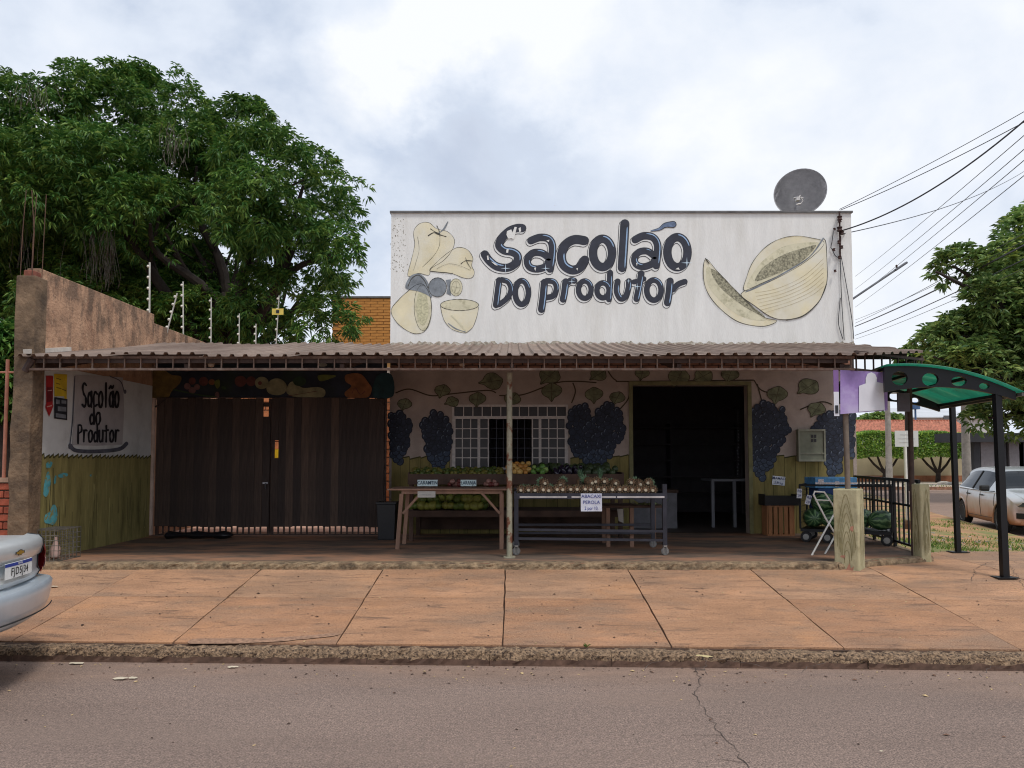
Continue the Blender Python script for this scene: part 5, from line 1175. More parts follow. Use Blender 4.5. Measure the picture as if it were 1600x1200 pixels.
for x in (a, b, b+.42): mb = MB(); mb.box(x-.02, x+.03, 13.2, 13.25, ZP, zt3-.001); mb.build('leg', M_WP, wt)
cn = T('shop_counter', 'pale counter inside the left side of the shop door', 'counter', (2.4, 13.2, ZP)); a = at_y(1058, 800, 13).x; mb = MB(); mb.box(a-.9, a, 13.0, 13.5, ZP, at_y(1058, 770, 13).z); mb.build('body', mat('dim counter', srgb(120, 118, 124), .6), cn); mb = MB(); mb.box(a-.93, a+.02, 12.97, 13.53, at_y(1058, 770, 13).z+.001, at_y(1058, 765, 13).z); mb.build('top', M_WOOD2, cn)
mb = MB(); rr = random.Random(5); cq = at_y(1153, 675, 13.0)
cz = T('hanging_chain', 'pale bead chain hanging inside the shop door on the right', 'chain', cq)
for i in range(14): q_ = at_y(1153+rr.uniform(-1, 1), 673+i*5.2, 13.0); mb.lathe([(.002, -.014), (.014, 0), (.002, .014)], 6, Matrix.Translation(q_))
mb.tube([at_y(1153, 640, 13.0), at_y(1153, 745, 13.0)], .003, 5); mb.build('beads', M_WP, cz)
# ---- wooden crate, black crate, right of the door
Yk = 11.75; a, b = at_y(1199, 820, Yk).x, at_y(1242, 820, Yk).x; zk = at_y(1220, 790, Yk).z
ck = T('wooden_crate', 'orange-brown slatted wooden crate standing on end right of the door', 'crate', ((a+b)/2, Yk, ZP)); M_CR = mat('pine crate wood', srgb(176, 122, 82), .8, var=.2, scale=6, stretch=(1, 1, .3))
for i in range(5): x = a+.02+(b-a-.10)*i/4; mb = MB(); mb.box(x, x+.058, Yk, Yk+.012, ZP+.022, zk-.022); mb.build('slat', M_CR, ck)
mb = MB(); mb.box(a, b, Yk-.004, Yk+.26, ZP, ZP+.02); mb.box(a, b, Yk-.004, Yk+.26, zk-.02, zk); mb.box(a, a+.015, Yk+.013, Yk+.26, ZP+.021, zk-.021); mb.box(b-.015, b, Yk+.013, Yk+.26, ZP+.021, zk-.021); mb.build('frame', M_CR, ck)
bc = T('black_crate', 'shallow black plastic crate on top of the wooden crate', 'crate', ((a+b)/2, Yk, zk)); mb = MB(); h = .14; w = .012; a2, b2 = a-.04, b+.06
mb.box(a2, b2, Yk-.02, Yk+.28, zk+.001, zk+.015); mb.box(a2, a2+w, Yk-.02, Yk+.28, zk+.016, zk+h+.03); mb.box(b2-w, b2, Yk-.02, Yk+.28, zk+.016, zk+h+.03); mb.box(a2+w, b2-w, Yk-.02, Yk-.008, zk+.016, zk+h); mb.box(a2+w, b2-w, Yk+.268, Yk+.28, zk+.016, zk+h); mb.build('shell', mat('black crate plastic', srgb(36, 32, 32), .6), bc)
# ---- watermelon trolley
M_BLK = mat('black painted iron', srgb(30, 30, 32), .5, .3, var=.2)
P0, P1 = Vector((4.05, 10.85, 0)), Vector((5.06, 10.28, 0)); dd = (P1-P0).normalized(); nn = Vector((-dd.y, dd.x, 0)); Lt = (P1-P0).length; wd = .62
tr = T('watermelon_trolley', 'black wire-sided trolley on wheels loaded with watermelons', 'trolley', ((P0+P1)/2+nn*.3+Vector((0, 0, ZP))))
def tp(s, t, z): p = P0+dd*(Lt*s)+nn*(wd*t); return Vector((p.x, p.y, ZP+z))
mb = MB(); mb.hexa([tp(0,0,.15), tp(1,0,.15), tp(1,1,.15), tp(0,1,.15), tp(0,0,.19), tp(1,0,.19), tp(1,1,.19), tp(0,1,.19)]); mb.build('deck', M_BLK, tr)
for s, t in ((.06, .05), (.94, .05), (.06, .95), (.94, .95), (.3, .05)):
    mb = MB(); mb.lathe([(.02, -.02), (.07, -.02), (.078, 0), (.07, .02), (.02, .02)], 16, Matrix.Translation(tp(s, t, .078))@Matrix.Rotation(math.atan2(dd.y, dd.x), 4, 'Z')@Matrix.Rotation(R(90), 4, 'X')); w_ = mb.build('wheel', M_BLK, tr, True)
    mb = MB(); mb.lathe([(.001, -.028), (.042, -.026), (.042, .026), (.001, .028)], 12, Matrix.Translation(tp(s, t, .078))@Matrix.Rotation(math.atan2(dd.y, dd.x), 4, 'Z')@Matrix.Rotation(R(90), 4, 'X')); mb.build('hub', mat('grey hub', srgb(150, 148, 144), .5, .3), w_)
mb = MB()
for s, t in ((0, 0), (1, 0), (1, 1), (0, 1)): mb.tube([tp(s, t, .19), tp(s, t, .80)], .014, 8)
for (s, t), (s2, t2) in (((0,0),(1,0)), ((1,0),(1,1)), ((1,1),(0,1)), ((0,1),(0,0))): mb.tube([tp(s, t, .80), tp(s2, t2, .80)], .014, 8)
mb.build('frame', M_BLK, tr)
mb = MB()
for i in range(1, 12): 
    mb.tube([tp(i/12, 1, .19), tp(i/12, 1, .8)], .003, 5)
    if i < 7: mb.tube([tp(0, i/7, .19), tp(0, i/7, .8)], .003, 5); mb.tube([tp(1, i/7, .19), tp(1, i/7, .8)], .003, 5)
for i in range(1, 8): z = .19+i*.076; mb.tube([tp(0, 0, z), tp(0, 1, z), tp(1, 1, z), tp(1, 0, z)], .003, 5)
mb.build('wire_sides', M_BLK, tr)
def melon_mat():
    m = mat('watermelon rind', srgb(46, 78, 48), .4, var=.2, scale=5); t = m.node_tree; N = t.nodes; L = t.links; b = N['Principled BSDF']; old = b.inputs['Base Color'].links[0].from_socket
    tc_ = N.new('ShaderNodeTexCoord'); sx = N.new('ShaderNodeSeparateXYZ'); L.new(tc_.outputs['Object'], sx.inputs[0]); at = N.new('ShaderNodeMath'); at.operation = 'ARCTAN2'; L.new(sx.outputs[1], at.inputs[0]); L.new(sx.outputs[2], at.inputs[1])
    nz = N.new('ShaderNodeTexNoise'); nz.inputs['Scale'].default_value = 14; L.new(tc_.outputs['Object'], nz.inputs['Vector'])
    a1 = N.new('ShaderNodeMath'); a1.operation = 'MULTIPLY_ADD'; L.new(nz.outputs['Fac'], a1.inputs[0]); a1.inputs[1].default_value = .7; L.new(at.outputs[0], a1.inputs[2])
    s1_ = N.new('ShaderNodeMath'); s1_.operation = 'MULTIPLY'; L.new(a1.outputs[0], s1_.inputs[0]); s1_.inputs[1].default_value = 9; s2_ = N.new('ShaderNodeMath'); s2_.operation = 'SINE'; L.new(s1_.outputs[0], s2_.inputs[0])
    mr = N.new('ShaderNodeMapRange'); L.new(s2_.outputs[0], mr.inputs[0]); mr.inputs[1].default_value = .2; mr.inputs[2].default_value = .8; mx_ = N.new('ShaderNodeMix'); mx_.data_type = 'RGBA'; L.new(mr.outputs[0], mx_.inputs[0]); L.new(old, mx_.inputs[6]); mx_.inputs[7].default_value = (*srgb(108, 138, 92), 1); L.new(mx_.outputs[2], b.inputs['Base Color']); return m
mb = MB(); mb.lathe([(.001, -.19)]+[(.135*math.sin(math.pi*i/12)**.85, -.19*math.cos(math.pi*i/12)) for i in range(1, 12)]+[(.001, .19)], 20, Matrix.Rotation(R(90), 4, 'Y')); wm_me = mb.mesh('watermelon', melon_mat(), smooth=True)
wms = [((.88,.3,.335),.25,'dark striped watermelon at the right end of the trolley near the railing'), ((.62,.25,.335),1.2,'striped watermelon with a yellow ground spot right of the front pillar'), ((.66,.72,.335),.9,'watermelon behind the front ones, right of the front pillar'), ((.36,.3,.335),.2,'watermelon at the bottom of the trolley behind the front pillar'), ((.12,.3,.335),1.3,'watermelon at the left end of the trolley behind the folding stand'), ((.12,.75,.335),.5,'watermelon at the back left of the trolley'), ((.38,.75,.335),.7,'watermelon at the back middle of the trolley'), ((.24,.5,.55),.3,'watermelon lying on top of the left pile'), ((.48,.5,.55),.9,'watermelon on top of the pile behind the front pillar')]
for (s, t, z), a, lab in wms: o = inst(wm_me, 'watermelon', None, tp(s, t, z), (random.uniform(-.3, .3), 0, a)); tag(o, lab, 'watermelon', 'watermelons on the trolley')
# blue boxes on the trolley
q0 = tp(.02, .55, .81); bx = T('blue_box', 'dark blue plastic box with light blue lid band behind the front pillar', 'box', q0); mb = MB()
a, b = at_y(1275, 770, 11.0).x, at_y(1334, 770, 11.0).x; zA, zB, zC = at_y(1300, 786, 11.0).z, at_y(1300, 763, 11.0).z, at_y(1300, 746, 11.0).z
mb.box(a+.03, b, 11.0, 11.35, zA-.1, zB); mb.build('box', mat('dark blue plastic', srgb(26, 62, 120), .5, var=.15), bx, bevel=.01)
mb = MB(); mb.box(a-.02, b+.04, 10.97, 11.38, zB+.001, zC); ld = mb.build('lid', mat('light blue print', srgb(88, 150, 200), .5, var=.25, scale=20), bx, bevel=.008); mb = MB(); mb.box(a-.021, b+.041, 10.966, 10.968, zB+.06, zB+.085); mb.box(a+.02, a+.1, 10.964, 10.9655, zB+.03, zB+.13); mb.box(a+.26, a+.32, 10.964, 10.9655, zB+.02, zB+.1); mb.build('lid_print', mat('pale print band', srgb(220, 205, 205), .6, var=.3, scale=60), ld)
for px, py, lab, tl in ((1249, 771, 'small white price tag on the trolley corner beside the crate', .05), (1263, 781, 'tilted white price tag hanging behind the folding stand', .3)):
    c = at_y(px, py, 10.6); paper('price_tag', lab, (c.x, 10.6, c.z), .07, .13, ['R$', '2,99'], (0, -1, 0), (tl, 0, 1), col=(206, 206, 212))
# ---- white folding stand
c = px_floor(1285, 866); fs_ = T('folding_stand', 'white tubular folding luggage-type stand left of the front pillar', 'stand', c); Ys = c.y
M_WT = mat('white tube paint', srgb(226, 224, 218), .4, var=.06)
def sp(px, py, d=0): return at_y(px, py, Ys+d)
mb = MB(); mb.tube([sp(1268,868,-.1), sp(1305,800,.05), sp(1318,776,.1)], .011, 8); mb.tube([sp(1268,868,.25), sp(1305,800,.35), sp(1318,776,.4)], .011, 8); mb.build('leg_frame', M_WT, fs_)
mb = MB(); mb.tube([sp(1312,845,.1), sp(1290,810,.06), sp(1271,773,.0), sp(1273,768,.0), sp(1288,769,.1), sp(1300,787,.2), sp(1312,810,.3)], .011, 8); mb.build('leg_frame', M_WT, fs_)
mb = MB(); mb.tube([sp(1288,867,.05), sp(1306,835,.1)], .011, 8); mb.tube([sp(1270,866,-.05), sp(1279,872,0), sp(1288,867,.05)], .005, 6); mb.tube([sp(1275,781,.0), sp(1296,782,.15)], .008, 8); mb.build('cross_bar', M_WT, fs_)
# ---- painted pillars at the porch corner
M_PIL = mat('pillar painted as bark', srgb(176, 168, 134), .85, var=.14, scale=6, stretch=(1.4, 1.4, .7), dirt=srgb(140, 132, 98), dscale=4, dlo=.52, dhi=.68, bump=.3, bscale=20)
def pillar(cx, cy, w, ang, z0, z1, lab, red):
    o = T('porch_pillar', lab, 'pillar', (cx, cy, z0), 'pillars at the porch corner'); rr = random.Random(int(cx*50)); Mp = Matrix.Translation((cx, cy, 0))@Matrix.Rotation(ang, 4, 'Z')
    mb = MB(); n = 10; vs = []; fs = []; h_ = w/2
    for i in range(n+1):
        z = z0+(z1-z0)*i/n; j = lambda: rr.uniform(-.004, .004)
        vs += [Mp@Vector((-h_+j(), -h_+j(), z)), Mp@Vector((h_+j(), -h_+j(), z)), Mp@Vector((h_, h_, z)), Mp@Vector((-h_, h_, z))]
    for i in range(n):
        for k in range(4): fs.append((i*4+k, i*4+(k+1) % 4, (i+1)*4+(k+1) % 4, (i+1)*4+k))
    fs.append(tuple(n*4+k for k in range(4))); fs.append((3, 2, 1, 0)); mb.add(vs, fs); s = mb.build('shaft', M_PIL, o, bevel=.015)
    mb = MB()     # painted wood grain: nested arches on the faces
    for face in (0, 1, -1):
        Mf = Mp@Matrix.Rotation(face*math.pi/2, 4, 'Z')
        for i in range(7):
            c_ = rr.uniform(-.02, .02); h = z0+.15+(z1-z0)*(.12+.11*i); w_ = w*(.10+.045*i)
            ribbon([(p.x, p.y) for p in spline([(c_-w_, z0+.12+.03*i, 0), (c_-w_*.8, (z0+h)/2+.1, 0), (c_, h, 0), (c_+w_*.8, (z0+h)/2+.1, 0), (c_+w_, z0+.12+.03*i, 0)], 6)], .005, lambda X, Z: Mf@Vector((X, -h_-.0065, Z)), mb, 0, cap=False)
    mb.build('painted_grain', [mat('grain paint', srgb(132, 124, 86), .9)], s)
    if red:
        for i, bl in enumerate(([(.2,.03),(.34,.05),(.5,.06),(.62,.13),(.68,.07),(.8,.1),(.72,.02),(.5,.01)], [(.25,.2),(.42,.18),(.46,.22),(.3,.215)], [(.66,.52),(.8,.5),(.82,.57),(.7,.56)])):
            mb = MB(); ngon_fill([(w*(u-.5), z0+(z1-z0)*v) for u, v in bl], lambda X, Z: Mp@Vector((X, -h_-.0085-.0004*i, Z)), mb); mb.build('pink_patch', mat('old pink paint', srgb(178, 128, 106), .9, var=.25), s)
c = at_y(1326, 800, 8.80); pillar(c.x, 8.80, .265, R(-38), .36, at_y(1320, 764, 8.70).z, 'front wood-grain painted pillar with pink worn patch at its foot', True)
c = at_y(1439, 800, 9.30); pillar(c.x, 9.30, .145, R(16), .38, at_y(1440, 756, 9.25).z, 'right wood-grain painted pillar where the black railing ends', False)
# ---- black railing
rl = T('porch_railing', 'black iron railing on the right side of the porch', 'railing', (5.15, 10.5, ZP)); ra_, rb_ = Vector((4.98, 9.42, 0)), Vector((5.36, 12.05, 0))
zt_r, zm, zbm = 1.375, 1.0, .56
mb = MB()
for z, w in ((zt_r, .04), (zm+.06, .028), (zbm, .028)): mb.bar((ra_.x, ra_.y, z), (rb_.x, rb_.y, z), .03, w)
mb.build('rail', M_BLK, rl)
n = 15
for i in range(n+1):
    p = ra_.lerp(rb_, (i+.3)/(n+.6)); mb = MB(); mb.bar((p.x, p.y, zbm+.015 if i % 5 else ZP), (p.x, p.y, zt_r-.02), .018 if i % 5 else .035, .018 if i % 5 else .035); mb.build('baluster', M_BLK, rl)
# ================================================================ RIGHT SIDE: BANNER, SHELTER, SIGNS
# purple banner at the awning corner
Yb = 8.56
bnr = T('purple_banner', 'purple and white printed banner hanging from the awning corner', 'banner', at_y(1360, 610, Yb)); mb = MB(); vs = []; fs = []; nx, nz = 14, 6
xa2, xb2 = at_y(1313, 600, Yb).x, at_y(1404, 600, Yb).x
for j in range(nz+1):
    for i in range(nx+1):
        u, v = i/nx, j/nz; q = at_y(1313+91*u, 578+(69-8*u)*v, Yb); vs.append((q.x, Yb+.25*u+.003*math.sin(u*9)*v, q.z))
for j in range(nz):
    for i in range(nx): fs.append((j*(nx+1)+i, j*(nx+1)+i+1, (j+1)*(nx+1)+i+1, (j+1)*(nx+1)+i))
mb.add(vs, fs); bs = mb.build('cloth', mat('faded purple print', srgb(148, 122, 180), .8, var=.22, scale=2.2, dirt=srgb(184, 174, 206), dscale=2.0, dlo=.46, dhi=.72), bnr, True)
def on_ban(u, v): q = at_y(1313+91*u, 578+(69-8*u)*v, Yb); return (q.x, Yb+.25*u-.010, q.z)
mb = MB(); sil = [(.38,.98),(.38,.36),(.52,.30),(.52,.18),(.56,.06),(.64,.02),(.72,.06),(.76,.16),(.76,.26),(.90,.29),(.93,.98)]
for i in range(14):     # bottle-like white silhouette, cut in strips so it follows the cloth
    pass
ngon_fill(sil, on_ban, mb); mb.build('white_silhouette', mat('white banner print', srgb(214, 214, 222), .8, var=.04), bs)
sb = T('narrow_banner', 'narrow purple and white vertical banner strip left of the corner post', 'banner', at_y(1306, 610, Yb+.02)); mb = MB(); a, b = at_y(1303, 600, Yb).x, at_y(1311, 600, Yb).x
zt_b, zm_b, zb_b = at_y(1306, 578, Yb).z, at_y(1306, 612, Yb).z, at_y(1306, 650, Yb).z
mb.box(a, b, Yb+.01, Yb+.014, zb_b, zm_b); mb.build('lower_half', mat('white banner print', (0, 0, 0)), sb); mb = MB(); mb.box(a, b, Yb+.01, Yb+.014, zm_b, zt_b); mb.build('upper_half', mat('purple print', srgb(128, 96, 150), .8, var=.1), sb)
mb = MB(); mb.box(a+.012, b-.012, Yb+.004, Yb+.008, zb_b+.03, zb_b+.12); mb.build('dark_print', M_BLACK, sb)
mb = MB(); mb.box(3.755, 3.805, 8.64, 8.665, at_y(1315, 616, 8.66).z, at_y(1315, 586, 8.66).z); tag(mb.build('red_tag', mat('red cloth', srgb(190, 56, 60), .8, var=.12)), 'bright red strip tied to the corner post beside the purple banner', 'cloth')
q = at_y(1410, 628, 8.95); mb = MB(); mb.box(at_y(1402, 600, 8.95).x, at_y(1421, 600, 8.95).x, 8.95, 8.97, at_y(1410, 643, 8.95).z, at_y(1410, 614, 8.95).z); tag(mb.build('grey_panel', mat('dark grey panel', srgb(84, 78, 84), .7, var=.15)), 'small dark grey panel between purple banner and bus shelter', 'panel')
# corner post of the awning
mb = MB(); mb.tube([(4.86, 9.36, ZP), (4.86, 9.36, zb+.02)], .03, 10); mb.build('post', M_IRON2, aw, True)
# ---------------------------------------------------------------- bus shelter
shl = T('bus_shelter', 'small bus shelter with curved green roof on black posts at the corner', 'bus shelter', (5.27, 8.3, .36))
def sh_xy(t, far): return Vector((4.2+1.21*t+.30*far, 8.62-.40*t+2.0*far, 0))
def sh_top(t): return 2.69+.05*t-.37*t**2.1
def sh_dep(t): return .29-.20*t
M_SHB = mat('black shelter steel', srgb(24, 25, 28), .45, .3, var=.15)
from mathutils.geometry import tessellate_polygon
for far in (0, 1):
    n = 16; top = [(i/n, sh_top(i/n)) for i in range(n+1)]; bot = [(i/n, sh_top(i/n)-sh_dep(i/n)) for i in range(n, -1, -1)]; outer_ = top+bot
    holes = [[(.36+.065*math.cos(a), sh_top(.36)-.135+.075*math.sin(a)) for a in [6.283*k/14 for k in range(14)]], [(.58+.06*math.cos(a), sh_top(.58)-.10+.055*math.sin(a)) for a in [6.283*k/14 for k in range(14)]], [(.77+.04*math.cos(a), sh_top(.77)-.075+.036*math.sin(a)) for a in [6.283*k/14 for k in range(14)]], [(.12+.065*math.cos(a), sh_top(.12)-.14+.08*math.sin(a)) for a in [6.283*k/14 for k in range(14)]]]
    loops = [outer_]+holes; flat = [p for l in loops for p in l]; tri = tessellate_polygon([[Vector((p[0], p[1], 0)) for p in l] for l in loops])
    mb = MB(); th = Vector((.012, .06, 0)); v0 = [sh_xy(t, far)+Vector((0, 0, z)) for t, z in flat]; N_ = len(flat); fs = [tuple(q_) for q_ in tri]+[tuple(i+N_ for i in q_)[::-1] for q_ in tri]; base = 0
    for l in loops:
        m_ = len(l); fs += [(base+i, base+(i+1) % m_, base+(i+1) % m_+N_, base+i+N_) for i in range(m_)]; base += m_
    mb.add(v0+[p+th for p in v0], fs); mb.build('arched_fascia', M_SHB, shl)
def green_poly():
    m = mat('green polycarbonate', srgb(92, 184, 162), .25, var=.12, scale=3, spec=.6, trans=.6); return m
for k in range(4):
    mb = MB(); vs = []; fs = []; n = 16; f0_, f1_ = -.04+.27*k+(.004 if k else 0), -.04+.27*(k+1)
    for i in range(n+1):
        t = i/n*1.03
        for f in (f0_, f1_): p = sh_xy(t, f); vs.append((p.x, p.y, sh_top(min(t, 1.03))+.012))
    fs = [(2*i, 2*i+2, 2*i+3, 2*i+1) for i in range(n)]; mb.add(vs, fs); o = mb.build('roof_pane', green_poly(), shl, True); s = o.modifiers.new('t', 'SOLIDIFY'); s.thickness = .006; s.offset = 1
mb = MB()
for t in (.02, .34, .67, .985): a, b = sh_xy(t, .035), sh_xy(t, .995); z = sh_top(t)-.022; mb.bar((a.x, a.y, z), (b.x, b.y, z), .03, .035)
mb.build('cross_bars', M_SHB, shl)
def drip(t0): 
    mb = MB(); a, b = sh_xy(1.03, -.04), sh_xy(1.03, 1.06); mb.bar((a.x, a.y, sh_top(1.03)-.012), (b.x, b.y, sh_top(1.03)-.012), .04, .035); mb.build('edge_strip', mat('grey edge strip', srgb(90, 88, 84), .5, .3), shl)
drip(0)
for px, py, top_z, yy in ((1570, 903, 2.38, None), (1497, 863, 2.36, None)):
    q = at_z(px, py, .37 if px > 1550 else .40); zg_ = walk_z(q.y, q.x); q = at_z(px, py, zg_); t_ = Vector((q.x-.02, q.y, top_z))
    mb = MB(); pw_ = .068 if px > 1550 else .058; mb.bar((q.x, q.y, zg_), t_, pw_, pw_); mb.box(q.x-.11, q.x+.11, q.y-.08, q.y+.08, zg_+.004, zg_+.012); mb.build('post', M_SHB, shl)
    if px > 1550: mb = MB(); mb.tube([(q.x, q.y-.03, zg_+.005+.72), (q.x, q.y-.03, zg_+1.0)], .0301, 10); 
# white street sign
q = at_z(1418, 822, .30); ss = T('street_sign', 'blank white rectangular street sign on a white post behind the railing', 'sign', q)
Ysg = q.y; a, b = at_y(1397, 680, Ysg), at_y(1434, 697, Ysg); mb = MB(); mb.box(a.x, b.x, Ysg-.03, Ysg-.024, at_y(1415, 698, Ysg).z, at_y(1415, 673, Ysg).z); mb.build('plate', mat('white sign face', srgb(205, 206, 204), .5, var=.05), ss)
mb = MB(); mb.tube([q+Vector((0, 0, -.05)), (at_y(1414, 698, Ysg).x, Ysg, at_y(1414, 675, Ysg).z)], .032, 10); mb.build('post', mat('white sign post', srgb(222, 220, 214), .5, var=.06), ss, True)
mb = MB(); mb.lathe([(.02, .13), (.07, .10), (.09, .05), (.09, -.05)], 10, Matrix.Translation(q)); mb.build('footing', mat('rusty footing', srgb(96, 70, 50), .9), ss)
for i, w in enumerate((.55, .7, .6)): 
    z = at_y(1415, 679+6*i, Ysg).z; mb = MB(); c = (a.x+b.x)/2; mb.box(c-(b.x-a.x)*w/2, c+(b.x-a.x)*w/2, Ysg-.036, Ysg-.033, z-.006, z+.006); mb.build('faded_print', mat('faded sign print', srgb(196, 197, 196), .6), ss)
# ================================================================ ON THE ROOF
dsh = T('satellite_dish', 'large grey satellite dish standing on the shop roof at the right', 'satellite dish', at_y(1250, 340, 13.2)); cD = at_y(1250, 300, 13.2); rD = .43
M_DISH = mat('grey dish mesh', srgb(150, 148, 150), .6, .2, var=.1, scale=10); Mx = facing(cD, (-.42, -.90, .16), (.25, 0, 1))
mb = MB(); pr = [(.02, -.12)]+[(rD*1.0*i/9, -.12+.12*(i/9)**2) for i in range(1, 10)]; mb.lathe(pr, 40, Mx); mb.lathe([(rD, 0), (rD+.012, .006), (rD+.012, -.012), (rD, -.012)], 40, Mx); mb.build('reflector', M_DISH, dsh, True)
mb = MB(); b0 = cD+Vector((0, .15, -.1)); mb.tube([b0, (cD.x, 13.35, ZR+.2)], .03, 8); mb.build('mast', M_IRON2, dsh)
mb = MB(); a = at_y(1247, 312, 12.85); mb.tube([Mx@Vector((0, 0, -.11)), a+Vector((0, -.02, .02))], .012, 6); mb.box(a.x-.05, a.x+.01, 12.78, 12.86, a.z-.03, a.z+.03); mb.tube([a+Vector((.03, -.05, .03)), a+Vector((.06, -.05, -.04)), a+Vector((.02, -.05, -.09)), a+Vector((-.05, -.05, -.1))], .01, 6); mb.box(a.x-.08, a.x+.08, 12.82, 12.86, a.z+.02, a.z+.035); mb.build('feed_horn', mat('feed metal', srgb(196, 192, 188), .5, .4, var=.2), dsh)
# wiring bracket on the parapet
br = T('wiring_bracket', 'rusty cable bracket with insulators on the right end of the parapet', 'bracket', fy(1310, 380)); mb = MB(); fw2 = lambda px, py, d: (lambda q_: Vector((q_.x, YF-d, q_.z)))(fy(px, py))
M_RUST = mat('rusty dark metal', srgb(74, 52, 48), .8, .2, var=.3)
mb.bar(fw2(1310, 332, .04), fw2(1311, 402, .04), .02); mb.build('bar', M_RUST, br)
for px, py, s in ((1309,343,1.3),(1309,347,1.0),(1309,360,1.4),(1313,366,1.0),(1301,360,.7),(1308,380,.9),(1312,388,.9),(1300,392,.8),(1309,404,.9),(1302,425,.7)):
    mb = MB(); mb.lathe([(.012*s, -.03*s), (.032*s, -.022*s), (.022*s, 0), (.032*s, .022*s), (.012*s, .03*s)], 10, Matrix.Translation(fw2(px, py, .07))); mb.build('insulator', M_RUST, br, True)
mb = MB()
for P in ([(1313,370),(1312,410),(1314,470),(1318,532)], [(1313,400),(1322,450),(1330,500),(1333,530)], [(1312,466),(1309,500),(1311,515),(1316,530)], [(1298,388),(1304,400),(1309,403)], [(1301,362),(1299,378),(1297,388)]):
    mb.tube([fw2(p.x, p.y, .025) for p in spline([(*p, 0) for p in P], 5)], .006, 5)
mb.build('cables', M_BLACK, br)
# ================================================================ WIRES AND POLES
M_WIRE = mat('black cable', srgb(52, 54, 60), .6)
def wire(p0, p1, r, sag, lab, n=24, m=M_WIRE):
    p0, p1 = Vector(p0), Vector(p1); pts = [p0.lerp(p1, i/n)+Vector((0, 0, -sag*4*(i/n)*(1-i/n))) for i in range(n+1)]
    mb = MB(); mb.tube(pts, r, 5); return tag(mb.build('overhead_cable', m), lab, 'cable', 'overhead cables')
wire(fw2(1313, 362, .06), at_y(1660, 135, 9.2), .011, .25, 'thickest black service cable rising from the parapet bracket')
wire(fw2(1311, 330, .06), at_y(1660, 158, 9.5), .006, .06, 'thin cable leaving the parapet top just above the thick cable')
wire(fw2(1309, 329, .06), at_y(1660, 140, 9.6), .005, .04, 'thinnest cable leaving the parapet top toward upper right')
wire(fw2(1315, 367, .06), at_y(1600, 268, 24), .008, .2, 'thin cable from the bracket crossing the sky below the thick one')
for i, (a, b) in enumerate((((1336, 432), (1660, 160)), ((1336, 452), (1660, 182)), ((1336, 466), (1660, 200)), ((1336, 480), (1660, 226)))):
    wire(at_y(*a, 62), at_y(*b, 16), .011, .1, ('highest', 'second highest', 'third highest', 'lowest')[i]+' of the four parallel street wires behind the parapet end')
for i, (a, b, r) in enumerate((((1336, 510), (1660, 352), .035), ((1336, 505), (1660, 330), .014), ((1336, 524), (1660, 376), .022), ((1336, 500), (1660, 346), .012), ((1336, 530), (1660, 392), .012))):
    wire(at_y(*a, 60), at_y(*b, 22), r, .15, ('thick bundled', 'thin upper', 'medium lower', 'faint upper', 'faint lowest')[i]+' telephone cable passing in front of the right tree')
M_CONC = mat('concrete pole', srgb(150, 144, 136), .9, var=.2, scale=3)
def pole(px, Y, top, r, lab):
    x = (px-800)/F*Y; o = T('utility_pole', lab, 'utility pole', (x, Y, 0), 'utility poles'); mb = MB(); mb.tube([(x, Y, -.1), (x, Y, top)], [r*1.2, r*.8], 12); mb.build('shaft', M_CONC, o, True)
    mb = MB(); mb.bar((x-.8, Y, top-.3), (x+.8, Y, top-.3), .1, .12); mb.build('cross_arm', M_CONC, o)
    for k_ in (-.7, -.25, .25, .7): mb = MB(); mb.lathe([(.03, 0), (.06, .04), (.04, .08), (.06, .12), (.03, .16)], 8, Matrix.Translation((x+k_, Y, top-.24))); mb.build('insulator', M_INS, o)
pole(1388, 47, 6.0, .17, 'distant concrete utility pole in front of the clipped hedge tree'); pole(1509, 38, 7.0, .18, 'concrete utility pole behind the hatchback rear, at the right tree')
x = (1322-800)/F*24; sl_ = T('street_lamp', 'street lamp whose long arm sticks out behind the parapet end', 'street lamp', (x-.6, 24, 0)); mb = MB(); mb.tube([(x-.6, 24, 0), (x-.6, 24, at_y(1322, 480, 24).z-.3)], [.16, .1], 10); mb.build('pole', M_CONC, sl_)
mb = MB(); p0 = at_y(1310, 482, 24); p1 = at_y(1402, 420, 24); mb.tube([(x-.6, 24, p0.z-.2), p0, p1], .035, 8); mb.build('arm', mat('lamp arm steel', srgb(110, 112, 116), .5, .5), sl_)
mb = MB(); d = (p1-p0).normalized(); mb.obox(p1+d*.13, (.46, .16, .07), d.to_track_quat('X', 'Z').to_matrix()); mb.build('lamp_head', mat('lamp head', srgb(96, 98, 104), .5, .3), sl_, bevel=.02); mb = MB(); mb.lathe([(.03, 0), (.035, .07), (.01, .09)], 8, Matrix.Translation(p1+Vector((-.02, 0, .04)))); mb.build('photocell', M_IRON2, sl_)
# ================================================================ BACKGROUND BUILDINGS
wl_ = T('street_wall', 'cream garden wall behind the clipped hedge trees across the street', 'wall', (28, 51, .1)); mb = MB(); mb.box(18, 31.5, 51, 51.3, .0, 2.6); mb.build('wall', mat('cream wall', srgb(190, 176, 146), .9, var=.12, scale=.8), wl_)
mb = MB(); mb.box(18, 31.5, 50.985, 50.998, .1, .55); mb.build('dirt_splash', mat('red dirt splash', srgb(156, 104, 76), .95, var=.25, scale=2), wl_)
hs = T('tiled_house', 'house with red clay tile roof showing above the hedge trees', 'house', (26, 55, 0)); Yh = 54; z0 = at_y(1400, 677, Yh).z; z1_ = at_y(1400, 660, Yh+2.2).z+.12; xA, xB = at_y(1318, 665, Yh).x, at_y(1525, 665, Yh).x
mb = MB(); mb.box(xA+.3, xB-.3, Yh+.4, Yh+8, 0, z0+.15); mb.build('wall', M_WHITE, hs)
mb = MB(); vs = []; fs = []; n = int((xB-xA)/.22); 
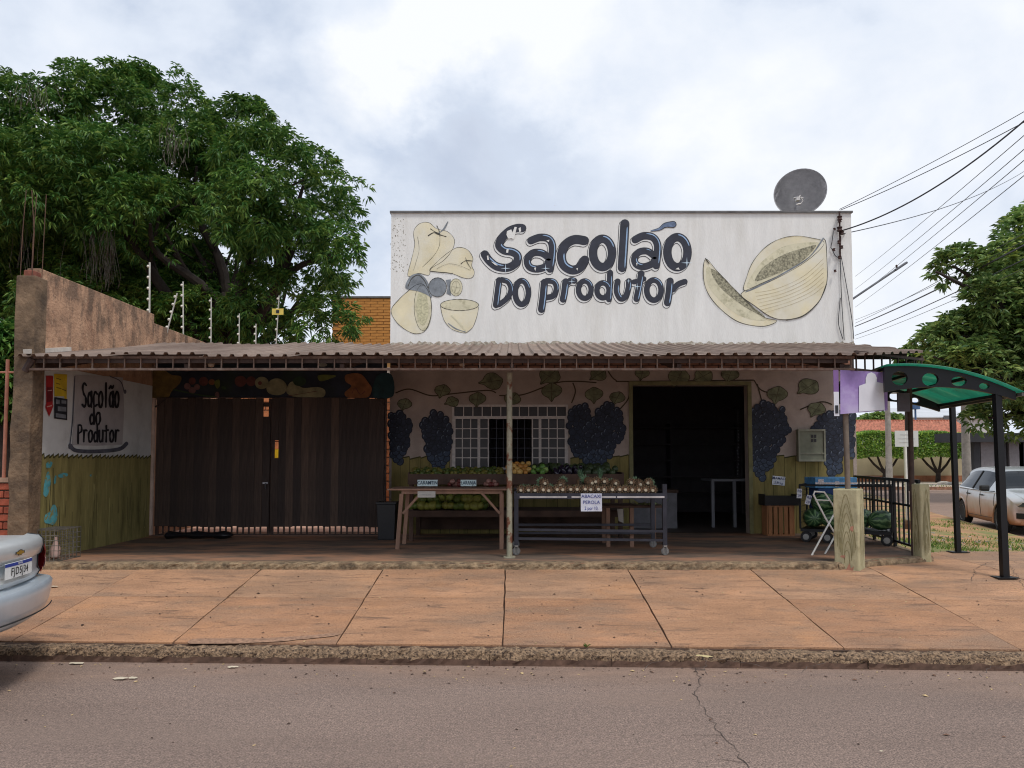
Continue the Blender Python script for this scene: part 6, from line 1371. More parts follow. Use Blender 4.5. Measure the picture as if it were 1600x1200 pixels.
for i in range(n*4+1):
    x = xA+(xB-xA)*i/(n*4); h = .09*math.sin(i*math.pi/2)
    vs += [(x-.0, Yh, z0+h), (x+.0, Yh+2.4, z1_+h)]
fs = [(2*i, 2*i+2, 2*i+3, 2*i+1) for i in range(n*4)]; mb.add(vs, fs); mb.build('tile_roof', mat('clay tiles', srgb(196, 136, 112), .85, var=.30, scale=4), hs)
mb = MB(); mb.tube([(xA, Yh+2.4, z1_), (xB, Yh+2.4, z1_)], .09, 8); mb.build('ridge', mat('clay ridge', srgb(150, 84, 62), .85, var=.2), hs)
wh = T('white_warehouse', 'pale grey metal-roofed building behind the tiled house', 'building', (34, 72, 0)); Yw = 70; a, b = at_y(1421, 640, Yw).x, at_y(1545, 640, Yw).x; zA_ = at_y(1480, 662, Yw).z
mb = MB(); mb.box(a, b, Yw, Yw+14, 0, zA_+.5); mb.build('wall', mat('warehouse wall', srgb(196, 196, 196), .9, var=.06), wh)
mb = MB(); mb.hexa([(a-.4, Yw-.4, zA_+.5), (b+.4, Yw-.4, zA_+.5), (b+.4, Yw+12, zA_+.5), (a-.4, Yw+12, zA_+.5), (a-.4, Yw-.4, zA_+.6), (b+.4, Yw-.4, zA_+.6), (b+.4, Yw+12, at_y(1500, 636, Yw+12).z), (a+3, Yw+12, at_y(1500, 638, Yw+12).z)]); mb.build('roof', mat('pale metal roof', srgb(188, 190, 194), .6, var=.06, scale=.5), wh)
q = at_y(1477, 653, Yw-.1); mb = MB(); mb.box(q.x-.35, q.x+.45, Yw-.5, Yw-.42, q.z-.15, q.z+.2); mb.build('vent', mat('vent', srgb(90, 90, 92), .7), wh)
q = at_y(1430, 634, 66); mb = MB(); mb.lathe([(.38, -.3), (.40, .2), (.25, .3), (.001, .32)], 16, Matrix.Translation(q)); mb.tube([(q.x, q.y, 0), (q.x, q.y, q.z-.25)], .08, 8); tag(mb.build('water_tank', mat('blue tank', srgb(70, 100, 140), .6), smooth=True), 'small blue water tank on a stand beyond the tiled house', 'water tank')
db = T('dark_building', 'low dark modern building with black fascia at the right edge', 'building', (30, 44, 0)); Yd = 44; a = at_y(1478, 680, Yd).x; zt_d, zm_d = at_y(1500, 677, Yd).z, at_y(1500, 691, Yd).z
M_DK = mat('near black cladding', srgb(44, 45, 50), .7, var=.12, scale=1); mb = MB(); mb.box(a, a+22, Yd-.6, Yd+1.2, zm_d, zt_d); mb.build('fascia', M_DK, db)
mb = MB(); mb.box(at_y(1522, 700, Yd).x, a+22, Yd+.6, Yd+1.1, 0, zm_d-.002); mb.build('wall', mat('dark wall', srgb(72, 70, 74), .8, var=.15, scale=1), db)
for px, w, col in ((1525, .35, 0), (1541, .75, 1), (1556, .35, 0), (1566, .3, 0), (1586, .8, 1), (1596, .4, 0)):
    x = at_y(px, 700, Yd).x; mb = MB(); mb.box(x-w/2, x+w/2, Yd-.1, Yd+.599, .1, zm_d-.002); mb.build('column', mat('grey column', srgb(120, 116, 120), .8, var=.1) if col else M_DK, db)
ob = T('orange_building', 'orange brick building corner between the mango tree and the shop', 'building', (-4, 26, 0)); Yo = 26; a, b = at_y(520, 480, Yo).x, at_y(640, 480, Yo).x; z1o = at_y(570, 466, Yo).z
mb = MB(); mb.box(a, b, Yo, Yo+6, 0, z1o); ow = mb.build('wall', mat('orange mortar', srgb(150, 112, 66), .9), ob)
mb = MB(); mb.box(a-.05, b+.05, Yo-.06, Yo+6, z1o, z1o+.06); mb.build('coping', M_COPE, ob)
bme = bbox_mesh(.42, .04, .085, 'brick', mat('orange ochre brick', srgb(190, 132, 66), .9, var=.2, scale=3), .006); z = z1o-.06; r = 0
while z > z1o-2.0:
    x = a+.2+(.22 if r % 2 else 0)
    while x < b-.1: inst(bme, 'brick', ow, (x, Yo-.012, z)); x += .44
    z -= .10; r += 1
# ================================================================ TREES
def mk_mesh(name, V, Fq, m):
    me = bpy.data.meshes.new(name); me.vertices.add(len(V)); me.vertices.foreach_set('co', V.astype(np.float32).ravel())
    nf, k_ = Fq.shape; me.loops.add(nf*k_); me.loops.foreach_set('vertex_index', Fq.astype(np.int32).ravel()); me.polygons.add(nf); me.polygons.foreach_set('loop_start', np.arange(nf, dtype=np.int32)*k_); me.polygons.foreach_set('loop_total', np.full(nf, k_, dtype=np.int32)); me.update(); me.materials.append(m); return me
def foliage(lobes, n, per, ll, lw_, m, name, parent, voids=(), droop=.7, flat=1.0, shell=.55, seed=1, up_bias=.35, clump=0, crad=.5):
    """rosettes of narrow leaves spread through ellipsoid lobes (centre, radii)"""
    g = np.random.default_rng(seed); C = np.array([l[0] for l in lobes]); Rr = np.array([l[1] for l in lobes]); wgt = (Rr.prod(axis=1))**(2/3); wgt /= wgt.sum()
    i = g.choice(len(lobes), n, p=wgt); d = g.normal(size=(n, 3)); d[:, 2] += up_bias; d /= np.linalg.norm(d, axis=1)[:, None]
    rad = shell+(1-shell)*g.random(n)**.6; rad *= 1+.10*g.normal(size=n)
    P = C[i]+d*Rr[i]*rad[:, None]
    if clump:       # gather the rosettes into rounded tufts with dark hollows between them
        nc = max(1, n//clump); j = g.integers(0, nc, n); cen = P[:nc]; cd_ = d[:nc]; rr_ = crad*(.7+.6*g.random(nc))
        q = g.normal(size=(n, 3)); q /= np.linalg.norm(q, axis=1)[:, None]; q = q+cd_[j]*.6+np.array([0, 0, .45]); q /= np.linalg.norm(q, axis=1)[:, None]
        P = cen[j]+q*rr_[j][:, None]*(.55+.45*g.random(n)**.5)[:, None]*np.array([1, 1, .8]); d = q
    keep = np.ones(n, bool)
    for c, r in voids: keep &= (((P-np.array(c))/np.array(r))**2).sum(axis=1) > 1
    # drop most of what lies deep inside another lobe: it would never be seen
    inside = np.zeros(n, int)
    for c, r in zip(C, Rr): inside += ((((P-c)/r)**2).sum(axis=1) < .35)
    keep &= ~((inside > 0) & (g.random(n) < .75)); P = P[keep]; d = d[keep]; n = len(P)
    o = np.repeat(P, per, axis=0); od = np.repeat(d, per, axis=0); N_ = n*per
    a = g.random(N_)*6.283; hd = np.stack([np.cos(a), np.sin(a), np.zeros(N_)], 1)
    dr = hd*.8+od*.55; dr[:, 2] += .25-droop*g.random(N_)*1.5; dr /= np.linalg.norm(dr, axis=1)[:, None]
    L_ = ll*(.65+.6*g.random(N_))[:, None]; sd_ = np.cross(dr, np.array([0, 0, 1.0])+.5*g.normal(size=(N_, 3))); sd_ /= np.linalg.norm(sd_, axis=1)[:, None]+1e-9
    base = o+dr*.02+g.normal(size=(N_, 3))*ll*.16; mid = base+dr*L_*.5; tip = base+dr*L_; tip[:, 2] -= L_[:, 0]*droop*.35
    w = lw_*(.75+.5*g.random(N_))[:, None]; up_ = np.cross(sd_, dr)*w*.25
    V = np.stack([base, mid+sd_*w/2+up_, tip, mid-sd_*w/2+up_], 1).reshape(-1, 3)
    k = np.arange(N_)*4; Fq = np.concatenate([np.stack([k, k+1, k+2], 1), np.stack([k, k+2, k+3], 1)])
    V = V-np.array(ORG[parent.name]); me = mk_mesh(name, V, Fq, m); ob_ = bpy.data.objects.new(name, me); COL.objects.link(ob_); ob_.parent = parent; ORG[ob_.name] = ORG[parent.name]; return ob_
def limbs(base, trunk_top, targets, r0_, m, parent, seed=0):
    rr = random.Random(seed); mb = MB(); base, trunk_top = Vector(base), Vector(trunk_top)
    mb.tube([base, base.lerp(trunk_top, .5)+Vector((.1, 0, 0)), trunk_top], [r0_*1.25, r0_, r0_*.85], 12); mb.build('trunk', m, parent, True)
    for t in targets:
        t = Vector(t); mid = trunk_top.lerp(t, .45)+Vector((rr.uniform(-.4, .4), rr.uniform(-.3, .3), rr.uniform(.1, .5))); mid2 = trunk_top.lerp(t, .75)+Vector((rr.uniform(-.3, .3), rr.uniform(-.3, .3), rr.uniform(0, .4)))
        mb = MB(); mb.tube(spline([trunk_top, mid, mid2, t], 4), [r0_*.55*(1-i/13)+.02 for i in range(13)], 8)
        for s in range(4): e_ = mid2+Vector((rr.uniform(-1.2, 1.2), rr.uniform(-1, 1), rr.uniform(-.2, 1.2))); mb.tube([mid.lerp(mid2, rr.random()), (mid2+e_)/2+Vector((0, 0, .15)), e_], [r0_*.18, r0_*.12, .015], 6)
        mb.build('limb', m, parent, True)
M_BARK = mat('dark bark', srgb(54, 46, 41), .95, var=.35, scale=6, bump=.6, bscale=14)
M_MANGO = mat('mango leaf', srgb(82, 120, 54), .5, var=.25, scale=.7, island=.55, trans=.25, spec=.3, dirt=srgb(112, 142, 66), dscale=1.1, dlo=.52, dhi=.68)
Ym = 18.0
mt_ = T('mango_tree', 'huge dense mango tree behind the left wall and plank gate', 'tree', (-8.4, 18.5, .3))
lob = [(60,205,105),(180,190,105),(250,165,80),(130,300,120),(20,330,115),(300,255,100),(385,205,62),(415,260,82),(400,330,95),(474,285,72),(510,328,66),(525,395,52),(455,400,76),(225,345,90),(120,420,100),(512,465,52),(425,480,78),(185,470,80),(-70,280,140),(-60,420,120),(40,470,90),(500,512,52),(450,225,36),(555,295,26),(120,130,45),(372,165,34),(300,500,70),(410,520,60),(340,520,60),(532,510,38),(30,150,34),(200,135,40),(545,440,26),(552,505,22),(110,500,90),(240,500,85),(375,500,80),(320,430,60)]
rr = random.Random(17); lobes = []
for px, py, r_ in lob:
    Y = Ym+rr.uniform(-1.6, 1.8)-(.6 if 250 < py < 420 else 0); c = at_y(px, py, Y); s = max(r_-22, 8)*Y/F; lobes.append(((c.x, c.y, c.z), (s, s*1.05, s*.85)))
for i in range(18): lobes.append(((rr.uniform(-14.5, -6.6), 20.3+rr.uniform(-.6, 1.5), rr.uniform(5.0, 8.4)), (1.6, 1.3, 1.4)))
vd = []
for px, py, r_ in ((298,350,24),(354,402,27),(272,424,20),(188,358,18),(376,432,16),(330,378,14)):
    c = at_y(px, py, Ym+.5); s = r_*Ym/F; vd.append(((c.x, c.y, c.z), (s, 5.5, s)))
foliage(lobes, 36000, 11, .165, .037, M_MANGO, 'crown', mt_, vd, droop=.8, seed=4, clump=13, crad=.42, shell=.6)
limbs((-7.6, 19.4, .2), (-7.2, 19.4, 3.8), [(c[0]*.97-.2, c[1]+.2, c[2]) for c, r_ in lobes[3:20:2]]+[at_y(372, 400, 18.9), at_y(300, 380, 18.9)], .28, M_BARK, mt_, 3)
# hanging dry aerial roots and vines in the crown
mb = MB(); rr = random.Random(77)
for px0, py0, py1, n in ((160, 360, 440, 44), (40, 330, 430, 10), (272, 200, 250, 26), (55, 130, 170, 24)):
    for i in range(n):
        x_, y_ = px0+rr.gauss(0, 14), py0+rr.uniform(-10, 25); P = [at_y(x_, y_, 16.4)]; 
        for s in range(4): x_ += rr.uniform(-5, 5); y_ += (py1-py0)/4*rr.uniform(.6, 1.2); P.append(at_y(x_, y_, 16.4+rr.uniform(-.2, .2)))
        mb.tube(P, .0045, 4)
mb.build('hanging_vines', mat('dry vine', srgb(92, 84, 74), .9, var=.25), mt_)
# right tree across the side street
M_RT = mat('broad green leaf', srgb(116, 144, 80), .5, var=.35, scale=.35, island=.5, trans=.25, dirt=srgb(132, 152, 68), dscale=.45, dlo=.52, dhi=.66)
Yt2 = 30.0; rt = T('street_tree', 'broad tree with spreading branches at the right edge across the street', 'tree', (25.0, 31, 0))
lob2 = [(1612,365,44),(1600,415,46),(1640,450,90),(1568,470,38),(1590,510,50),(1488,415,24),(1515,405,20),(1462,424,14),(1545,412,16),(1570,545,58),(1505,525,34),(1478,542,32),(1456,556,20),(1530,580,42),(1595,610,60),(1480,588,32),(1448,580,16),(1640,560,90),(1700,430,120),(1720,560,120),(1595,650,26),(1560,640,18),(1535,655,14),(1620,660,40)]
lobes2 = []; rr = random.Random(23)
for px, py, r_ in lob2:
    Y = Yt2+rr.uniform(-2, 2); c = at_y(px, py, Y); s = max(r_-7, 8)*Y/F; lobes2.append(((c.x, c.y, c.z), (s*1.05, s, s*(.62 if r_ < 26 else .8))))
foliage(lobes2, 11000, 10, .32, .115, M_RT, 'crown', rt, droop=.5, seed=9, up_bias=.5, clump=16, crad=.7, shell=.65)
limbs((25, 31, 0), (24.6, 31, 3.2), [l[0] for l in lobes2[1::3]]+[lobes2[5][0], lobes2[12][0]], .42, M_BARK, rt, 5)
# clipped hedge trees across the street
M_HEDGE = mat('clipped hedge leaf', srgb(122, 158, 62), .5, var=.25, scale=.8, island=.45, trans=.25)
def topiary(pxa, pxb, tpx, lab):
    Y = 49.2; a, b = at_y(pxa, 690, Y).x, at_y(pxb, 690, Y).x; zt_, zb_ = at_y(1400, 676, Y).z, at_y(1400, 714, Y).z; xt = at_y(tpx, 700, Y).x
    o = T('clipped_tree', lab, 'tree', (xt, Y, .14), 'clipped trees along the far pavement'); g = np.random.default_rng(int(pxa)); n = 9000
    P = np.stack([g.uniform(a, b, n), g.uniform(Y-1.0, Y+1.0, n), g.uniform(zb_, zt_, n)], 1); f = g.random(n)
    P[f < .5, 1] = Y-1.0+np.abs(g.normal(size=(f < .5).sum()))*.12; P[f > .72, 2] = zt_-np.abs(g.normal(size=(f > .72).sum()))*.08
    P += .05*np.sin(P[:, [2, 0, 1]]*3.1); P[:, 2] += .08*np.sin(P[:, 0]*1.7)
    d = g.normal(size=(n, 3)); d /= np.linalg.norm(d, axis=1)[:, None]; s = np.cross(d, g.normal(size=(n, 3))); s /= np.linalg.norm(s, axis=1)[:, None]; l = .16*(.7+.6*g.random(n))[:, None]
    V = np.stack([P-d*l/2, P+s*l*.28, P+d*l/2, P-s*l*.28], 1).reshape(-1, 3)-np.array(ORG[o.name]); k = np.arange(n)*4; me = mk_mesh('crown', V, np.stack([k, k+1, k+2, k+3], 1), M_HEDGE); c = bpy.data.objects.new('crown', me); COL.objects.link(c); c.parent = o; ORG[c.name] = ORG[o.name]
    mb = MB(); mb.tube([(xt, Y, .1), (xt+.05, Y, 1.0)], [.16, .13], 8); mb.build('trunk', M_BARK, o, True)
    for t in (-1.3, -.5, .35, 1.2): mb = MB(); mb.tube([(xt+.04, Y, .7), (xt+t*.5, Y, 1.3), (xt+t, Y+.1, zb_+.4)], [.09, .075, .05], 7); mb.build('limb', M_BARK, o, True)
topiary(1318, 1420, 1381, 'left box-clipped tree across the street behind the pole'); topiary(1423, 1526, 1464, 'right box-clipped tree across the street with forked trunk')
# far trees left of the warehouse, and bushes far left
def bush(name, lab, lobs, Y, n, ll, m, seed):
    L_ = []
    for px, py, r_ in lobs: c = at_y(px, py, Y); s = r_*Y/F; L_.append(((c.x, c.y, c.z), (s, s, s*.8)))
    c0_ = L_[0][0]; o = T(name, lab, 'tree', (c0_[0], c0_[1], 0)); foliage(L_, n, 9, ll, ll*.4, m, 'crown', o, seed=seed); mb = MB(); mb.tube([(c0_[0], c0_[1], 0), (c0_[0], c0_[1], c0_[2])], [.2, .1], 8); mb.build('trunk', M_BARK, o, True)
bush('distant_tree', 'dark distant tree above the tiled roof left of the warehouse', [(1375, 655, 12), (1395, 658, 12), (1355, 660, 12), (1410, 660, 9)], 62, 700, .4, M_RT, 31)
bush('roadside_tree', 'small distant tree just above the awning corner at right', [(1416, 560, 14), (1428, 556, 18), (1405, 556, 7), (1445, 580, 20)], 40, 700, .3, M_RT, 33)
bush('garden_bush', 'dark leafy bush behind the pink railing at far left', [(5, 600, 40), (-40, 580, 60), (-20, 640, 40), (10, 540, 40)], 11.5, 900, .16, M_MANGO, 35)
# ================================================================ CARS
def cat_grid(G, nu, nv):
    """Catmull-Rom refinement of a grid of 3-D points G[i][j]"""
    G = np.array(G, float)
    def ref(A, n):
        m = len(A); out_ = []
        for i in range(m-1):
            p0, p1, p2, p3 = A[max(i-1, 0)], A[i], A[i+1], A[min(i+2, m-1)]
            for k in range(n):
                t = k/n; out_.append(.5*((2*p1)+(p2-p0)*t+(2*p0-5*p1+4*p2-p3)*t*t+(3*p1-p0-3*p2+p3)*t**3))
        out_.append(A[-1]); return np.array(out_)
    G = ref(G, nu); G = np.swapaxes(ref(np.swapaxes(G, 0, 1), nv), 0, 1); return G
def car(name, label, loc, rz, st, glass_cells, wheels, paint, dusty=None, wheel_r=.30, tail=None, head=None, rear_detail=False, bumpers=None, rb=.24):
    """st: stations (x, z_bottom, z_belt, half width, z_top, half width top); x=0 rear, towards front"""
    root = T(name, label, 'car', loc); O = Vector(loc); ROT = Matrix.Rotation(rz, 4, 'Z'); TW = Matrix.Translation(O)@ROT
    ring = lambda s: (lambda x, zb_, zl, w, zt_, wt: (lambda d: [(x, 0, zb_), (x, w*.80, zb_), (x, w*.955, zb_+.07), (x, w*.99, zb_+(zl-zb_)*.40), (x, w, zb_+(zl-zb_)*.68), (x, w*.975, zl-.03), (x, w*.955, zl), (x, wt, zt_-d), (x, wt*.93, zt_-d*.25), (x, wt*.5, zt_-d*.02), (x, 0, zt_)])(min(.10, .35*max(zt_-zl, .02))))(*s)
    G = [ring(s) for s in st]
    # bow the ends in plan so corners are rounded
    for gi, amt in ((0, rb), (1, rb*.6), (len(G)-1, -.30), (len(G)-2, -.16)):
        wmax = max(p[1] for p in G[gi]); G[gi] = [(p[0]+amt*(p[1]/wmax)**2.2, p[1], p[2]) for p in G[gi]]
    NU, NV = 6, 4; A = cat_grid(G, NU, NV); nu, nv = A.shape[:2]
    body = MB(); gl = {}
    def quad(i, j, sgn): 
        q = [A[i, j], A[i+1, j], A[i+1, j+1], A[i, j+1]]; q = [Vector((p[0], p[1]*sgn, p[2])) for p in q]; return q if sgn > 0 else q[::-1]
    for sgn in (1, -1):
        for i in range(nu-1):
            for j in range(nv-1):
                q = quad(i, j, sgn); c = sum(q, Vector())/4
                if any((c.x-wx_)**2+(c.z-wheel_r)**2 < (wheel_r*1.17)**2 and abs(c.y) > .45 for wx_ in wheels): continue
                if c.z < .36 and any(abs(c.x-wx_) < wheel_r*1.17 for wx_ in wheels) and abs(c.y) > .45: continue
                ci, cj = i//NU, j//NV; key = glass_cells.get((ci, cj))
                if key: gl.setdefault((key, sgn if key != 'windscreen' and key != 'rear_window' else 0), MB()).add([TW@p for p in q], [(0,1,2,3)])
                else: body.add([TW@p for p in q], [(0,1,2,3)])
    for e in (0, nu-1):     # end caps
        loop = [A[e, j] for j in range(nv)]; pts = [Vector((p[0], p[1], p[2])) for p in loop]+[Vector((p[0], -p[1], p[2])) for p in loop[::-1]][1:-1]
        xm = sum(p.x for p in pts)/len(pts); prev = pts; 
        rings_ = [pts]
        cz_ = sum(p.z for p in pts)/len(pts)
        for f in (.75, .45, .12): rings_.append([Vector((A[e, 0][0]*(1-f)+p.x*f if True else 0, p.y*f, cz_+(p.z-cz_)*f)) for p in pts])
        n = len(pts); vs = [TW@p for r_ in rings_ for p in r_]; fs = [(a*n+k, a*n+(k+1) % n, (a+1)*n+(k+1) % n, (a+1)*n+k) for a in range(3) for k in range(n)]+[tuple(3*n+k for k in range(n))]
        body.add(vs, fs)
    b = body.build('body', [paint], root, True)
    import bmesh
    bm = bmesh.new(); bm.from_mesh(b.data); bmesh.ops.remove_doubles(bm, verts=bm.verts, dist=.0005); bmesh.ops.recalc_face_normals(bm, faces=bm.faces); bm.to_mesh(b.data); bm.free(); b.data.polygons.foreach_set('use_smooth', [True]*len(b.data.polygons))
    MG = mat('car glass', (.012, .014, .016), .08, var=.1, spec=.2)
    for (key, s), m_ in gl.items(): m_.build(key, MG, root, True)
    MT = mat('tyre rubber', srgb(34, 33, 33), .85, var=.15); MR = mat('wheel cover', srgb(150, 148, 146), .4, .5, var=.1); MK = mat('black trim', srgb(24, 24, 26), .6)
    wmax = max(s[3] for s in st)
    for wx_ in wheels:
        for s in (1, -1):
            Mw = TW@Matrix.Translation((wx_, s*(wmax-.10), wheel_r))@Matrix.Rotation(R(90), 4, 'X'); r_ = wheel_r
            mb = MB(); mb.lathe([(r_*.62, -.085), (r_*.9, -.095), (r_*.985, -.07), (r_, 0), (r_*.985, .07), (r_*.9, .095), (r_*.62, .085)], 28, Mw); w_ = mb.build('wheel', MT, root, True)
            mb = MB(); mb.lathe([(.001, -.075), (r_*.18, -.078), (r_*.3, -.06), (r_*.6, -.07), (r_*.63, -.09), (r_*.64, 0), (r_*.63, .09), (r_*.6, .07), (r_*.3, .06), (r_*.18, .078), (.001, .075)], 24, Mw); mb.build('rim', MR, w_, True)
            mb = MB()
            for k_ in range(7): a = 6.283*k_/7; mb.obox(Mw@Vector((r_*.45*math.cos(a), r_*.45*math.sin(a), -.072*s*-1 if s < 0 else -.072)), (r_*.22, .03, .012), (TW.to_3x3()@Matrix.Rotation(R(90), 3, 'X')@Matrix.Rotation(a, 3, 'Z')))
            mb.build('wheel_slot', MK, w_)
            # arch lip and inner well
            mb = MB(); arc = [(wx_+math.cos(t)*r_*1.19, s*(wmax-.012), wheel_r+math.sin(t)*r_*1.19) for t in [R(-18)+R(216)*k_/20 for k_ in range(21)]]; mb.tube([TW@Vector(p) for p in arc], .022, 6); mb.build('wheel_arch', paint, root, True)
            mb = MB(); vs = []; n = 18
            for k_ in range(n+1): t = R(-20)+R(220)*k_/n; vs += [TW@Vector((wx_+math.cos(t)*r_*1.2, s*(wmax-.03), wheel_r+math.sin(t)*r_*1.2)), TW@Vector((wx_+math.cos(t)*r_*1.2, s*.42, wheel_r+math.sin(t)*r_*1.2))]
            fs = [(2*k_, 2*k_+2, 2*k_+3, 2*k_+1) for k_ in range(n)]; fs.append(tuple(2*k_+1 for k_ in range(n+1))); mb.add(vs, fs); mb.build('wheel_well', MK, root)
    mb = MB(); mb.hexa([TW@Vector(p) for p in [(.35, -.6, .16), (st[-1][0]-.3, -.6, .16), (st[-1][0]-.3, .6, .16), (.35, .6, .16), (.35, -.6, .3), (st[-1][0]-.3, -.6, .3), (st[-1][0]-.3, .6, .3), (.35, .6, .3)]]); mb.build('underbody', MK, root)
    def surf(x, z, s, off=.004):      # point on the body side, interpolated on the refined grid
        cols = []
        for i in range(nu):
            c = A[i]; y = None
            for j in range(NV, nv-1):
                if c[j, 2] <= z <= c[j+1, 2] and c[j+1, 2] > c[j, 2]:
                    f = (z-c[j, 2])/(c[j+1, 2]-c[j, 2]); y = c[j, 1]+(c[j+1, 1]-c[j, 1])*f; break
            if y is not None: cols.append((c[3*NV, 0], y))
        cols.sort(); y = float(np.interp(x, [q[0] for q in cols], [q[1] for q in cols])); return TW@Vector((x, s*(y+off), z))
    return root, TW, surf, A
def dusty_paint(name, col, dust=None, zlo=.2, zhi=1.0):
    m = mat(name, col, .34, .35, var=.05, scale=3, coat=.4); 
    if dust:
        t = m.node_tree; N = t.nodes; L = t.links; b = N['Principled BSDF']; old = b.inputs['Base Color'].links[0].from_socket
        c = N.new('ShaderNodeTexCoord'); sx = N.new('ShaderNodeSeparateXYZ'); L.new(c.outputs['Object'], sx.inputs[0]); nz = N.new('ShaderNodeTexNoise'); nz.inputs['Scale'].default_value = 2.5; nz.inputs['Detail'].default_value = 7; L.new(c.outputs['Object'], nz.inputs['Vector'])
        ad = N.new('ShaderNodeMath'); ad.operation = 'MULTIPLY_ADD'; L.new(nz.outputs['Fac'], ad.inputs[0]); ad.inputs[1].default_value = .5; L.new(sx.outputs[2], ad.inputs[2])
        mr = N.new('ShaderNodeMapRange'); L.new(ad.outputs[0], mr.inputs[0]); mr.inputs[1].default_value = zlo+.25; mr.inputs[2].default_value = zhi+.25; mr.inputs[3].default_value = .92; mr.inputs[4].default_value = 0
        mx_ = N.new('ShaderNodeMix'); mx_.data_type = 'RGBA'; L.new(mr.outputs[0], mx_.inputs[0]); L.new(old, mx_.inputs[6]); mx_.inputs[7].default_value = (*dust, 1); L.new(mx_.outputs[2], b.inputs['Base Color'])
        im = N.new('ShaderNodeMath'); im.operation = 'MULTIPLY_ADD'; L.new(mr.outputs[0], im.inputs[0]); im.inputs[1].default_value = -.55; im.inputs[2].default_value = .55; L.new(im.outputs[0], b.inputs['Metallic'])
        rm = N.new('ShaderNodeMath'); rm.operation = 'MULTIPLY_ADD'; L.new(mr.outputs[0], rm.inputs[0]); rm.inputs[1].default_value = .5; rm.inputs[2].default_value = .3; L.new(rm.outputs[0], b.inputs['Roughness'])
    return m
# ---------------- silver sedan, rear corner in frame; rear faces +x, so local +x (front) points to -x
SED = [(.0,.56,.94,.68,1.01,.60),(.10,.40,.95,.78,1.05,.66),(.40,.32,.93,.83,1.055,.70),(.78,.22,.92,.845,1.08,.70),(1.35,.19,.92,.85,1.36,.56),(1.85,.18,.91,.85,1.43,.55),(2.45,.18,.90,.85,1.43,.55),(2.85,.18,.89,.845,1.33,.56),(3.35,.19,.88,.835,.96,.70),(3.75,.20,.83,.82,.88,.68),(4.05,.22,.74,.78,.80,.62),(4.18,.30,.66,.66,.72,.50)]
SC_ = {}
for ci in (4, 5): SC_[(ci, 6)] = 'side_window'
SC_[(6, 6)] = 'quarter_window'
for cj in (7, 8, 9): SC_[(3, cj)] = 'rear_window'; SC_[(7, cj)] = 'windscreen'
M_SILV = dusty_paint('silver blue car paint', srgb(204, 207, 207))
car_loc = (-3.60, 5.57, 0)
sed, TW1, sf1, A1 = car('parked_sedan', 'silver blue sedan at the left edge, rear corner and plate showing', car_loc, math.pi+R(9), SED, SC_, (.80, 3.28), M_SILV, wheel_r=.29, rb=.12)
def c1(x, y, z): return TW1@Vector((x, y, .435+(z-.36)*.85))
# after the half turn local +y is nearer the camera; the far side is local -y
def bow(y, r0_=0.0): return .12*(min(abs(y), .66)/.68)**2.2+max(0, abs(y)-.66)*1.25
def fascia_part(name, prof, m, ymin, ymax, n=26, smooth=True, base=.0):
    """a strip of the rear wrapping round the corners; prof: (outset, z)"""
    mb = MB(); vs = []; 
    for i in range(n+1):
        y = ymin+(ymax-ymin)*i/n
        for o_, z in prof: vs.append(c1(bow(y)-o_+base, y*(1+o_*.35), z))
    k_ = len(prof); fs = [(i*k_+j, (i+1)*k_+j, (i+1)*k_+j+1, i*k_+j+1) for i in range(n) for j in range(k_-1)]; mb.add(vs, fs); return mb.build(name, m, sed, smooth)
M_TRIMS = mat('car black trim', srgb(24, 24, 26), .6)
bmp = fascia_part('rear_bumper', [(-.05,.36),(.02,.37),(.075,.42),(.10,.50),(.115,.60),(.12,.665),(.105,.69),(.05,.70),(-.02,.705)], dusty_paint('silver bumper paint', srgb(190, 201, 210)), -.80, .80)
fascia_part('bumper_seam', [(.112,.445),(.118,.452),(.112,.459)], M_TRIMS, -.66, .66)
# bumper side returns
for s in (-1, 1):
    mb = MB(); vs = []; pr = [(.0,.37),(.035,.42),(.05,.52),(.055,.62),(.04,.68),(.0,.70)]; n = 8
    for i in range(n+1):
        x = .275-.09*(1-i/n)**3+i/n*.26
        for o_, z in pr: vs.append(c1(x, s*(.795+.045*(i/n)+o_*(1-.5*i/n)), z))
    k_ = len(pr); mb.add(vs, [(i*k_+j, (i+1)*k_+j, (i+1)*k_+j+1, i*k_+j+1) for i in range(n) for j in range(k_-1)]); mb.build('bumper_side', MATS['silver bumper paint'], sed, True)
lid = fascia_part('boot_lid', [(-.03,.715),(.015,.72),(.03,.76),(.012,.79),(.012,.90),(.035,.925),(.05,1.0),(.045,1.05),(.02,1.085),(-.06,1.10)], M_SILV, -.56, .56)
for s in (-1, 1):
    fascia_part('tail_light', [(-.01,.74),(.045,.75),(.062,.84),(.066,.93),(.055,.99),(-.01,1.0)], mat('red tail lens', srgb(168, 40, 48), .15, var=.12, spec=.7), *((-.80, -.565) if s < 0 else (.565, .80)), n=8)
    fascia_part('clear_lens', [(.055,.775),(.062,.78),(.068,.83),(.069,.865),(.066,.87)], mat('clear lens', srgb(214, 176, 176), .15, var=.15, spec=.7), *((-.79, -.58) if s < 0 else (.58, .79)), n=6)

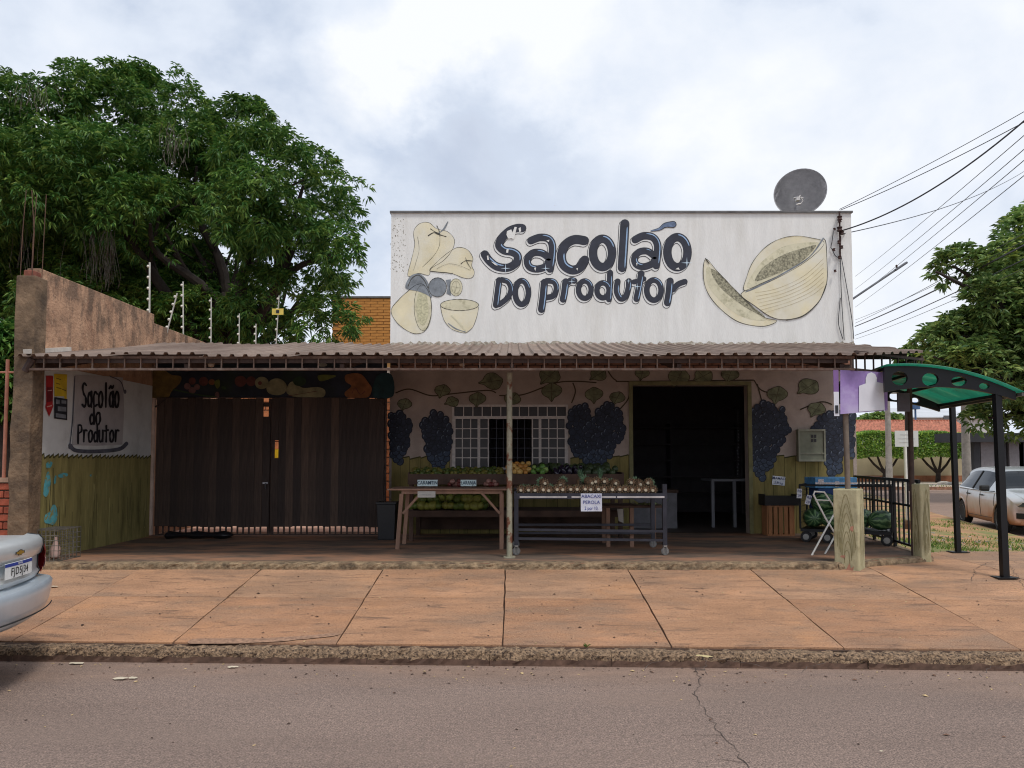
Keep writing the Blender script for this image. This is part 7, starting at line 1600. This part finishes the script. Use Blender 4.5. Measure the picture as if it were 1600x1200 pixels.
for s in (-1, 1):        # shut lines round the boot lid and lamp
    mb = MB(); mb.tube([c1(bow(.562)-o_-.004, s*.562*(1+o_*.35), z) for o_, z in [(.015,.72),(.03,.76),(.014,.80),(.014,.90),(.037,.925),(.052,1.0),(.047,1.05),(.022,1.085),(-.06,1.103)]], .0045, 5); mb.build('shut_line', M_TRIMS, sed)
fascia_part('lid_crease', [(.0125,.905),(.020,.912),(.034,.922)], mat('lid shade line', srgb(150, 155, 160), .4, .3), -.5, .5)
fascia_part('plate_recess', [(.013,.80),(.0138,.802),(.0138,.896),(.013,.898)], mat('recess paint', srgb(190, 196, 200), .4, .2), -.34, .34, 10, False)
pz = .862; M_PL = mat('plate white', srgb(218, 220, 218), .5, var=.05)
pl = fascia_part('plate', [(.052,pz-.065),(.058,pz-.064),(.058,pz+.064),(.052,pz+.065)], M_PL, -.20, .20, 6, False)
fascia_part('plate_band', [(.0592,pz+.036),(.0598,pz+.036),(.0598,pz+.063),(.0592,pz+.063)], mat('plate blue', srgb(32, 58, 140), .5), -.20, .20, 6, False)
def plate_text(tx, size, z, off, m, xs=1):
    Mt = TW1@Matrix.Translation((-off, 0, .435+(z-.36)*.85))@facing((0, 0, 0), (-1, 0, 0)); o = text_part(tx, size, 'plate_lettering', m, sed, Mt, xs=xs, space=1.12)
    for v in o.data.vertices:
        l = TW1.inverted()@(v.co+ORG[sed.name]); l.x += bow(l.y); v.co = TW1@l-ORG[sed.name]
plate_text('FJD5J34', .076, pz-.012, .0612, mat('plate ink', srgb(40, 42, 46), .6), .95); plate_text('BRASIL', .02, pz+.05, .0612, M_SIGNW)
# gold bow-tie emblem on the boot lid, lock, badges
mb = MB(); ez = .998
for k_, (sc, off, mi) in enumerate(((1.0, .056, 0), (.72, .0585, 1))):
    pts = [(a_*1.35, b_*.85) for a_, b_ in [(-.055,-.014),(-.024,-.014),(-.018,-.028),(.022,-.028),(.027,-.014),(.055,-.014),(.050,.014),(.024,.014),(.018,.028),(-.022,.028),(-.027,.014),(-.050,.014)]]
    ngon_fill([(a*sc, b_*sc) for a, b_ in pts], lambda a, b_: c1(-off, a, ez+b_), mb, mi)
mb.build('emblem', [mat('chrome', srgb(200, 200, 200), .15, .9), mat('gold emblem', srgb(206, 168, 76), .3, .6)], sed)
mb = MB(); ngon_fill([(-.62+.08*u, .735+.02*v) for u, v in ((0,0),(1,0),(1,1),(0,1))], lambda a, b_: c1(bow(a)-.045, a, b_), mb); mb.build('badge', mat('badge chrome', srgb(110, 112, 116), .3, .7), sed)
# ---------------- silver hatchback, dusty red below, on the side street
HAT = [(.0,.44,.84,.68,.96,.58),(.08,.32,.93,.79,1.10,.60),(.32,.24,.95,.84,1.34,.57),(.78,.20,.945,.868,1.44,.57),(1.40,.19,.93,.875,1.465,.575),(1.95,.18,.91,.875,1.445,.575),(2.40,.18,.895,.87,1.37,.57),(3.10,.19,.885,.86,.99,.70),(3.50,.20,.83,.845,.91,.68),(3.86,.22,.72,.80,.80,.60),(4.03,.30,.60,.68,.66,.48)]
HC = {(2,6):'quarter_window',(3,6):'rear_side_window',(4,6):'side_window',(5,6):'side_window'}
for cj in (7, 8, 9): HC[(1, cj)] = 'rear_window'; HC[(6, cj)] = 'windscreen'
M_HAT = dusty_paint('dusty silver hatch paint', srgb(196, 198, 198), srgb(180, 116, 72), .30, .82)
hd = Vector((-.24, -.97)); ang = math.atan2(hd.y, hd.x)
cc = Vector((12.02, 18.2)); rear = cc-hd.normalized()*2.0
hat, TW2, sf2, A2 = car('hatchback', 'silver hatchback with red dust on its lower half on the side street', (rear.x, rear.y, 0), ang, HAT, HC, (.62, 3.15), M_HAT, wheel_r=.305)
def c2(x, y, z): return TW2@Vector((x, y, z))
SEAM = mat('door seam', srgb(60, 52, 46), .7)
for s in (1, -1):
    for xx in (1.02, 1.98, 2.86):
        pts = [sf2(xx+(.18*(z-.4) if xx < 1.5 else 0), z, s, .003) for z in np.linspace(.30, .90, 10)]; mb = MB(); mb.tube(pts, .006, 5); mb.build('door_seam', SEAM, hat)
    mb = MB(); mb.tube([sf2(x, .30, s, .003) for x in np.linspace(1.05, 2.85, 12)], .006, 5); mb.build('sill_seam', SEAM, hat)
    for xx in (1.18, 2.10): mb = MB(); p = sf2(xx, .80, s, .018); mb.obox(p, (.17, .03, .03), TW2.to_3x3()); mb.build('door_handle', M_TRIMS, hat, bevel=.008)
    mb = MB(); mb.obox(c2(2.62, s*.97, .98), (.12, .2, .13), TW2.to_3x3()); mb.build('mirror', M_TRIMS, hat, bevel=.03)
    mb = MB(); mb.tube([sf2(x, .905+.04*math.sin((x-.3)/2.6*3.14)*0, s, .004) for x in np.linspace(.45, 2.8, 14)], .008, 5); mb.build('window_trim', M_TRIMS, hat)
    for xx in (1.40, ): mb = MB(); mb.tube([sf2(xx+.0, z, s, .004) for z in np.linspace(.93, 1.36, 8)], .02, 5); mb.build('b_pillar', M_TRIMS, hat)
    # headlamp wraps the corner
    mb = MB(); vs = []
    for i in range(8):
        t = i/7; y = s*(.40+.42*t); x = 4.035-.30*(abs(y)/.70)**2.2*1.0+.02-.02*t
        vs += [c2(x, y, .60+.03*t), c2(x-.015, y, .68+.045*t), c2(x-.07, y, .71+.05*t)]
    mb.add(vs, [(3*i+j, 3*i+3+j, 3*i+4+j, 3*i+1+j) for i in range(7) for j in range(2)]); mb.build('headlamp', mat('dark headlamp lens', srgb(54, 56, 60), .1, var=.4, scale=14, spec=.8), hat, True)
    mb = MB(); vs = []
    for i in range(8):
        t = i/7; y = s*(.45+.28*t); x = 4.05-.30*(abs(y)/.70)**2.2+.03; vs += [c2(x, y, .36), c2(x+.005, y, .48)]
    mb.add(vs, [(2*i, 2*i+2, 2*i+3, 2*i+1) for i in range(7)]); mb.build('fog_recess', M_TRIMS, hat)
    mb = MB(); vs = []
    for i in range(6):
        t = i/5; y = s*(.55+.26*t); x = -.03+.24*(abs(y)/.70)**2.2; vs += [c2(x, y, .74), c2(x-.005, y, .92)]
    mb.add(vs, [(2*i, 2*i+2, 2*i+3, 2*i+1) for i in range(5)]); mb.build('tail_light', MATS['red tail lens'], hat)
def front_strip(name, z0_, z1_, yw_, m, off=.03):
    mb = MB(); vs = []; n = 12
    for i in range(n+1):
        y = -yw_+2*yw_*i/n; x = 4.02-.30*(abs(y)/.70)**2.2+off; vs += [c2(x, y, z0_), c2(x-.01, y, z1_)]
    mb.add(vs, [(2*i, 2*i+2, 2*i+3, 2*i+1) for i in range(n)]); mb.build(name, m, hat)
front_strip('grille', .60, .68, .38, M_TRIMS); front_strip('lower_grille', .34, .50, .42, M_TRIMS, .04); front_strip('front_plate', .50, .62, .2, M_PL, .05); front_strip('bumper_lip', .24, .32, .66, MATS['dusty silver hatch paint'], .05)
# ---------------- white car further back, a sliver at the frame edge
wc, TW3, sf3, A3 = car('white_car', 'white car at the right frame edge beyond the silver hatchback', (19.0, 27.6, 0), ang, HAT, HC, (.62, 3.15), dusty_paint('white car paint', srgb(222, 224, 226)), wheel_r=.305)
# ================================================================ LITTER
M_PAPER = mat('litter paper', srgb(190, 178, 156), .8, var=.12)
q = at_z(163, 1026, 0); lc = T('plastic_cup', 'crumpled clear white plastic cup in the gutter on the left', 'cup', q); mb = MB()
mb.lathe([(.025, 0), (.036, .09), (.038, .092), (.034, .088), (.023, .004)], 14, Matrix.Translation((q.x, q.y, .036))@Matrix.Rotation(R(-75), 4, 'X')@Matrix.Rotation(.3, 4, 'Z')); mb.build('cup', mat('cloudy plastic', srgb(206, 208, 222), .3, var=.15), lc, True)
def scrap(px, py, z, s, lab, cat_='litter', m=M_PAPER, dome=.012, elong=1.8, rot=0.0):
    q = at_z(px, py, z); zz = max(0, z) if z < .05 else walk_z(q.y, q.x); rr = random.Random(int(px)); mb = MB(); n = 12; vs = [(q.x, q.y, zz+.006+dome)]
    for k_ in range(n): a = 6.283*k_/n; r_ = s*rr.uniform(.75, 1.15); u, v = math.cos(a)*r_*elong, math.sin(a)*r_; vs.append((q.x+u*math.cos(rot)-v*math.sin(rot), q.y+u*math.sin(rot)+v*math.cos(rot), zz+.007+rr.uniform(0, .008)))
    mb.add(vs, [(0, 1+k_, 1+(k_+1) % n) for k_ in range(n)]); tag(mb.build('litter', m), lab, cat_, 'litter along the kerb')
scrap(932, 1036, 0, .045, 'white plastic scrap at the kerb foot near the middle', dome=.03)
scrap(1100, 1028, .1, .035, 'pale dry leaf on the kerb edge right of the middle', m=mat('dry leaf', srgb(196, 178, 130), .8, var=.2), rot=-.3)
scrap(667, 1031, 0, .025, 'small pale scrap at the kerb foot left of the middle'); scrap(121, 1038, 0, .028, 'pale leaf scrap on the road, lower left of the cup', elong=2.2); scrap(147, 1029, 0, .018, 'tiny pale scrap just left of the cup'); scrap(188, 1062, 0, .03, 'pale leaf on the road below the cup', elong=2); scrap(208, 1061, 0, .022, 'smaller pale leaf right of the one below the cup'); scrap(364, 1044, 0, .022, 'pale scrap on the road at left centre'); scrap(83, 937, .2, .03, 'white scrap on the pavement beside the sedan bumper')
scrap(27, 1028, 0, .016, 'pale scrap at the kerb under the sedan'); scrap(1377, 1177, 0, .007, 'tiny white speck on the road at right')
# a weed growing at the kerb joint, small stones on the verge
mb = MB(); q = at_z(916, 1010, .13); rr = random.Random(4)
for i in range(14): a = rr.uniform(0, 6.28); l = rr.uniform(.02, .05); mb.add([(q.x, q.y, .12), (q.x+math.cos(a)*l*.5+.006, q.y+math.sin(a)*l*.5, .12+l*.7), (q.x+math.cos(a)*l, q.y+math.sin(a)*l, .12+l*.8)], [(0,1,2)])
tag(mb.build('kerb_weed', M_GRASS), 'tiny green weed growing from the kerb joint', 'weed')
mb = MB(); rr = random.Random(9)
for i in range(260):
    y = rr.uniform(10.3, 15); x = rr.uniform(6.5, 10.3); z, t = verge_z(x, y)
    if z is None or not (.3 < t < 1): continue
    s = rr.uniform(.012, .045); mb.lathe([(.001, -s*.4), (s, -s*.1), (s*.8, s*.35), (.001, s*.5)], 6, Matrix.Translation((x, y, z))@Matrix.Rotation(rr.uniform(0, 3), 4, 'Z')@Matrix.Diagonal((1, rr.uniform(.6, 1.2), 1, 1)))
tag(mb.build('rubble', mat('grey rubble', srgb(150, 138, 128), .95, var=.3)), 'grey gravel and rubble scattered on the verge', 'gravel', kind='stuff')
for px, py, s, lab in ((1475, 756, .35, 'pale stone lying left on the far pavement by the wall'), (1487, 757, .32, 'pale stone lying right on the far pavement by the wall')):
    q = at_z(px, py, .14); mb = MB(); mb.lathe([(.01, 0), (s, .03), (s*.9, s*.35), (s*.4, s*.55), (.01, s*.58)], 9, Matrix.Translation(q)@Matrix.Diagonal((1.2, .7, .8, 1))); tag(mb.build('stone', mat('pale stone', srgb(186, 178, 168), .9, var=.2), smooth=True), lab, 'stone')
